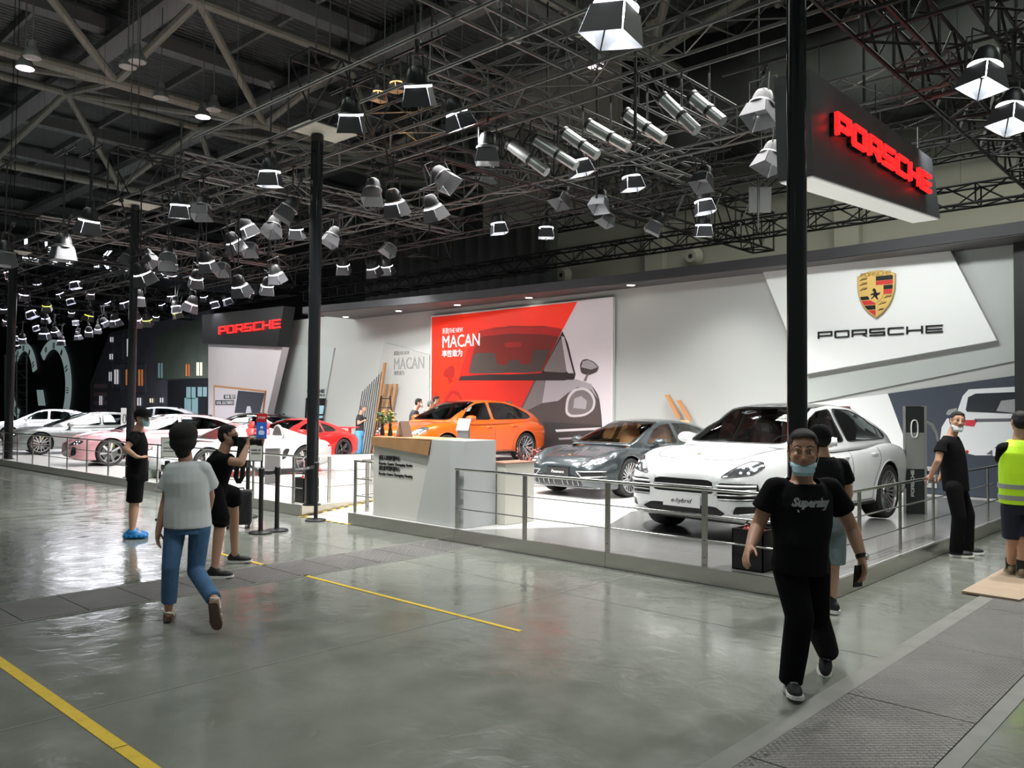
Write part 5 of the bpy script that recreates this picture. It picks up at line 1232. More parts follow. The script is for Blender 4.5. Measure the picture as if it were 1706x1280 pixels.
def mask_on(root, K, m=M_mask, low=False, nm='face_mask'):
    hd, hF, hR, hU, hs = K['hd'], K['hF'], K['hR'], K['hU'], K['hs']; rg = []
    z0, z1 = (-.125, -.066) if low else (-.112, -.006)
    for i in range(7):
        t = i / 6; z = z0 + (z1 - z0) * t; out = []
        fd = (.070 if low else .088) + .026 * math.sin(PI * min(1, t * 1.1)) ** .8
        for j in range(13):
            a = (-1 + 2 * j / 12) * 1.2; r_ = .072 * (1 - .25 * (1 - t) * abs(math.sin(a)))
            out.append(hd + hR * (r_ * math.sin(a) * hs * 1.02) + hF * ((fd - .078) + .086 * math.cos(a * .92)) * hs + hU * (z * hs + (.010 * math.cos(i * PI))) * 1.0)
        rg.append(out)
    mb = MB(); mb.loft(rg, False); o = mb.build(nm, m, root, True, 60); q = o.modifiers.new('t', 'SOLIDIFY'); q.thickness = .003
    for s in (1, -1):
        e = hd + hR * .083 * s * hs - hU * .005; MB().path([rg[-2][12 if s == 1 else 0], hd + hR * .083 * s * hs + hF * .03 - hU * .02 * hs, e], .0018, 5).build('ear_loop', M_sole, o)
    return o
def cap_on(root, K, m, back=False):
    hd, hF, hR, hU, hs = K['hd'], K['hF'], K['hR'], K['hU'], K['hs']; HM = K['HM']; t = bpy.data.objects.new('cap', None); COL.objects.link(t); t.parent = root
    rg = []
    for i in range(7):
        a = i / 6 * PI / 2; rg.append([hd + hR * (.099 * math.cos(a)**.75 * math.cos(b) + .0001) * hs + hF * (.116 * math.cos(a)**.75 * math.sin(b) - .008) * hs + hU * (.024 + .118 * math.sin(a)) * hs for b in [2 * PI * q / 20 for q in range(20)]])
    mb = MB(); mb.loft(rg, True, True); mb.build('crown', m, t, True, 60)
    f = -1 if back else 1; rg = []
    for i in range(5):
        u = i / 4; rg.append([hd + hR * math.sin(b) * .088 * hs * (1 - .12 * u) + hF * f * (.066 + .036 * math.cos(b) + .085 * u * math.cos(b * .9)) * hs + hU * (.046 - .010 * u - .018 * (b / 1.2)**2) * hs for b in [(-1 + 2 * q / 12) * 1.2 for q in range(13)]])
    mb = MB(); mb.loft(rg, False); o = mb.build('visor', m, t, True, 60); q = o.modifiers.new('t', 'SOLIDIFY'); q.thickness = .004
    MB().ball(hd + hU * .142 * hs - hF * .01 * hs, .008, 8, 6).build('button', m, t)
def joints(D, spec):
    return {k: at_d(v[0], v[1], D + (v[2] if len(v) > 2 else 0)) for k, v in spec.items()}
def ground_foot(g, S, px, py, ah=.08):
    pass
FW = _f.xy.to_3d().normalized(); RT = _r.copy()      # away from the camera, to the right of it

# ---- A: stout man walking towards the camera
D = 5.30
g = joints(D, dict(pel=(1334, 930), neck=(1336, 797, -.02), head=(1338, 752, -.06), shL=(1387, 806, .03), shR=(1286, 806, -.03), elL=(1419, 880, .10), elR=(1262, 878, .02), wrL=(1436, 930, .0), wrR=(1250, 910, -.12),
    hdL=(1439, 960, -.03), hdR=(1238, 938, -.2), hipL=(1355, 938, .05), hipR=(1313, 938, -.03), knL=(1359, 1030, .10), knR=(1332, 1028, -.12), anL=(1378, 1083, .42), anR=(1318, 1122, -.04), toL=(1359, 1108, .18), toR=(1314, 1150, -.22)))
g['anR'].z = .10; g['toR'].z = .03; g['toR'] = g['anR'] + (-FW * .15 - RT * .02) + Vector((0, 0, -.06)); g['anL'].z = max(g['anL'].z, .14); g['toL'] = g['anL'] + (-FW * .13 - RT * .06) + Vector((0, 0, -.10))
dnL = (Vector((0, 0, -1)) * .86 + FW * .50).normalized(); g['dnL'] = dnL
chF = (-FW - RT * .22).normalized()
rt, K = person('stout man in a black T-shirt walking towards the camera with his mask under his chin', D, g, chF, .0075, M_skin2, dict(m=M_tee, loose=.020, nm='t_shirt'), dict(m=M_pants, len=1.03, loose=.018, hem=.056), dict(m=M_shoe, ah=.085, laces=True, s=1.05), build=1.14, belly=.035, waist=1.06, headF=(-FW - RT * .30).normalized(), headr=1.13, hair='short', sleeve=.55, curl=.35, palms=dict(L=(-FW + RT * .1, -RT), R=(-FW * .9, RT)))
mask_on(rt, K, low=True)
# shirt print, watch, phone in the hand
def chest_pt(K, g, a, b, off=0):
    c = g['pel'].lerp(g['neck'], b); return c + K['R'] * a + K['F'] * off
M_print = mat('print_silver', (.42, .43, .44), .4); M_printb = mat('print_blue', (.10, .13, .40), .5)
def shirt_print(rt, K, g, txt, w, h, b, a0, m, shear=.5, sweep=True):
    o = [c for c in rt.children if c.name.startswith('t_shirt')][0]; bv = BVHTree.FromObject(o, bpy.context.evaluated_depsgraph_get())
    me = text_mesh(txt, h, depth=.001, width=w, bold=.004, shear=shear); bm = bmesh.new(); bm.from_mesh(me)
    if sweep: # underline tail
        q = [bm.verts.new(p) for p in ((w * .10, 0, -h * .45), (w * .75, 0, -h * .30), (w * .78, 0, -h * .50), (w * .12, 0, -h * .75))]; bm.faces.new(q)
    cen = g['pel'].lerp(g['neck'], b) + K['F'] * .5 + K['R'] * a0
    for v in bm.verts:
        p = cen - K['R'] * (-(v.co.x - w / 2)) * K.get('sg', 1) + K['up'] * v.co.z; hh = bv.ray_cast(p, -K['F'])
        v.co = (hh[0] + K['F'] * .004) if hh[0] else p - K['F'] * .3
    bm.to_mesh(me); bm.free(); me.materials.clear(); me.materials.append(m); me.name = 'shirt_print'; q = bpy.data.objects.new('shirt_print', me); COL.objects.link(q); q.parent = o; return q
K['sg'] = 1 if K['R'].dot(RT) > 0 else -1
bpy.context.view_layer.update(); shirt_print(rt, K, g, 'Superslay', .26, .05, .70, .0, M_print)
e, w = g['elL'], g['wrL']; d = (w - e).normalized(); c = w - d * .012
wt_ = MB(); wt_.tube(c - d * .012, c + d * .012, .036, n=18); wo = wt_.build('wrist_watch', M_black, rt, True)
f_ = (RT * .8 - FW * .6).normalized(); MB().tube(c + f_ * .028, c + f_ * .042, .021, n=18).build('watch_face', mat('watch_silver', (.75, .75, .76), .2, .6), wo, True)
ph = g['hdL'] + Vector((0, 0, .0)) + FW * .0 - RT * .035
p_ = MB(); p_.cbox((0, 0, 0), (.010, .07, .14), Matrix.Translation(ph - d * .0) @ Euler((0, .1, -.4)).to_matrix().to_4x4()); o = p_.build('mobile_phone', M_black); tag(o, 'dark phone held flat in the left hand of the stout walking man', 'phone')

# ---- B: man with a cap right behind him, seen from the back
D = 7.35
g = joints(D, dict(pel=(1375, 868), neck=(1372, 760), head=(1366, 733, -.02), shL=(1340, 771, 0), shR=(1406, 771, 0), elL=(1330, 815, .1), elR=(1414, 822, .1), wrL=(1345, 850, -.1), wrR=(1402, 858, .22), hdL=(1352, 862, -.15), hdR=(1396, 866, .3), hipL=(1358, 873), hipR=(1391, 873), knL=(1362, 950, -.05), knR=(1388, 948, .0), anL=(1366, 1010, .08), anR=(1385, 1012, .0), toL=(1360, 1018, .2), toR=(1380, 1022, .15)))
for s_, dx in (('L', -.02), ('R', .0)):
    g['an' + s_].z = .09; g['to' + s_] = g['an' + s_] + (FW * .12 - RT * .08) + Vector((0, 0, -.05))
rt, K = person('man in a black cap half hidden behind the stout walking man', D, g, (FW - RT * .2).normalized(), .0095, M_skin, dict(m=M_tee, loose=.022), dict(m=mat('shorts_greyblue', (.16, .21, .22), .8, bump=.4, bscale=12), len=.44, loose=.03, nm='shorts'), dict(m=M_shoe, ah=.08), build=1.0, hair='nape', faceon=False, sleeve=.55)
cap_on(rt, K, M_tee, back=False)
MB().tube(g['anR'] + Vector((0, 0, -.01)), g['anR'] + Vector((0, 0, .075)), .043, n=14).build('sock', M_black, rt, True)
MB().tube(g['anL'] + Vector((0, 0, -.01)), g['anL'] + Vector((0, 0, .075)), .043, n=14).build('sock', M_black, rt, True)

# ---- C: woman walking away
D = 6.95
g = joints(D, dict(pel=(313, 872), neck=(310, 768), head=(307, 733, .02), shL=(285, 778), shR=(342, 776), elL=(277, 832, .03), elR=(350, 826, .16), wrL=(264, 884, -.06), wrR=(345, 858, .38), hdL=(262, 903, -.08), hdR=(340, 868, .46), hipL=(292, 880, -.02), hipR=(333, 880, .02), knL=(284, 945, -.10), knR=(326, 952, .05), anL=(281, 1018, -.05), anR=(361, 1006, -.42), toL=(276, 1030, .15), toR=(368, 1040, -.38)))
g['anL'].z = .11; g['toL'] = g['anL'] + (FW * .16 - RT * .05) + Vector((0, 0, -.06)); dn = (-FW * .86 + RT * .1 - Vector((0, 0, .35))).normalized(); g['toR'] = g['anR'] + Vector((0, 0, -.15)) + FW * .07; g['dnR'] = dn
M_jean = mat('denim_blue', (.055, .13, .25), .8, noise=.25, nscale=9, bump=.4, bscale=30); M_teew = mat('cotton_white', (.62, .64, .66), .85, bump=.5, bscale=7)
rt, K = person('woman in a white T-shirt and blue jeans walking away, seen from behind', D, g, (FW - RT * .1).normalized(), .0085, M_skin2, dict(m=M_teew, loose=.034, sm=5), dict(m=M_jean, len=.93, loose=.010, hem=.052, nm='jeans'), dict(m=mat('sandal_white', (.7, .66, .6), .6), ah=.095, sandal=True, nm='sandal', solem=mat('sole_brown', (.12, .07, .05), .6), sole=.04, s=.95), build=.98, hair='bob', faceon=False, headr=1.04, sleeve=.62, curl=.3, palms=dict(L=(FW, RT), R=(FW, -RT)), shirt_low=.03)

# ---- D: man in a cap, side on, hand on his hip
D = 11.22
g = joints(D, dict(pel=(229, 793), neck=(229, 718), head=(237, 697, .0), shR=(224, 727, -.19), shL=(229, 727, .17), elR=(209, 748, -.30), elL=(232, 757, .30), wrR=(227, 761, -.24), wrL=(242, 766, .20), hdR=(234, 762, -.19), hdL=(246, 764, .12), hipR=(226, 797, -.10), hipL=(228, 797, .10), knR=(222, 840, -.08), knL=(225, 840, .12), anR=(220, 882, -.06), anL=(221, 881, .12), toR=(232, 890, -.1), toL=(235, 888, .1)))
fc = (RT + FW * .1).normalized()
for s_ in 'RL': g['an' + s_].z = .11; g['to' + s_] = g['an' + s_] + fc * .14 + Vector((0, 0, -.06))
M_cover = mat('shoe_cover_blue', (.012, .19, .50), .45, bump=1, bscale=60)
rt, K = person('man in a black cap and blue shoe covers, hand on his hip', D, g, fc, .0105, M_skin, dict(m=M_tee, loose=.02), dict(m=M_pants, len=.46, loose=.022, nm='shorts'), None, build=.98, headF=(RT - FW * .35).normalized(), hair='nape', sleeve=.48, curl=.3, palms=dict(R=(-FW, RT), L=(-FW, RT)))
cap_on(rt, K, M_tee); mask_on(rt, K)
for s_ in 'RL':
    mb = MB(); c = g['an' + s_] + fc * .045; c.z = .045
    mb.ball(c, 1, 20, 10, (.165, .068, .05), frame(fc, FW)); mb.ball(c - fc * .03 + Vector((0, 0, .04)), 1, 16, 10, (.085, .062, .042), frame(fc, FW))
    for k in range(14):
        a = 2 * PI * k / 14; mb.ball(c + fc * .15 * math.cos(a) + FW * .06 * math.sin(a) - Vector((0, 0, .012)), .022, 8, 6)
    o = remesh(mb, 'shoe_cover', M_cover, .010, rt, 1)
    for v in o.data.vertices: v.co.z = max(v.co.z, .003)

# ---- E: photographer leaning forward
D = 8.75
g = joints(D, dict(pel=(355, 812, .05), neck=(373, 752, -.02), head=(381, 727, .0), shR=(366, 762, -.17), shL=(374, 758, .16), elR=(401, 771, -.22), elL=(393, 778, .16), wrR=(411, 745, -.10), wrL=(405, 755, .06), hdR=(414, 737, -.05), hdL=(411, 744, .05), hipR=(354, 818, -.09), hipL=(359, 816, .10), knR=(368, 862, -.12), knL=(388, 824, .25), anR=(358, 916, -.12), anL=(392, 868, .75), toR=(368, 926, -.1), toL=(400, 875, .75)))
fc = (RT + FW * .05).normalized()
g['anR'].z = .09; g['toR'] = g['anR'] + fc * .15 - Vector((0, 0, .05)); g['anL'].z = .09; g['toL'] = g['anL'] + fc * .15 - Vector((0, 0, .05))
rt, K = person('photographer in black bending forward and looking through his camera', D, g, (fc * .8 + Vector((0, 0, -.5))).normalized(), .0095, M_skin, dict(m=M_tee, loose=.022), dict(m=M_pants, len=.56, loose=.028, hem=.072, nm='shorts'), dict(m=M_shoe, ah=.085, laces=True, s=1.0), build=1.05, headF=(fc + Vector((0, 0, -.02))).normalized(), headR=Vector((0, 0, 1)), hair='short', sleeve=.5, curl=.9, palms=dict(R=(Vector((0, 0, 1)) - FW * .3, FW * .8 + fc * .2), L=(Vector((0, 0, 1)), -FW)))
mask_on(rt, K, M_tee)
hd = K['hd']; q = MB()
for s_ in (1, -1): q.path([hd + K['hF'] * .095 + K['hR'] * .055 * s_ + K['hU'] * .012, hd + K['hR'] * .082 * s_ + K['hU'] * .015], .0022, 5); q.path([hd + K['hF'] * .105 + K['hR'] * (.031 + .02 * math.cos(a)) * s_ + K['hU'] * (.008 + .016 * math.sin(a)) for a in [PI * 2 * k / 12 for k in range(13)]], .0018, 5)
q.build('eyeglasses', M_black, rt)
# camera with flash, long lens, strap
t = thing('photo_camera', 'black camera with a flash and a long lens held up by the photographer', 'camera'); C0 = at_d(404, 736, D - .02)
M = frame(FW, fc); Mw = Matrix.Translation(C0) @ M.to_4x4()
q = MB(); q.cbox((0, 0, 0), (.15, .075, .10), Mw); q.cbox((0, 0, .06), (.06, .06, .04), Mw); q.build('body', M_blackmetal, t)
q = MB(); q.tube(C0 + fc * .03, C0 + fc * .10, .040, n=18); q.tube(C0 + fc * .10, C0 + fc * .16, .036, n=18); q.tube(C0 + fc * .155, C0 + fc * .215, .044, .048, n=18); q.build('lens', M_blackmetal, t, True)
q = MB(); q.cbox((0, 0, .15), (.065, .05, .13), Mw); q.cbox((0, .015, .245), (.075, .09, .06), Mw); q.build('flash', M_blackmetal, t)
sp = [at_d(400, 742, D - .08), at_d(396, 765, D - .1), at_d(392, 795, D - .1), at_d(397, 806, D - .1), at_d(403, 795, D - .1), at_d(404, 765, D - .1), at_d(405, 745, D - .08)]
q = MB(); 
for a, b in zip(sp[:-1], sp[1:]): 
    e = FW * .012 + RT * .006; w_ = RT * .022; q.add([a - w_, a + w_, b + w_, b - w_, a - w_ + e, a + w_ + e, b + w_ + e, b - w_ + e], [(0, 1, 2, 3), (7, 6, 5, 4), (0, 4, 5, 1), (1, 5, 6, 2), (2, 6, 7, 3), (3, 7, 4, 0)])
q.build('strap', M_black, t)

# ---- F: man leaning back on the railing
D = 10.35
fc = (RT * .9 - FW * .25).normalized()
g = joints(D, dict(pel=(1592, 808, .02), neck=(1583, 725), head=(1595, 702, -.03), shR=(1568, 738, -.16), shL=(1586, 738, .17), elR=(1563, 768, -.20), elL=(1577, 772, .26), wrR=(1551, 792, -.02), wrL=(1567, 797, .22), hdR=(1543, 798, .04), hdL=(1557, 802, .24), hipR=(1589, 813, -.09), hipL=(1596, 812, .10), knR=(1598, 862, -.14), knL=(1612, 858, .10), anR=(1593, 915, -.10), anL=(1611, 910, .12), toR=(1610, 924, -.12), toL=(1626, 918, .10)))
for s_ in 'RL': g['an' + s_].z = .09; g['to' + s_] = g['an' + s_] + fc * .15 - Vector((0, 0, .05))
rt, K = person('man in a black polo shirt leaning back against the railing', D, g, fc, .0098, M_skin, dict(m=M_tee, loose=.020), dict(m=M_pants, len=1.03, loose=.022, hem=.056), dict(m=M_shoe, ah=.085, laces=True), build=1.04, belly=.02, headF=(-RT * .12 - FW * .95).normalized(), hair='short', sleeve=.5, curl=.35, palms=dict(R=(-FW, Vector((0, 0, -1))), L=(-FW, Vector((0, 0, -1)))))
mask_on(rt, K, mat('mask_pale', (.65, .70, .72), .7), low=True)
c = g['neck'].lerp(g['pel'], .32) + (-FW * .165 + RT * .10); MB().ball(c, 1, 10, 6, (.012, .02, .022), frame(FW, RT)).build('chest_badge', mat('badge_red', (.6, .03, .06), .5), rt)

# ---- G: worker in a yellow vest at the right edge
D = 8.95
g = joints(D, dict(pel=(1700, 842), neck=(1697, 733), head=(1699, 704, .02), shL=(1668, 744), shR=(1728, 744), elL=(1672, 785, .15), elR=(1736, 788, -.02), wrL=(1690, 815, .3), wrR=(1734, 828, .05), hdL=(1696, 820, .36), hdR=(1732, 842, .1), hipL=(1685, 846), hipR=(1715, 846), knL=(1687, 900, .05), knR=(1706, 900, -.05), anL=(1684, 950, .12), anR=(1702, 958, -.05), toL=(1684, 958, .2), toR=(1704, 962, .12)))
fc = (FW + RT * .35).normalized()
for s_ in 'RL': g['an' + s_].z = .105; g['to' + s_] = g['an' + s_] + fc * .15 - Vector((0, 0, .05))
M_vest = mat('vest_yellow', (.52, .85, .02), .6, emit=.10, bump=.3, bscale=10); M_navy = mat('shorts_navy', (.012, .016, .035), .8)
rt, K = person('worker in a yellow safety vest standing on the plywood', D, g, fc, .0098, M_skin, dict(m=M_tee, loose=.018), dict(m=M_navy, len=.46, loose=.024, nm='shorts'), dict(m=mat('shoe_khaki', (.22, .17, .10), .7), ah=.085, solem=mat('sole_khaki', (.25, .22, .16), .7)), build=1.06, hair='short', faceon=False, sleeve=.5)
mb = MB(); up, R_, F_ = K['up'], K['R'], K['F']; pel, nk = g['pel'], g['neck']; k = 1.06
rings(mb, [(pel + up * .02, R_, F_, .215, .172), (pel.lerp(nk, .5), R_, F_, .212, .170), (pel.lerp(nk, .8), R_, F_, .205, .158), (nk - up * .06, R_, F_, .165, .125), (nk - up * .0, R_, F_, .10, .09)])
o = remesh(mb, 'safety_vest', M_vest, .011, rt, 2)
for zz in (.13, .30):
    mb = MB(); c = pel.lerp(nk, zz); rings(mb, [(c - up * .025, R_, F_, .222, .179), (c + up * .025, R_, F_, .222, .179)], 28); mb.build('reflective_band', mat('reflective_grey', (.33, .36, .34), .4), o, True)
for s_ in 'RL': MB().tube(g['an' + s_] + Vector((0, 0, -.02)), g['an' + s_] + Vector((0, 0, .11)), .050, .050, n=14).build('sock', M_black, rt, True)

# ---- H: man with a phone in blue trousers before the slat wall
D = depth_of(at_z(599, 761, .17)); 
g = joints(D, dict(pel=(599, 722), neck=(600, 690), head=(605.5, 681), shR=(597, 694, -.17), shL=(601, 694, .17), elR=(597, 706, -.22), elL=(602, 706, .22), wrR=(606, 701, -.1), wrL=(607, 701, .1), hdR=(609, 699, -.04), hdL=(609, 699, .04), hipR=(598, 724, -.09), hipL=(600, 724, .09), knR=(598, 741, -.1), knL=(601, 741, .1), anR=(597, 758, -.1), anL=(600, 758, .1), toR=(600, 760, -.1), toL=(603, 760, .1)))
fc = RT.copy()
for s_ in 'RL': g['an' + s_].z = ZP + .10; g['to' + s_] = g['an' + s_] + fc * .14 - Vector((0, 0, .05))
rt, K = person('distant man in bright blue trousers looking at his phone by the slats', D, g, fc, .016, M_skin, dict(m=mat('shirt_black2', (.03, .03, .035), .8), loose=.02), dict(m=mat('trousers_bright_blue', (.10, .33, .58), .7, noise=.4, nscale=14), len=.97, loose=.03), dict(m=M_cover, ah=.09, solem=M_cover, s=1.2), build=1.0, headF=(fc - Vector((0, 0, .5))).normalized(), hairm=mat('hair_grey', (.10, .10, .10), .6), faceon=False, curl=.7, sleeve=.5)
o = MB().cbox((0, 0, 0), (.075, .01, .15), Matrix.Translation(at_d(609.5, 698.5, D)) @ Euler((.6, 0, 0)).to_matrix().to_4x4()).build('mobile_phone', M_black); tag(o, 'phone in the hands of the distant man in blue trousers', 'phone')

# ---- I, J, K: people by the orange car, upper halves in view
def bgman(px, py, D, lab, low=.0, hm=M_hair, mk=False, bend=8, face=RT, flo=ZP, hh=.0):
    c = at_d(px, py, D); s = F_PX / D
    def q(dx, dz, dd=0): return (px + dx * s, py + dz * s, dd)
    L = (c.z - flo)   # head centre height
    a = L - .12; sp = dict(head=q(0, 0), neck=q(-.10, .17), shR=q(-.13, .24, -.17), shL=q(-.09, .24, .17), elR=q(-.10, .50, -.22), elL=q(-.05, .50, .22), wrR=q(.12, .62, -.12), wrL=q(.13, .62, .12), pel=q(-.16, .68), hipR=q(-.16, .73, -.09), hipL=q(-.14, .73, .09), knR=q(-.13, a * .70, -.1), knL=q(-.10, a * .70, .1), anR=q(-.15, L - .1, -.1), anL=q(-.12, L - .1, .1), toR=q(0, L - .05, -.1), toL=q(0, L - .05, .1))
    g = joints(D, sp)
    for s_ in 'RL': g['an' + s_].z = flo + .10; g['to' + s_] = g['an' + s_] + face * .14 - Vector((0, 0, .05))
    rt, K = person(lab, D, g, face, .016, M_skin, dict(m=mat('shirt_black2', (.03, .03, .035), .8), loose=.02), dict(m=M_pants, len=.97, loose=.02), dict(m=M_shoe, ah=.085), build=1.0, headF=(face - Vector((0, 0, .45))).normalized(), hairm=hm, faceon=False, curl=.6)
    if mk: mask_on(rt, K, M_sole)
bgman(698, 672, 21.6, 'man in black with a white mask bending over the orange bonnet', mk=True, flo=.436)
bgman(727, 667, 23.4, 'dark-haired man beyond the windscreen of the orange car, before the red poster', flo=.436)
bgman(718, 675, 22.4, 'shorter man beyond the windscreen of the orange car, left of the other one', hm=mat('hair_grey', (.10, .10, .10), .6), flo=.436)
# ================================================================ RAILINGS
M_chrome = mat('polished_steel', (.62, .62, .60), .16, 1.)
def railing(pts, posts, label, lab_group=None, gate=None, name='railing', zb=ZP):
    """pts: start and end (x,y); posts: list of t along the line"""
    a, b = Vector((*pts[0], zb)), Vector((*pts[1], zb)); d = (b - a); L = d.length; d /= L; n = Vector((-d.y, d.x, 0)); H = .80
    t = thing(name, label, 'railing')
    for z, r in ((H, .017), (.53, .009), (.27, .009)):
        MB().tube(a + Vector((0, 0, z)), b + Vector((0, 0, z)), r, n=8).build('top_rail' if z == H else 'middle_bar', M_chrome, t, True)
    for s in posts:
        p = a + d * s; w = d * .032; q = n * .009
        mb = MB(); mb.add([p - w - q, p + w - q, p + w + q, p - w + q] + [v + Vector((0, 0, H - .01)) for v in (p - w - q, p + w - q, p + w + q, p - w + q)], [(0, 1, 2, 3), (7, 6, 5, 4), (0, 4, 5, 1), (1, 5, 6, 2), (2, 6, 7, 3), (3, 7, 4, 0)])
        mb.mi = 1
        for z in (.09, .27, .53): c = p + q * 1.0 + Vector((0, 0, z)); mb.tube(p - q * 1.3 + Vector((0, 0, z)), p + q * 1.3 + Vector((0, 0, z)), .007, n=6)
        mb.build('post', [M_steel, M_black], t)
    return t
YR = 7.74
railing(((-8.22, YR), (-3.24, YR)), [.04, 1.27, 2.55, 3.80, 4.95], 'steel railing along the front edge from the counter to the corner by the white car')
railing(((-3.24, 7.80), (-3.24, 17.0)), [1.06, 2.33, 3.59, 4.9, 6.28, 7.6, 9.0], 'steel railing along the right edge that the man in the polo shirt leans on')
railing(((-10.50, YR), (-10.06, YR)), [.03], 'short steel railing stub left of the counter')
railing(((-10.46, 7.86), (-10.46, 9.3)), [.1, 1.36], 'steel railing along the right side of the ramp')
railing(((-11.9, 7.8), (-11.9, 9.2)), [.0, .45, 1.36], 'steel railing along the left side of the ramp, by the black pole')
railing(((-42, YR), (-11.92, YR)), [1.2 + 1.3 * i for i in range(23)], 'long steel railing along the front of the left half of the stand')
# ================================================================ COUNTER
ct = thing('reception_counter', 'pale reception counter with an oak top edge and black lettering beside the ramp', 'counter')
cy0, cy1, cz = 7.80, 8.40, 1.355; cxl, cxr = -10.10, -8.10
M_cw = mat('counter_white', (.60, .59, .55), .4); M_cg = mat('counter_grey', (.47, .485, .47), .4)
mb = MB(); mb.prism([(cxl, ZP + .004), (-9.08, ZP + .004), (-8.80, 1.14), (cxl, 1.245)], 'y', cy0, cy1); mb.build('front_panel', M_cw, ct)
mb = MB(); mb.prism([(-9.08, ZP + .004), (-8.37, ZP + .004), (-8.37, cz), (-8.76, cz), (-8.80, 1.14)], 'y', cy0 - .02, cy1); mb.build('slanted_panel', M_cg, ct)
mb = MB(); mb.prism([(-8.37, ZP + .004), (cxr, ZP + .004), (cxr, cz), (-8.37, cz)], 'y', cy0 - .02, cy1); mb.build('end_panel', mat('counter_bluegrey', (.50, .52, .53), .4), ct)
mb = MB(); mb.prism([(cxl - .02, 1.235), (-8.82, 1.13), (-8.765, 1.34), (cxl - .02, 1.35)], 'y', cy0 - .04, cy1); mb.build('oak_edge', M_wood, ct)
mb = MB(); mb.box(cxl, -8.76, cy0 - .03, cy1 + .02, 1.35, 1.362); mb.build('counter_top', mat('counter_top', (.55, .33, .17), .3), ct)
for i, (s, z, h, w, b) in enumerate((('重庆人和保时捷中心', 1.02, .058, .50, .0), ('Porsche Centre Chongqing Renhe', .945, .042, .78, 0), ('重庆南坪保时捷中心', .865, .058, .50, .0), ('Porsche Centre Chongqing Nanping', .79, .042, .78, 0))):
    text_obj(s, h, mat('letter_black', (.01, .01, .012), .3), ct, 'lettering', Matrix.Translation((-9.97, cy0 - .004, z)), depth=.004, width=w, bold=b)
lo = MB(); lo.box(-8.30, -7.95, 8.44, 9.05, ZP + .004, 1.02); o = lo.build('side_cabinet', mat('cabinet_cream', (.66, .65, .58), .4)); tag(o, 'low cream cabinet behind the right end of the counter', 'cabinet')
MB().box(-8.33, -7.92, 8.42, 9.07, 1.02, 1.04).build('cabinet_top', mat('cabinet_top', (.30, .17, .12), .35), o)
# on the counter: two small plants, tablet stand, name cards
def vase(px, lab, red):
    p = at_y(px, 731, 8.05); p.z = 1.3625; t = thing('flower_vase', lab, 'vase', p)
    MB().lathe([(.02, 0), (.04, .01), (.035, .06), (.02, .14), (.026, .19), (.02, .19)], n=12).build('vase', M_black, t, True)
    random.seed(px); mb = MB(); mb2 = MB(); mb3 = MB()
    for i in range(26):
        a = random.uniform(0, 2 * PI); r = random.uniform(.01, .12); h = .30 + random.uniform(-.06, .10) - r * .3; q = (r * math.cos(a), r * math.sin(a), h)
        mb.tube((0, 0, .16), q, .0025, n=4); L = MB()
        (mb2 if i % 3 else mb3).ball(q, random.uniform(.014, .028), 7, 5, (1.2, .9, .8))
    mb.build('stem', mat('stem_green', (.06, .13, .04), .7), t); mb2.build('leaves', mat('leaf_green', (.05, .10, .035), .6), t, True); mb3.build('blossom', mat('blossom_orange', (.75, .10, .02) if red else (.35, .25, .05), .6), t, True)
vase(637, 'small dark vase with green leaves on the counter, left of the orange flowers', 0); vase(650, 'small dark vase with orange flowers on the counter', 1)
p = at_y(673, 731, 8.0); p.z = 1.363; t = thing('display_stand', 'folded display stand with dark pictures on the counter top', 'display stand', p)
MB().prism([(-.10, 0), (-.09, 0), (.0, .23), (-.01, .235)], 'y', -.09, .09).build('front_card', mat('card_white', (.6, .58, .56), .4), t); MB().prism([(.10, 0), (.09, 0), (-.005, .235), (.005, .235)], 'y', -.09, .09).build('back_card', mat('card_brown', (.12, .07, .05), .4), t)
MB().prism([(-.088, .02), (-.055, .105), (-.058, .107), (-.091, .022)], 'y', -.075, .075).build('picture', M_black, t); MB().prism([(-.050, .12), (-.018, .2), (-.021, .202), (-.053, .122)], 'y', -.075, .075).build('picture', mat('picture_dark', (.1, .05, .05), .4), t)
for i, px in enumerate((629, 662)):
    p = at_y(px, 732, 7.95); tag(MB().box(p.x - .05, p.x + .05, 7.93, 7.97, 1.363, 1.385).build('card_holder', mat('card_red', (.5, .08, .05), .4)), ['small red card holder at the left end of the counter', 'small red card holder in the middle of the counter'][i], 'card holder')
# ================================================================ QUEUE POSTS, SIGN FRAMES, LUGGAGE
def stanchion(px, py, lab, h=.92, belt=None, frame_=None, sign=None):
    p = at_z(px, py, 0); t = thing('queue_post', lab, 'queue post', (p.x, p.y, 0))
    MB().lathe([(.165, 0), (.165, .018), (.15, .028), (.04, .036), (.036, .045), (.001, .045)], n=28).build('base', M_blackmetal, t, True)
    MB().tube((0, 0, .03), (0, 0, h), .033, n=16).build('pole', M_blackmetal, t, True); MB().lathe([(.036, h - .12), (.042, h - .11), (.042, h), (.03, h + .012), (.001, h + .014)], n=16).build('belt_head', M_black, t, True)
    return p, t
s1, t1 = stanchion(434, 889, 'black queue post with the tall notice frame beside the suitcase')
s2, t2 = stanchion(461, 885, 'black queue post right next to the one with the notice frame'); s3, t3 = stanchion(526, 868, 'black queue post at the foot of the ramp')
s4, t4 = stanchion(277, 866, 'black queue post behind the woman, carrying a small notice frame')
s5, t5 = stanchion(412, 862, 'black queue post behind the suitcase')
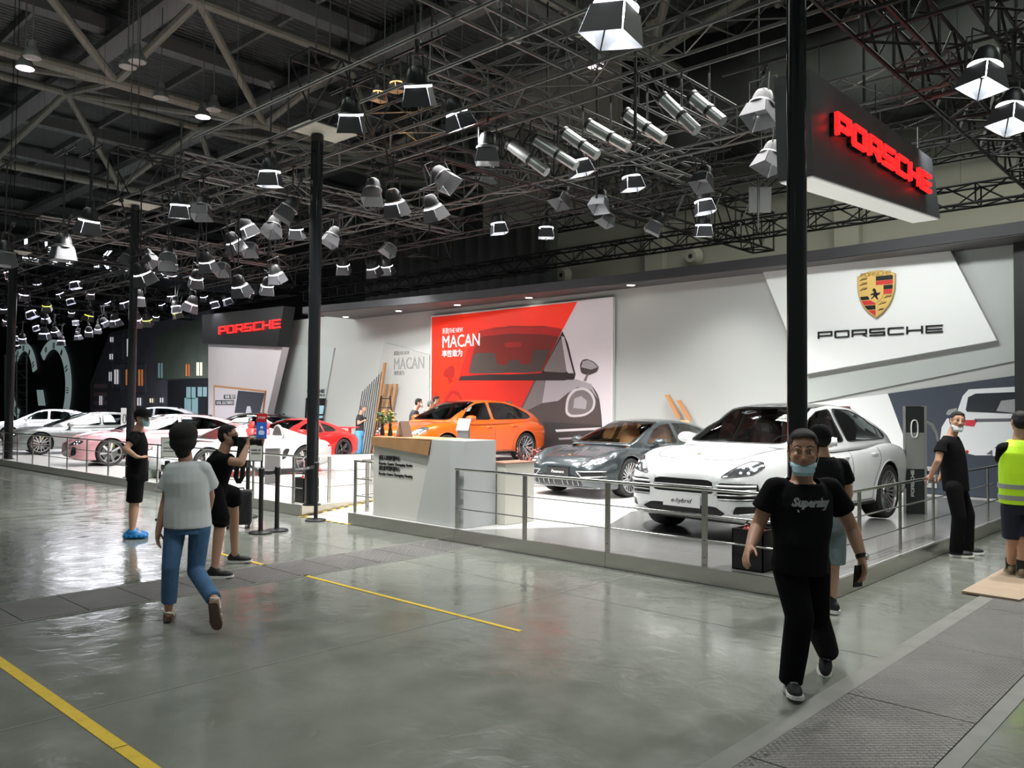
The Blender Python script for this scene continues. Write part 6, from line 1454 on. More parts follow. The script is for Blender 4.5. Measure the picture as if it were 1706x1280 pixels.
def belt(a, b, lab, z=.86, txt=None):
    a = Vector((a.x, a.y, z)); b = Vector((b.x, b.y, z)); d = (b - a).normalized(); n = Vector((-d.y, d.x, 0)) * .0015; A = a + d * .04; B = b - d * .04; mb = MB()
    k = 6; vs = []
    for i in range(k + 1):
        q = A.lerp(B, i / k) - Vector((0, 0, .012 * math.sin(PI * i / k))); vs.append([q - n - Vector((0, 0, .025)), q + n - Vector((0, 0, .025)), q + n + Vector((0, 0, .025)), q - n + Vector((0, 0, .025))])
    mb.loft(vs, True, True); o = mb.build('queue_belt', M_black); tag(o, lab, 'queue belt')
    if txt:
        m2 = MB(); L = (B - A).length; wordmark(m2, min(.42, L * .5), .024, .0045, A + d * (L * .42) - Vector((0, 0, .018)) - n * 2 * (1 if n.dot(FW) > 0 else -1), d, (0, 0, 1), -n * .8 * (1 if n.dot(FW) > 0 else -1), .16); m2.build('belt_lettering', mat('letter_silver', (.5, .5, .5), .4), o)
belt(s4, s5, 'black belt between the post behind the woman and the post behind the suitcase', txt=1); belt(s5, s1, 'short black belt above the suitcase', txt=1); belt(s2, s3, 'black belt with pale lettering running to the foot of the ramp', txt=1); belt(s1, s2, 'very short black belt joining the two close queue posts')
def frame_sign(p, z0, z1, w, lab, lines, dx=0., col=(.62, .62, .58)):
    t = thing('notice_frame', lab, 'notice', (p.x, p.y, 0), -YAW)
    MB().box(dx - w / 2, dx + w / 2, -.012, .0, z0, z1).build('frame', M_blackmetal, t); MB().box(dx - w / 2 + .012, dx + w / 2 - .012, -.016, -.012, z0 + .012, z1 - .012).build('sheet', mat('notice_paper', col, .4), t)
    for tx, zz, h, m_ in lines: text_obj(tx, h, m_, t, 'lettering', Matrix.Translation((dx - w * .34, -.018, z0 + (z1 - z0) * zz)), depth=.001, width=w * .68)
    return t
mi = mat('notice_ink', (.08, .08, .08), .5)
tn = frame_sign(s1 - RT * .08 + Vector((0, 0, 0)), 1.02, 1.40, .20, 'tall grey notice frame on the queue post by the suitcase', [('温馨提示', .72, .03, mi), ('请佩戴口罩', .40, .02, mi), ('谢谢配合', .28, .02, mi)])
MB().tube(s1 * 1 + Vector((0, 0, .92)), s1 + Vector((0, 0, 1.44)), .016, n=8).build('extension_pole', M_blackmetal, None); tag(COL.objects['extension_pole'], 'thin pole rising above the queue post to the blue and red sign', 'pole')
q = s1 - FW * .03; t = thing('stop_sign', 'small sign, red STOP above a blue pictogram, on top of the queue post', 'sign', (q.x, q.y, 0), -YAW)
MB().box(-.075, .075, -.006, 0, 1.58, 1.70).build('red_plate', mat('sign_red', (.45, .02, .02), .4), t); MB().box(-.075, .075, -.006, 0, 1.34, 1.58).build('blue_plate', mat('sign_blue', (.03, .13, .55), .4), t); text_obj('STOP', .035, M_white, t, 'lettering', Matrix.Translation((-.055, -.009, 1.625)), depth=.001, width=.11)
mb = MB(); mb.ball((0, -.008, 1.50), .022, 10, 6, (1, .2, 1)); mb.prism([(-.035, 1.40), (.035, 1.40), (.045, 1.44), (.02, 1.465), (-.02, 1.465), (-.045, 1.44)], 'y', -.01, -.006); mb.build('pictogram', mat('sign_pale', (.5, .62, .8), .4), t)
frame_sign(s4 + RT * .03, .98, 1.30, .27, 'small notice frame on the queue post behind the woman', [('入场须知', .72, .028, mat('notice_green', (.1, .3, .15), .5)), ('请佩戴口罩有序入场', .45, .016, mi), ('请出示健康码', .30, .014, mi)])
# suitcase
p = at_z(397, 880, 0); t = thing('suitcase', 'black ribbed trolley suitcase standing beside the queue posts', 'suitcase', (p.x, p.y, 0), -YAW + .25)
mb = MB(); w, d_, z0, z1 = .19, .125, .06, .56; o_ = rnd([(-w, -d_), (w, -d_), (w, d_), (-w, d_)], .12, 3); mb.loft([[(x * .93, y * .9, z0) for x, y in o_], [(x, y, z0 + .03) for x, y in o_], [(x, y, z1 - .03) for x, y in o_], [(x * .93, y * .9, z1) for x, y in o_]], True, True); mb.build('shell', mat('suitcase_black', (.012, .013, .014), .35), t, True)
mb = MB(); [mb.box(x - .006, x + .006, -d_ - .006, -d_ + .01, z0 + .05, z1 - .05) for x in (-.14, -.10, -.06, -.02, .02, .06, .10, .14)]; mb.build('ribs', mat('suitcase_black', (.012, .013, .014), .35), t)
MB().path([(-.07, 0, z1), (-.07, 0, z1 + .03), (.07, 0, z1 + .03), (.07, 0, z1)], .012, 6).build('handle', M_blackmetal, t, True)
for x in (-.15, .15):
    for y in (-.09, .09): MB().tube((x - .012, y, .03), (x + .012, y, .03), .03, n=14).build('castor', M_black, t)
# fire extinguisher boxes
def ext_box(px, py, z, lab, w=.32, dd=.30, h=.42, col=M_black, two=True, y0=None):
    p = at_z(px, py, z) if y0 is None else Vector(y0); t = thing('extinguisher_box', lab, 'extinguisher box', (p.x, p.y, z), 0)
    th = .012
    for (a, b, c, e) in ((-w / 2, w / 2, -dd / 2, -dd / 2 + th), (-w / 2, w / 2, dd / 2 - th, dd / 2), (-w / 2, -w / 2 + th, -dd / 2, dd / 2), (w / 2 - th, w / 2, -dd / 2, dd / 2)): MB().box(a, b, c, e, .002, h).build('side_panel', col, t)
    MB().box(-w / 2, w / 2, -dd / 2, dd / 2, .002, .014).build('bottom_panel', col, t)
    for k, x in enumerate((-w / 4, w / 4) if two else (0,)):
        e = thing('fire_extinguisher', lab, 'fire extinguisher', (p.x + x, p.y, z + .015)); e['label'] = ('left' if k == 0 else 'right') + ' red fire extinguisher in the ' + lab
        MB().lathe([(.055, 0), (.06, .02), (.06, .34), (.05, .38), (.02, .41), (.018, .43), (.001, .43)], n=16).build('cylinder', mat('extinguisher_red', (.42, .015, .01), .3), e, True)
        MB().path([(-.02, 0, .43), (.01, 0, .47), (.07, 0, .50)], .008, 6).build('lever', M_black, e); MB().path([(0, .02, .44), (0, .06, .43), (0, .075, .3), (0, .075, .15)], .009, 6).build('hose', M_black, e); MB().lathe([(.013, .43), (.013, .44)], (0, -.02, 0), 8).build('gauge', M_white, e)
ext_box(0, 0, ZP, 'dark box behind the pole by the ramp', .34, .30, .42, y0=(-12.30, 8.05))
ext_box(0, 0, ZP, 'black box behind the corner railing', .34, .32, .42, y0=(-3.98, 7.98))
ext_box(0, 0, ZP, 'grey box beside the second black pole', .36, .30, .40, mat('box_grey', (.22, .25, .22), .5), y0=(-18.75, 8.2))
# poles
def pole(x, y, lab, z1=6.36, r=.10):
    mb = MB(); mb.tube((x, y, ZP + .003), (x, y, z1), r, n=28); o = mb.build('support_pole', mat('gloss_black', (.008, .009, .010), .12), smooth=True); tag(o, lab, 'pole')
    MB().tube((x, y, ZP + .003), (x, y, ZP + .02), r + .05, n=24).build('base_plate', M_blackmetal, o, True); MB().tube((x, y, z1 - .10), (x, y, z1), r + .008, n=28).build('collar', M_black, o, True)
pole(-3.62, 8.20, 'thick glossy black pole at the right, in front of the white car', 7.6); pole(-11.80, 7.84, 'glossy black pole left of the ramp, under the square wooden plate')
pole(-19.1, 7.86, 'thinner-looking black pole further left, beside the grey box', 6.36, .09); pole(-27.9, 7.9, 'black pole at the left edge of the picture', 6.36, .12)
# plywood, caddy, charging columns, info pillars
q = [at_z(a, b, .01) for a, b in ((1602, 988), (1699, 1003), (1790, 958), (1690, 940))]
tag(MB().prism([(p.x, p.y) for p in q], 'z', .0105, .030).build('plywood_sheet', mat('plywood', (.37, .28, .20), .6, noise=.15, nscale=6)), 'plywood sheet lying on the floor under the worker in the vest', 'plywood')
p = at_z(1368, 1001, 0) ; t = thing('tool_caddy', 'small dark tool caddy with a yellow handle on the floor beside the stout man', 'tool caddy', (p.x, p.y, 0), .4)
MB().prism([(-.09, .004), (.09, .004), (.10, .12), (-.10, .12)], 'y', -.06, .06).build('bin', mat('caddy_grey', (.05, .055, .05), .5), t); MB().path([(-.08, 0, .12), (-.05, 0, .19), (.05, 0, .19), (.08, 0, .12)], .01, 6).build('handle', mat('caddy_yellow', (.6, .38, .03), .5), t)
def charger(p, rz, lab, dark=True, h=1.72):
    t = thing('charging_column', lab, 'charging column', (p.x, p.y, ZP), rz); c1 = mat('charger_dark', (.03, .035, .035), .25) if dark else mat('charger_white', (.7, .7, .7), .35); c2 = mat('charger_silver', (.45, .46, .44), .3, .5)
    MB().box(-.15, .13, -.07, .07, .003, h).build('housing', c1, t); MB().box(.13, .165, -.075, .075, .003, h + .005).build('side_trim', c2, t)
    MB().box(-.145, .125, -.076, -.07, .72, h - .42).build('front_plate', c2 if dark else M_white, t)
    P = [(x, -.082, z) for x, z in rnd([(-.07, h - .50), (.03, h - .50), (.03, h - .22), (-.07, h - .22)], .45, 4)]; MB().path(P + [P[0]], .011, 6).build('port_ring', M_white if dark else M_black, t, True)
    MB().path([(.165, -.02, h - .25), (.26, -.03, h - .30), (.33, -.03, h - .42), (.36, -.03, h - .60)], .026, 8, [.03, .03, .024, .012]).build('plug', c2, t, True)
    MB().path([(.36, -.03, h - .6), (.38, -.03, .9), (.33, -.03, .55), (.20, -.03, .60), (.17, -.02, .75)], .011, 6).build('cable', M_black, t, True)
    mb = MB(); wordmark(mb, .42, .05, .010, (-.03, -.077, .28), (0, 0, 1), (-1, 0, 0), (0, -.006, 0), .16); mb.build('lettering', M_white if dark else M_black, t)
p = at_z(1524, 856, ZP); charger(p, -YAW * .8, 'dark charging column with an oval port behind the man in the polo shirt')
p = at_z(209, 757, ZP); charger(p, -YAW, 'white charging column in front of the pink car', False, 1.55)
def info(px, py, lab, rz, h=1.02, w=.30, m=M_white, z=ZP):
    p = at_z(px, py, z); t = thing('info_pillar', lab, 'info pillar', (p.x, p.y, z), rz)
    MB().prism([(-.05, .003), (.09, .003), (.07, h - .10), (-.02, h - .22)], 'x', -w / 2, w / 2).build('foot', mat('pillar_grey', (.12, .115, .115), .4), t); MB().prism([(-.06, h - .24), (-.04, h - .26), (.10, h), (.08, h + .015)], 'x', -w / 2 - .02, w / 2 + .02).build('tablet', mat('tablet_silver', (.45, .46, .47), .3, .5), t)
    MB().prism([(-.052, h - .215), (-.050, h - .217), (.073, h + .0), (.071, h + .004)], 'x', -w / 2 + .03, w / 2 - .03).build('screen', mat('tablet_screen', (.6, .62, .62), .3, emit=.3), t)
info(771, 783, 'slim pillar with a tilted tablet in front of the orange car', -YAW - .4, 1.12, .26, z=.436)
info(1120, 800, 'slim pillar with a tilted tablet between the grey and the white car', -YAW - .3, 1.36)
info(453, 806, 'pale rounded info pillar beside the white roadster', -YAW, 1.0)
# twigs beside the orange car
t = thing('twig_bouquet', 'bouquet of reddish twigs between the orange and the grey car', 'bouquet', at_z(886, 800, ZP)); random.seed(4); mb = MB(); m2 = MB()
for i in range(70):
    a = random.uniform(0, 2 * PI); r = random.uniform(.05, .42); h = random.uniform(.35, .75); q = Vector((r * math.cos(a), r * math.sin(a), h)); mb.path([(0, 0, .18), q * .55 + Vector((0, 0, .1)), q], .003, 4); m2.ball(q, .018, 6, 4)
mb.build('twigs', mat('twig_red', (.25, .06, .05), .7), t); m2.build('berries', mat('berry_pink', (.45, .16, .15), .6), t, True); MB().lathe([(.10, .002), (.12, .05), (.09, .18), (.10, .20), (.08, .2)], n=16).build('vase', M_cg, t, True)
# step ladder before the posts
p = at_z(641, 766, ZP); t = thing('step_ladder', 'black folding step ladder in front of the slanting oak posts', 'ladder', (p.x, p.y, ZP), -YAW)
H_ = 2.0; mb = MB()
for s in (-1, 1): MB().tube((s * .40, -.35, .005), (s * .14, 0, H_), .022, n=6).build('rail', M_black, t); MB().tube((s * .40, .45, .005), (s * .12, .05, H_), .018, n=6).build('rear_leg', M_black, t)
for k in range(7): u = (k + .7) / 7; mb = MB(); mb.cbox((0, -.35 * (1 - u), H_ * u), (2 * (.40 - .26 * u), .07, .03)); mb.build('step', M_black, t)
# ================================================================ NEIGHBOUR STANDS (left background)
YN = 24.0
M_facade = mat('facade_dark', (.11, .11, .135), .6, noise=.35, nscale=1.2); M_facg = mat('facade_green', (.10, .125, .10), .6, noise=.25, nscale=1.5)
def npan(nm, px, y, t, m, par=None): return wallpoly(nm, px, y, t, m, par)
w1 = npan('backdrop_wall', [(157, 640), (190, 555), (357, 517), (357, 720), (157, 716)], YN, .3, M_facade); w1.name = 'backdrop_wall'; tag(w1, 'dark printed backdrop showing an old house front with lit windows', 'backdrop')
npan('green_board', [(262, 560), (357, 524), (357, 630), (262, 632)], YN - .3, .05, M_facg, w1); npan('opening', [(280, 634), (355, 630), (355, 700), (280, 700)], YN - .31, .03, mat('opening_dark', (.02, .022, .028), .5), w1)
lw_ = mat('window_white', (.75, .75, .8), emit=.5); lr = mat('window_orange', (.5, .17, .06), emit=.5); lc = mat('window_cyan', (.25, .4, .42), emit=.2)
for (a, b, c, d, m_) in ((212, 565, 220, 594, lw_), (191, 616, 197, 640, lw_), (182, 620, 186, 635, lw_), (210, 616, 219, 642, lr), (231, 616, 238, 643, lr), (183, 590, 188, 599, lw_), (184, 562, 189, 570, lw_), (264, 605, 271, 630, lc), (310, 607, 316, 627, lr), (328, 604, 337, 626, mat('window_cream', (.75, .7, .5), emit=.9)), (311, 645, 326, 665, lc), (330, 645, 345, 661, lc), (308, 663, 330, 690, lc), (229, 663, 235, 676, lw_), (250, 664, 255, 671, mat('window_cream', (.75, .7, .5), emit=.9)), (267, 663, 272, 671, lw_), (166, 660, 170, 675, lw_)):
    o = npan('lit_window', [(a, b), (c, b), (c, d), (a, d)], YN - .345, .03, m_, w1)
    npan('window_bar', [((a + c) / 2 - .5, b), ((a + c) / 2 + .5, b), ((a + c) / 2 + .5, d), ((a + c) / 2 - .5, d)], YN - .38, .01, M_black, o)
for (a, b, c, d) in ((190, 556, 205, 600), (206, 553, 225, 600), (206, 606, 224, 650), (226, 606, 243, 655), (188, 606, 202, 650)):
    q = [(a, b), (c, b), (c, d), (a, d)]; P = [at_y(u, v, YN - .31) for u, v in q]; MB().path([tuple(p) for p in P + [P[0]]], .05, 4).build('window_surround', mat('surround_grey', (.09, .09, .115), .6), w1)
for k in range(5): npan('stone_course', [(157, 640 + k * 14), (178, 640 + k * 14), (178, 647 + k * 14), (157, 647 + k * 14)], YN - .31, .02, mat('stone_rose', (.33, .22, .24), .7), w1)
w2 = npan('backdrop_wall', [(-40, 590), (157, 560), (157, 716), (-40, 716)], YN + .5, .3, mat('backdrop_black', (.008, .009, .014), .8)); tag(w2, 'black backdrop carrying the broken clock rings', 'backdrop')
def clock(cx, cy, rx, ry, a0, a1, lab, wid=.24):
    y = YN + .1; pts = []; C_ = at_y(cx, cy, y); sx = at_y(cx + 1, cy, y).x - C_.x; sz = C_.z - at_y(cx, cy + 1, y).z; rg = []
    for k in range(25):
        a = a0 + (a1 - a0) * k / 24; o = (C_.x + rx * sx * math.cos(a), C_.z + ry * sz * math.sin(a)); i = (C_.x + rx * (1 - wid) * sx * math.cos(a), C_.z + ry * (1 - wid * .8) * sz * math.sin(a))
        rg.append([(o[0], y - .12, o[1]), (o[0], y, o[1]), (i[0], y, i[1]), (i[0], y - .12, i[1])])
    o_ = MB().loft(rg, True, True).build('clock_ring', mat('clock_face', (.50, .66, .64), .5, emit=.25)); tag(o_, lab, 'clock')
    for k, n_ in enumerate(['VII', 'XII', 'I', 'II', 'III', 'IV'][:max(2, int(abs(a1 - a0) / .5))]):
        a = a0 + (a1 - a0) * (k + .6) / max(2, int(abs(a1 - a0) / .5)); rr = 1 - wid / 2
        M = Matrix.Translation((C_.x + rx * rr * sx * math.cos(a), y - .13, C_.z + ry * rr * sz * math.sin(a))) @ Matrix.Rotation(-(a - PI / 2), 4, 'Y') @ Matrix.Translation((-.25, 0, -.25)); text_obj(n_, .5, M_black, o_, 'numeral', M, depth=.01, width=.5)
clock(88, 648, 30, 82, 2.3, -.75, 'large pale green half clock ring with roman numerals left of the dark house front')
clock(40, 640, 22, 68, 2.4, .35, 'smaller pale clock ring fragment behind the scaffold tower'); clock(40, 640, 26, 60, 3.4, 4.4, 'lower fragment of the broken clock ring behind the scaffold tower', .3)
npan('clock_shard', [(63, 650), (72, 650), (76, 676), (66, 676)], YN + .1, .1, mat('clock_face', (.50, .66, .64), .5, emit=.25)).name = 'clock_shard'; tag(COL.objects['clock_shard'], 'short leaning shard of the pale clock between the two rings', 'clock')
# scaffold tower
y = YN - 1.5; t = thing('scaffold_tower', 'grey scaffold tower before the broken clock at the left edge', 'scaffold'); P = lambda a, b, dy=0: at_y(a, b, y + dy)
M_sc = mat('scaffold_grey', (.45, .45, .42), .5, .4)
for a in (9, 28, 45):
    for dy in (0, 1.2): MB().tube(P(a + (dy > 0) * -1, 716, dy), P(a + (dy > 0) * -1, 591, dy), .035, n=6).build('upright', M_sc, t)
for k in range(10): b = 594 + k * 12; MB().tube(P(7, b), P(46, b), .03, n=6).build('cross_tube', M_sc, t)
for k in range(3): MB().tube(P(28, 618 + k * 30), P(45, 632 + k * 30), .025, n=5).build('diagonal', M_sc, t)
# hanging lit banner of another stand
def banner(pxs, y, lab): o = npan('hanging_banner', pxs, y, .3, mat('banner_black', (.012, .016, .022), .5)); return tag(o, lab, 'banner')
b1 = banner([(5, 408), (135, 424), (135, 462), (15, 444)], 17.0, 'long black hanging banner with white lit shapes at upper left'); b2 = banner([(143, 422), (250, 440), (440, 476), (440, 492), (300, 482), (143, 460)], 17.6, 'black hanging banner with white lit arcs, continuing right of the second pole')
lit = mat('banner_lit', (.85, .92, 1), emit=3)
for q in ([(37, 428), (64, 431), (64, 437), (37, 433)], [(87, 432), (95, 433), (95, 440), (87, 440)], [(111, 435), (119, 436), (119, 443), (111, 443)], [(75, 403), (79, 403), (79, 414), (76, 412)], [(81, 410), (87, 415), (84, 422), (81, 420)], [(41, 398), (46, 398), (46, 414), (41, 413)]): npan('lit_shape', q, 16.68, .02, lit, b1)
for q in ([(180, 418), (187, 418), (176, 431), (176, 434), (165, 433)], [(158, 441), (165, 442), (164, 449), (157, 448)], [(174, 442), (181, 444), (187, 452), (180, 451)], [(197, 444), (203, 450), (210, 450), (211, 446), (212, 452), (206, 455), (199, 452)], [(268, 455), (275, 459), (286, 461), (295, 459), (290, 464), (281, 465), (273, 462)], [(246, 455), (258, 454), (257, 457), (250, 460)], [(292, 440), (296, 441), (298, 449), (295, 450)]): npan('lit_shape', q, 17.28, .02, lit, b2)
car('white_sport_utility', 'white sport utility car at the left edge behind the grey estate car', compact(P_white, rim='y', trimlines=False), (-45.5, 13.0, 0), math.radians(-112))
car('white_estate', 'white estate car partly hidden behind the second pole, roof and windows in view', compact(P_white, rim='y', trimlines=False), (-41.5, 16.6, ZP), math.radians(-125))
car('dark_saloon', 'dark glossy saloon whose roof shows above the pink car', saloon(paint('paint_black', (.01, .01, .008)), True, trim=T_black, dash=T_black, rim='seven', trimlines=False), (-29.0, 14.6, ZP), math.radians(-135))
# ================================================================ LIGHTING RIG
M_rig = mat('rig_aluminium', (.12, .12, .115), .42, .6); M_rigb = mat('rig_black', (.009, .009, .009), .5, .2)
def cables(o, pts, r=.004):
    for p in pts: MB().tube(p, (p[0], p[1], ZR - .004), r, n=3).build('suspension_cable', M_rigb, o)
def truss(a, b, w, h, lab, m=M_rig, r=.024, bay=.72, br=.011, name='lighting_truss', group=None):
    """box truss: a, b = centre line of the underside"""
    a = Vector(a); b = Vector(b); d = b - a; L = d.length; d /= L; n = Vector((-d.y, d.x, 0)); z = Vector((0, 0, 1)); mb = MB()
    C = [(n * (-w / 2)), (n * (w / 2)), (n * (w / 2) + z * h), (n * (-w / 2) + z * h)]
    for c in C: mb.tube(a + c, b + c, r, n=6)
    k = max(2, int(L / bay)); s = L / k
    for i in range(k):
        p, q = a + d * (i * s), a + d * ((i + 1) * s)
        for e in range(4):
            c0, c1 = C[e], C[(e + 1) % 4]
            mb.tube(p + (c0 if i % 2 else c1), q + (c1 if i % 2 else c0), br, n=4, caps=False)
            if i % 2 == 0: mb.tube(p + c0, p + c1, br, n=4, caps=False)
    for c in range(4): mb.tube(b + C[c], b + C[(c + 1) % 4], br * 1.3, n=4)
    o = mb.build(name, m); cables(o, [a + d * (L * q) + n * (w / 2) + z * h for q in (.22, .78)]); return tag(o, lab, 'truss', group)
def bar(a, b, lab, r=.024, m=M_rig):
    o = MB().tube(a, b, r, n=8).build('rig_pipe', m, smooth=True); cables(o, [Vector(a).lerp(Vector(b), q) for q in (.2, .8)]); return tag(o, lab, 'rig pipe')
Z0 = 6.25
bar((-13.2, 6.35, Z0), (-6.0, 6.35, Z0), 'thin rig pipe nearest the camera, over the orange lamps'); bar((-34, 7.2, Z0), (-3.0, 7.2, Z0), 'long thin rig pipe running the whole length of the stand front')
truss((-36, 8.65, Z0), (-3.2, 8.65, Z0), .55, .50, 'long lattice truss just above the black poles')
bar((-11.5, 9.35, Z0), (-3.4, 9.35, Z0), 'rig pipe carrying the silver profile spots'); truss((-36, 12.3, Z0), (-3.2, 12.3, Z0), .40, .45, 'lattice truss over the middle of the stand')
truss((-30, 14.6, Z0), (-3.2, 14.6, Z0), .40, .40, 'lattice truss behind the middle one', M_rigb); truss((-30, 19.6, Z0), (2, 19.6, Z0), .45, .42, 'black lattice truss above the canopy, against the hall wall', M_rigb, .03, .6, .018)
truss((-26, 21.6, 7.9), (6, 21.6, 7.9), .45, .5, 'black lattice truss high on the hall wall', M_rigb, .03, .7, .018); truss((-14, 22.6, 9.3), (6, 22.6, 9.3), .45, .6, 'highest black lattice truss on the hall wall behind the hanging sign', M_rigb, .03, .8, .018)
truss((-3.35, 4.0, Z0), (-3.35, 22.0, Z0), .55, .6, 'heavy black truss running away over the hanging sign', M_rigb, .032, .6, .02); truss((-2.2, 4.0, Z0 + .1), (-2.2, 20.0, Z0 + .1), .5, .5, 'second black truss at upper right, beside the heavy one', M_rigb, .028, .6, .018)
for i, y in enumerate((6.6, 9.2, 11.4, 13.6)): bar((-3.5, y, Z0 - .03), (-.6, y, Z0 - .03), ['nearest', 'second', 'third', 'farthest'][i] + ' cross pipe under the black trusses at upper right', .03, M_rigb)
truss((-6.65, 4.2, Z0 + .05), (-6.65, 12.3, Z0 + .05), .42, .48, 'lattice truss running away from the top of the picture'); truss((-10.5, 9.2, Z0), (-10.5, 21.6, Z0), .6, 1.05, 'deep black lattice truss ending above the canopy', M_rigb, .032, .7, .02)
for x, lb in ((-11.62, 'deep truss standing on the black pole by the ramp'), (-19.1, 'deep truss standing on the second black pole'), (-27.8, 'deep truss over the leftmost black pole')):
    truss((x, 7.35, 6.42), (x, 17.4, 6.42), .58, 1.15, lb, M_rigb, .03, .62, .018)
    p_ = MB().box(x - .32, x + .32, 7.35, 8.3, 6.385, 6.40).build('cap_plate', mat('plate_wood', (.40, .40, .34), .6, noise=.15, nscale=6)); tag(p_, 'pale square plate under the ' + lb, 'plate')
    for s in (-.2, .2): tag(MB().tube((x + s, 7.8, 7.6), (x + s, 7.8, ZR - .004), .012, n=4).build('hoist_chain', M_rigb), ('left' if s < 0 else 'right') + ' hoist chain of the ' + lb, 'chain')
for i, x in enumerate((-15.5, -23.5, -8.4)): truss((x, 7.2, Z0 + .05), (x, 14.6, Z0 + .05), .35, .38, ['cross truss between the two left poles', 'cross truss near the far left', 'cross truss behind the silver spots'][i])
for i, (x, y) in enumerate(((-5.9, 8.6), (-9.3, 12.3), (-4.4, 12.3), (-14.0, 12.3), (-7.2, 14.6), (-12.5, 14.6))):
    tag(MB().tube((x, y, 5.2 if i in (0, 4) else Z0 - .5), (x, y, ZR - .004), .022, n=6).build('drop_pipe', M_rigb), 'upright pipe through the rig, number-like one of six', 'rig pipe', 'upright pipes of the rig')['label'] = 'thin upright pipe hanging through the lighting rig'
# black drapes rolled behind the rig
mb = MB(); rg = []
for k in range(61): x = -27 + 10 * k / 60; rg.append([(x, 20.3 + .12 * math.sin(k * 1.7), z) for z in (5.3, 8.0)])
mb.loft(rg, False); o = mb.build('black_drape', M_dark, None, True); q = o.modifiers.new('t', 'SOLIDIFY'); q.thickness = .02; tag(o, 'long black drape hanging behind the rig over the left part of the canopy', 'drape')
mb = MB(); rg = []
for k in range(31): x = -16 + 12.5 * k / 30; rg.append([(x, 23.2 + .2 * math.sin(k * .9) - .05 * z, z) for z in (9.5, 11, 13.5)])
mb.loft(rg, False); o = mb.build('roof_drape', M_dark, None, True); q = o.modifiers.new('t', 'SOLIDIFY'); q.thickness = .02; tag(o, 'dark drape under the roof behind the hanging sign', 'drape')
# ---------------- hanging sign
hs = MB(); SK = 1.25; sk = lambda p: (p[0] * SK, p[1] * SK, CAM_H + (p[2] - CAM_H) * SK); v = [sk(p) for p in [(-3.50, 7.5, 4.0), (-3.15, 7.5, 4.0), (-3.15, 11.45, 4.29), (-3.50, 11.45, 4.29), (-3.50, 7.42, 4.985), (-3.15, 7.42, 4.985), (-3.15, 11.12, 4.985), (-3.50, 11.12, 4.985)]]
hs.add(v, [(3, 2, 1, 0), (4, 5, 6, 7), (0, 1, 5, 4), (1, 2, 6, 5), (2, 3, 7, 6), (3, 0, 4, 7)])
so = hs.build('hanging_sign', mat('sign_anthracite', (.075, .078, .085), .45)); tag(so, 'grey hanging sign box with glowing red PORSCHE letters at upper right', 'sign')
mb = MB(); mb.add([sk(p) for p in [(-3.48, 7.52, 3.985), (-3.17, 7.52, 3.985), (-3.17, 11.43, 4.272), (-3.48, 11.43, 4.272), (-3.48, 7.52, 4.0), (-3.17, 7.52, 4.0), (-3.17, 11.43, 4.29), (-3.48, 11.43, 4.29)]], [(3, 2, 1, 0), (4, 5, 6, 7), (0, 1, 5, 4), (1, 2, 6, 5), (2, 3, 7, 6), (3, 0, 4, 7)]); mb.build('light_underside', mat('sign_underside', (.75, .75, .70), .5, emit=.35), so)
XS = -3.15 * SK; A, B = at_x(1390, 228, XS + .06), at_x(1547, 320, XS + .06); ht = at_x(1390, 191, XS + .06).z - A.z
mb = MB(); wordmark(mb, B.y - A.y, ht, ht * .175, (XS + .06, A.y, (A.z + B.z) / 2), (0, 1, 0), (0, 0, 1), (.05, 0, 0), .24); mb.build('letters', M_neon, so)
mb = MB(); wordmark(mb, B.y - A.y, ht, ht * .175, (XS + .005, A.y, (A.z + B.z) / 2), (0, 1, 0), (0, 0, 1), (.054, 0, 0), .24); mb.build('letter_sides', M_black, so)
for i, y in enumerate((9.7, 11.6, 13.4)): tag(MB().tube((-4.0, y, 5.78), (-4.0, y, Z0 + .05), .006, n=4).build('suspension_cable', M_rigb), ['near', 'middle', 'far'][i] + ' steel cable holding the hanging sign', 'cable')
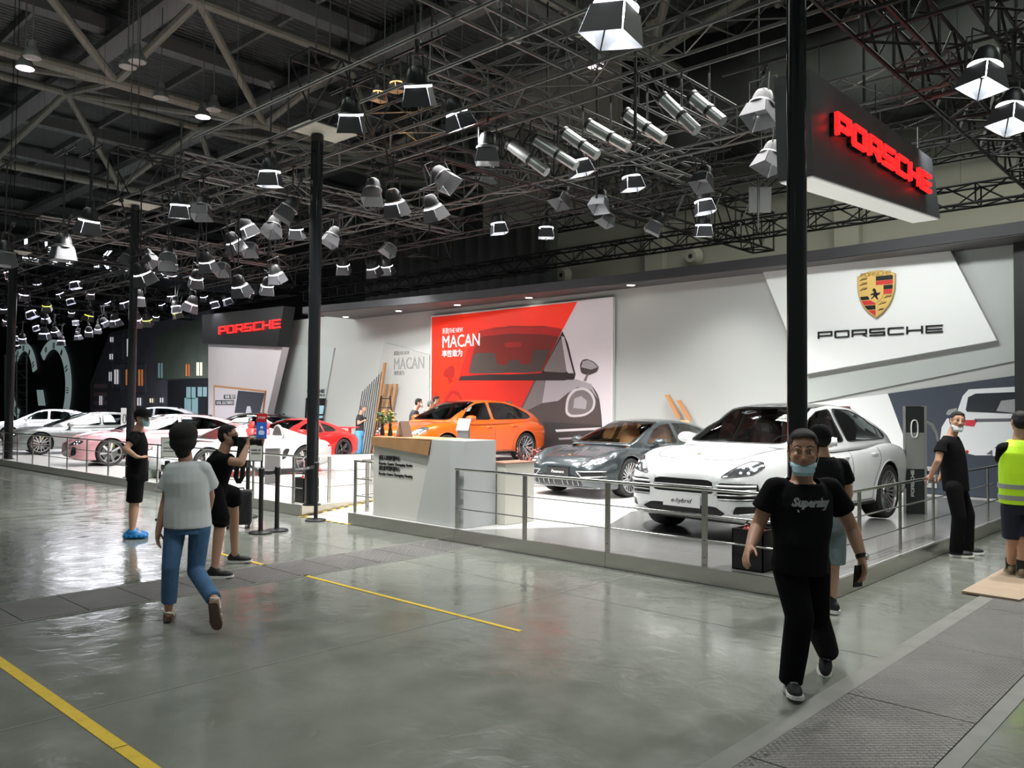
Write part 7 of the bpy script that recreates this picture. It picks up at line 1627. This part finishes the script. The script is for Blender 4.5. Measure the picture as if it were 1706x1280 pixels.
# ---------------- fresnel lamps with barn doors
def lampcol(c): return mat('lamp_%s' % c, dict(w=(.93, .96, 1), p=(1, .70, .88), y=(.85, .85, .05), o=(1, .45, .12), v=(.80, .80, 1))[c], emit=dict(w=16, p=14, y=10, o=5, v=16)[c])
M_flap = mat('barn_door_black', (.045, .045, .050), .45); M_flapi = mat('barn_door_inside', (.42, .43, .45), .4, .3)
PROTO = {}
def fres_proto(c, on):
    k = (c, on)
    if k in PROTO: return PROTO[k]
    t = bpy.data.objects.new('stage_lamp', None); COL.objects.link(t)
    MB().lathe([(.001, .30), (.08, .30), (.125, .26), (.155, .17), (.165, .08), (.19, .06), (.19, .02), (.165, .02), (.165, .05), (.001, .06)], n=20).build('housing', M_blackmetal, t, True)
    MB().lathe([(.182, .055), (.196, .05), (.196, .022), (.182, .017)], n=20).build('vent_ring', mat('vent_dim', (.25, .25, .26), .3, .5) if not on else mat('vent_%s' % c, (.9, .93, 1), emit={'w': 2.2, 'v': 4, 'p': 3, 'y': 2, 'o': 1.5}[c], ecol=lampcol(c).node_tree.nodes['Principled BSDF'].inputs['Base Color'].default_value), t, True)
    MB().lathe([(.001, .018), (.15, .016), (.16, .012), (.15, .006), (.001, -.004)], n=20).build('lens', lampcol(c) if on else mat('lens_off', (.35, .36, .38), .15), t, True)
    for k4 in range(4):
        R_ = Matrix.Rotation(PI / 2 * k4, 4, 'Z'); mb = MB(); wi, wo = .150, (.205 if k4 % 2 == 0 else .195); L = .235
        q = [(-wi, .165, .015), (wi, .165, .015), (wo, .165 + L * .20, -L), (-wo, .165 + L * .20, -L)]; q2 = [(a, b - .004, c_ + .002) for a, b, c_ in q]
        mb.add([R_ @ Vector(p) for p in q] + [R_ @ Vector(p) for p in q2], [(0, 1, 2, 3), (0, 4, 5, 1), (1, 5, 6, 2), (2, 6, 7, 3), (3, 7, 4, 0)]); mb.mi = 1; mb.add([R_ @ Vector(p) for p in q2], [(3, 2, 1, 0)]); mb.build('barn_door', [M_flap, M_flapi], t, recalc=False)
    PROTO[k] = t; return t
TOPS = []
def where(px, py):
    h = 'left edge' if px < 140 else 'left' if px < 420 else 'left of centre' if px < 640 else 'centre' if px < 900 else 'right of centre' if px < 1150 else 'right'; return h
def lamp(px, py, w, tilt=0, away=18, c='w', on=True, lab='', power=None, name='stage_lamp', spot=True, top=None, wid=.42, grp='barn-door lamps of the rig'):
    D = wid * F_PX / w; p = at_d(px, py, D); pr_ = fres_proto(c, on)
    if 'used' not in pr_: t = pr_; pr_['used'] = 1
    else: t = dup(pr_)
    if 'used' in t: pass
    ax = (Vector((0, 0, -1)) * math.cos(math.radians(tilt)) + RT * math.sin(math.radians(tilt))); ax = (ax * math.cos(math.radians(away)) + FW * math.sin(math.radians(away))).normalized()
    t.rotation_euler = (-ax).to_track_quat('Z', 'Y').to_euler(); t.location = p; sc_ = wid / .42; t.scale = (sc_ * .88,) * 3
    tag(t, lab, 'stage lamp', grp)
    hg = top or max(Z0 - p.z, .45); base = p - ax * .30 * sc_
    # yoke and hanging tube, in world space, joined to the lamp as its child
    mb = MB(); s_ = ax.cross(Vector((0, 1, 0))).normalized() * .19 * sc_; u = p - ax * .15 * sc_; TOPS.append((p.x, p.y, p.z + hg))
    mb.path([u + s_, u + s_ * 1.0 + Vector((0, 0, .26)), u - s_ + Vector((0, 0, .26)), u - s_], .010, 5); mb.tube(u + Vector((0, 0, .26)), Vector((u.x, u.y, p.z + hg)), .016, n=6); mb.tube(Vector((u.x, u.y, p.z + hg - .04)), Vector((u.x, u.y, p.z + hg + .04)), .045, n=8)
    o = mb.build('yoke', M_blackmetal, None); Mi = (Matrix.Translation(p) @ t.rotation_euler.to_matrix().to_4x4() @ Matrix.Diagonal((sc_ * .88, sc_ * .88, sc_ * .88, 1))).inverted(); o.data.transform(Mi); o.parent = t
    if on and power:
        l = bpy.data.lights.new('lamp_beam', 'SPOT'); l.energy = power; l.spot_size = math.radians(105); l.spot_blend = .7; l.shadow_soft_size = .10; l.color = dict(w=(1, .985, .96), p=(1, .6, .8), y=(.9, .9, .1), o=(1, .5, .2), v=(.93, .93, 1))[c]
        lo_ = bpy.data.objects.new('lamp_beam', l); COL.objects.link(lo_); lo_.parent = t; lo_.location = (0, 0, -.03)
    return t
NEAR = [(1025, 20, 95, -8, 5), (585, 195, 50, 0, 22), (697, 148, 57, 3, 22), (762, 192, 46, 20, 16), (1640, 118, 66, -12, -5), (1685, 185, 60, -12, -5), (450, 290, 42, 0, 8), (300, 345, 38, -3, 10), (148, 371, 40, -12, 10),
 (722, 348, 38, 20, 22), (658, 340, 40, 12, 22), (965, 272, 40, 15, 5), (1052, 298, 38, 8, 2), (1172, 338, 36, 10, 0), (1172, 378, 33, 0, 10), (910, 382, 30, 0, 2), (830, 375, 30, 8, 2),
 (413, 380, 30, 25, 15), (494, 384, 28, 0, 20), (390, 405, 30, 20, 25), (572, 443, 26, 0, 30), (622, 448, 26, 15, 25), (645, 445, 24, 8, 25), (345, 438, 30, 5, 25), (400, 478, 32, 12, 25), (460, 458, 28, 10, 25), (445, 478, 26, -10, 20), (238, 458, 34, 15, 25), (327, 466, 27, -12, 20)]
OFF = [(337, 347, 36, 0, -15), (621, 320, 38, 0, -15), (740, 297, 40, 40, -20), (812, 285, 34, -10, -20), (936, 328, 34, -22, -20), (1000, 335, 34, -12, -20), (1012, 360, 31, -25, -10), (1268, 180, 54, -15, -15), (1283, 262, 46, -20, -8), (1172, 297, 38, -18, -20), (1093, 374, 32, -28, 5), (455, 378, 32, -8, -20), (480, 350, 38, -30, -10), (418, 412, 28, 0, -25), (553, 395, 30, -22, -15), (650, 412, 28, -25, -15), (372, 445, 28, -5, -25), (218, 428, 30, -20, 5), (248, 430, 27, 30, -10), (280, 430, 34, 10, -25), (105, 415, 40, 0, 0), (812, 250, 46, 0, 5), (8, 425, 38, 0, 0)]
NEARL = ['large lit stage lamp cut by the top edge of the picture', 'lit stage lamp right of the square plate on the ramp pole', 'largest lit stage lamp beside the two orange ones', 'lit lamp tilted right, just right of the large lamp by the orange pair', 'lit stage lamp at the right edge, upper of two', 'lit stage lamp at the right edge, lower of two', 'lit stage lamp left of the ramp pole, just below the roof pipes', 'lit stage lamp half way between the two left poles, high up', 'lit stage lamp hanging right at the top of the second black pole', 'lit tilted lamp in the middle, above the left part of the canopy', 'lit lamp left of the tilted middle one, its doors open downward', 'lit lamp under the leftmost silver spots', 'lit lamp under the middle silver spots, left of the stack of three', 'middle lamp of the three stacked near the right pole', 'lowest lamp of the three stacked near the right pole', 'lit lamp above the right part of the red poster', 'lit lamp above the left part of the red poster', 'lit lamp leaning right, first cluster left of the ramp pole', 'lit lamp touching the left side of the ramp pole', 'lit lamp leaning right, second cluster left of the ramp pole', 'lit lamp right of the ramp pole, low over the canopy', 'lit lamp of a close pair over the canopy, the left one', 'lit lamp of a close pair over the canopy, the right one', 'lit lamp left of the ramp pole, level with the black banner', 'lit lamp above the black header sign, leaning right', 'lit lamp between the header sign and the ramp pole, upper one', 'lit lamp between the header sign and the ramp pole, lower one', 'lit lamp under the bend of the black banner', 'lit lamp left of the black header sign, just above the printed backdrop']
OFFL = ['dim lamp high between the two left poles, right of a lit one', 'dim lamp pointing at the hall, right of the ramp pole', 'dim lamp twisted to the right, under the slanting pipes in the middle', 'dim lamp below the first silver spot', 'dim lamp under the third silver spot, leaning left', 'dim lamp under the fourth silver spot', 'dim lamp leaning left, lowest under the silver spots', 'dim lamp with pale blue-grey doors left of the right pole, upper', 'dim lamp with grey doors left of the right pole, lower', 'top lamp of the three stacked near the right pole', 'dim lamp leaning left above the canopy, left of the stack of three', 'dim lamp in the cluster left of the ramp pole, pointing down', 'dim lamp leaning left, high in the cluster left of the ramp pole', 'dim lamp with greenish doors in the left cluster', 'dim lamp right of the ramp pole, leaning left', 'dim lamp above the close lit pair over the canopy', 'dim lamp beside the second lit cluster left of the ramp pole', 'dim lamp over the black banner, leaning left', 'dim lamp over the black banner, leaning right', 'dim lamp with pale brown doors over the banner', 'dim lamp left of the second black pole', 'dim lamp half hidden behind the first silver spot', 'dim lamp at the left edge over the banner']
for i, (x, y, w, tl, aw) in enumerate(NEAR):
    lamp(x, y, w, tl, aw, 'w', True, NEARL[i], power=(620 if x > 560 and y < 200 and x < 1000 else 300))
for i, (x, y, w, tl, aw) in enumerate(OFF):
    lamp(x, y, w, tl, aw, 'w', False, OFFL[i], grp='stage lamps turned away')
lamp(632, 156, 26, -5, 5, 'o', True, 'small stage lamp glowing orange, left of the pair by the upper pipe', 20, wid=.26, grp=None); lamp(660, 140, 26, 5, 5, 'o', True, 'small stage lamp glowing orange, right of the pair by the upper pipe', 20, wid=.26, grp=None)
FAR = [(15, 455, 18, 'p'), (40, 492, 18, 'v'), (52, 521, 18, 'v'), (11, 535, 14, 'v'), (18, 542, 14, 'v'), (62, 474, 14, 'v'), (125, 472, 18, 'v'), (117, 500, 14, 'v'), (78, 510, 16, 'y'), (76, 531, 14, 'v'), (119, 521, 12, 'v'), (148, 527, 16, 'y'), (74, 557, 18, 'v'), (92, 553, 14, 'v'), (24, 562, 12, 'v'), (37, 565, 14, 'v'), (28, 576, 10, 'v'), (102, 569, 14, 'v'), (148, 553, 14, 'v'), (163, 549, 12, 'v'), (175, 538, 14, 'v'), (192, 535, 18, 'v'), (226, 533, 22, 'v'), (245, 534, 18, 'y'), (260, 528, 12, 'v'), (208, 505, 18, 'v'), (230, 498, 24, 'p'), (295, 523, 16, 'y'), (293, 512, 18, 'v'), (318, 508, 24, 'p'), (357, 505, 16, 'v'), (378, 500, 16, 'v'), (286, 495, 16, 'v'), (126, 536, 12, 'v'), (8, 515, 14, 'v'), (150, 490, 16, 'p'), (20, 470, 14, 'p'), (415, 487, 18, 'p'), (180, 505, 12, 'v'), (100, 490, 14, 'v'), (60, 545, 12, 'v'), (130, 560, 12, 'v'), (340, 495, 14, 'v'), (270, 508, 12, 'v')]
for i, (x, y, w, c) in enumerate(FAR):
    lamp(x, y, w * 1.05, random.uniform(-25, 25), random.uniform(0, 30), c, True, {'v': 'bright stage lamp of the crowded rig over the neighbouring stands', 'p': 'pink glowing stage lamp over the neighbouring stands at left', 'y': 'yellow glowing stage lamp over the neighbouring stands at left'}[c], power=600 if i % 3 == 0 and c == 'v' else None, top=.8, grp={'v': 'far bright stage lamps', 'p': 'far pink stage lamps', 'y': 'far yellow stage lamps'}[c])
# trusses of the neighbouring rig
for i, (y, z) in enumerate(((12.5, 6.9), (18.5, 7.3), (23.0, 7.5))): truss((-62, y, z), (-26, y, z), .45, .5, ['nearest', 'middle', 'farthest'][i] + ' long truss of the neighbouring rig at left', M_rigb, .03, .9, .018)
for i, x in enumerate((-33, -40, -48)): truss((x, 8, 7.0), (x, 23.3, 7.0), .45, .5, ['right', 'middle', 'left'][i] + 'most cross truss of the neighbouring rig at left', M_rigb, .03, .9, .018)
# pipes the lamps hang from
CL = {}
for x, y, z in TOPS: CL.setdefault((round(y / .45), round(z / .12)), []).append((x, y, z))
for k, P in CL.items():
    P.sort(); run = [P[0]]; runs = []
    for q in P[1:]:
        if q[0] - run[-1][0] > 3.0: runs.append(run); run = [q]
        else: run.append(q)
    runs.append(run)
    for r_ in runs:
        ym = sum(q[1] for q in r_) / len(r_); zm = sum(q[2] for q in r_) / len(r_)
        o = MB().tube((r_[0][0] - .5, ym, zm), (r_[-1][0] + .5, ym, zm), .022, n=6).build('lamp_pipe', M_rigb); tag(o, 'dark pipe from which stage lamps hang', 'rig pipe', 'lamp pipes of the rig'); cables(o, [(r_[0][0] - .3, ym, zm), (r_[-1][0] + .3, ym, zm)], .0015)
# ---------------- silver profile spots
for i, (a, b) in enumerate((((850, 242), (911, 287)), ((893, 234), (960, 277)), ((942, 222), (995, 259)), ((982, 209), (1047, 246)), ((1045, 191), (1106, 233)), ((1105, 165), (1161, 218)), ((1155, 163), (1204, 203)))):
    D = depth_of(at_z((a[0] + b[0]) / 2, (a[1] + b[1]) / 2, 5.72)); A = at_d(*a, D); B = at_d(*b, D - .25); t = thing('profile_spot', ['first', 'second', 'third', 'fourth', 'fifth', 'sixth', 'seventh'][i] + ' from the left in the row of long silver spots', 'profile spot', (0, 0, 0)); d = (B - A).normalized(); m = A.lerp(B, .55)
    MB().tube(A, m, .085, n=14).build('rear_housing', mat('spot_silver', (.42, .43, .42), .3, .8), t, True); MB().tube(m, B, .078, n=14).build('lens_tube', mat('spot_silver', (.42, .43, .42), .3, .8), t, True)
    MB().tube(A - d * .04, A + d * .005, .095, n=14).build('rear_cap', M_blackmetal, t, True); MB().tube(m - d * .02, m + d * .02, .092, n=14).build('collar', M_black, t, True); MB().tube(m, Vector((m.x, m.y, Z0)), .014, n=6).build('hanging_rod', M_rigb, t)
for i, (x, y, w, h) in enumerate(((1266, 333, 36, 42), (455, 305, 60, 20))[:1]):
    p = at_d(x, y, 17); o = MB().cbox((0, 0, 0), (.45, .05, .52), Matrix.Translation(p) @ Euler((.1, 0, -YAW)).to_matrix().to_4x4()).build('flap_panel', mat('flap_grey', (.20, .20, .19), .5)); tag(o, 'flat grey square flap hanging in the rig left of the thick pole', 'flap')
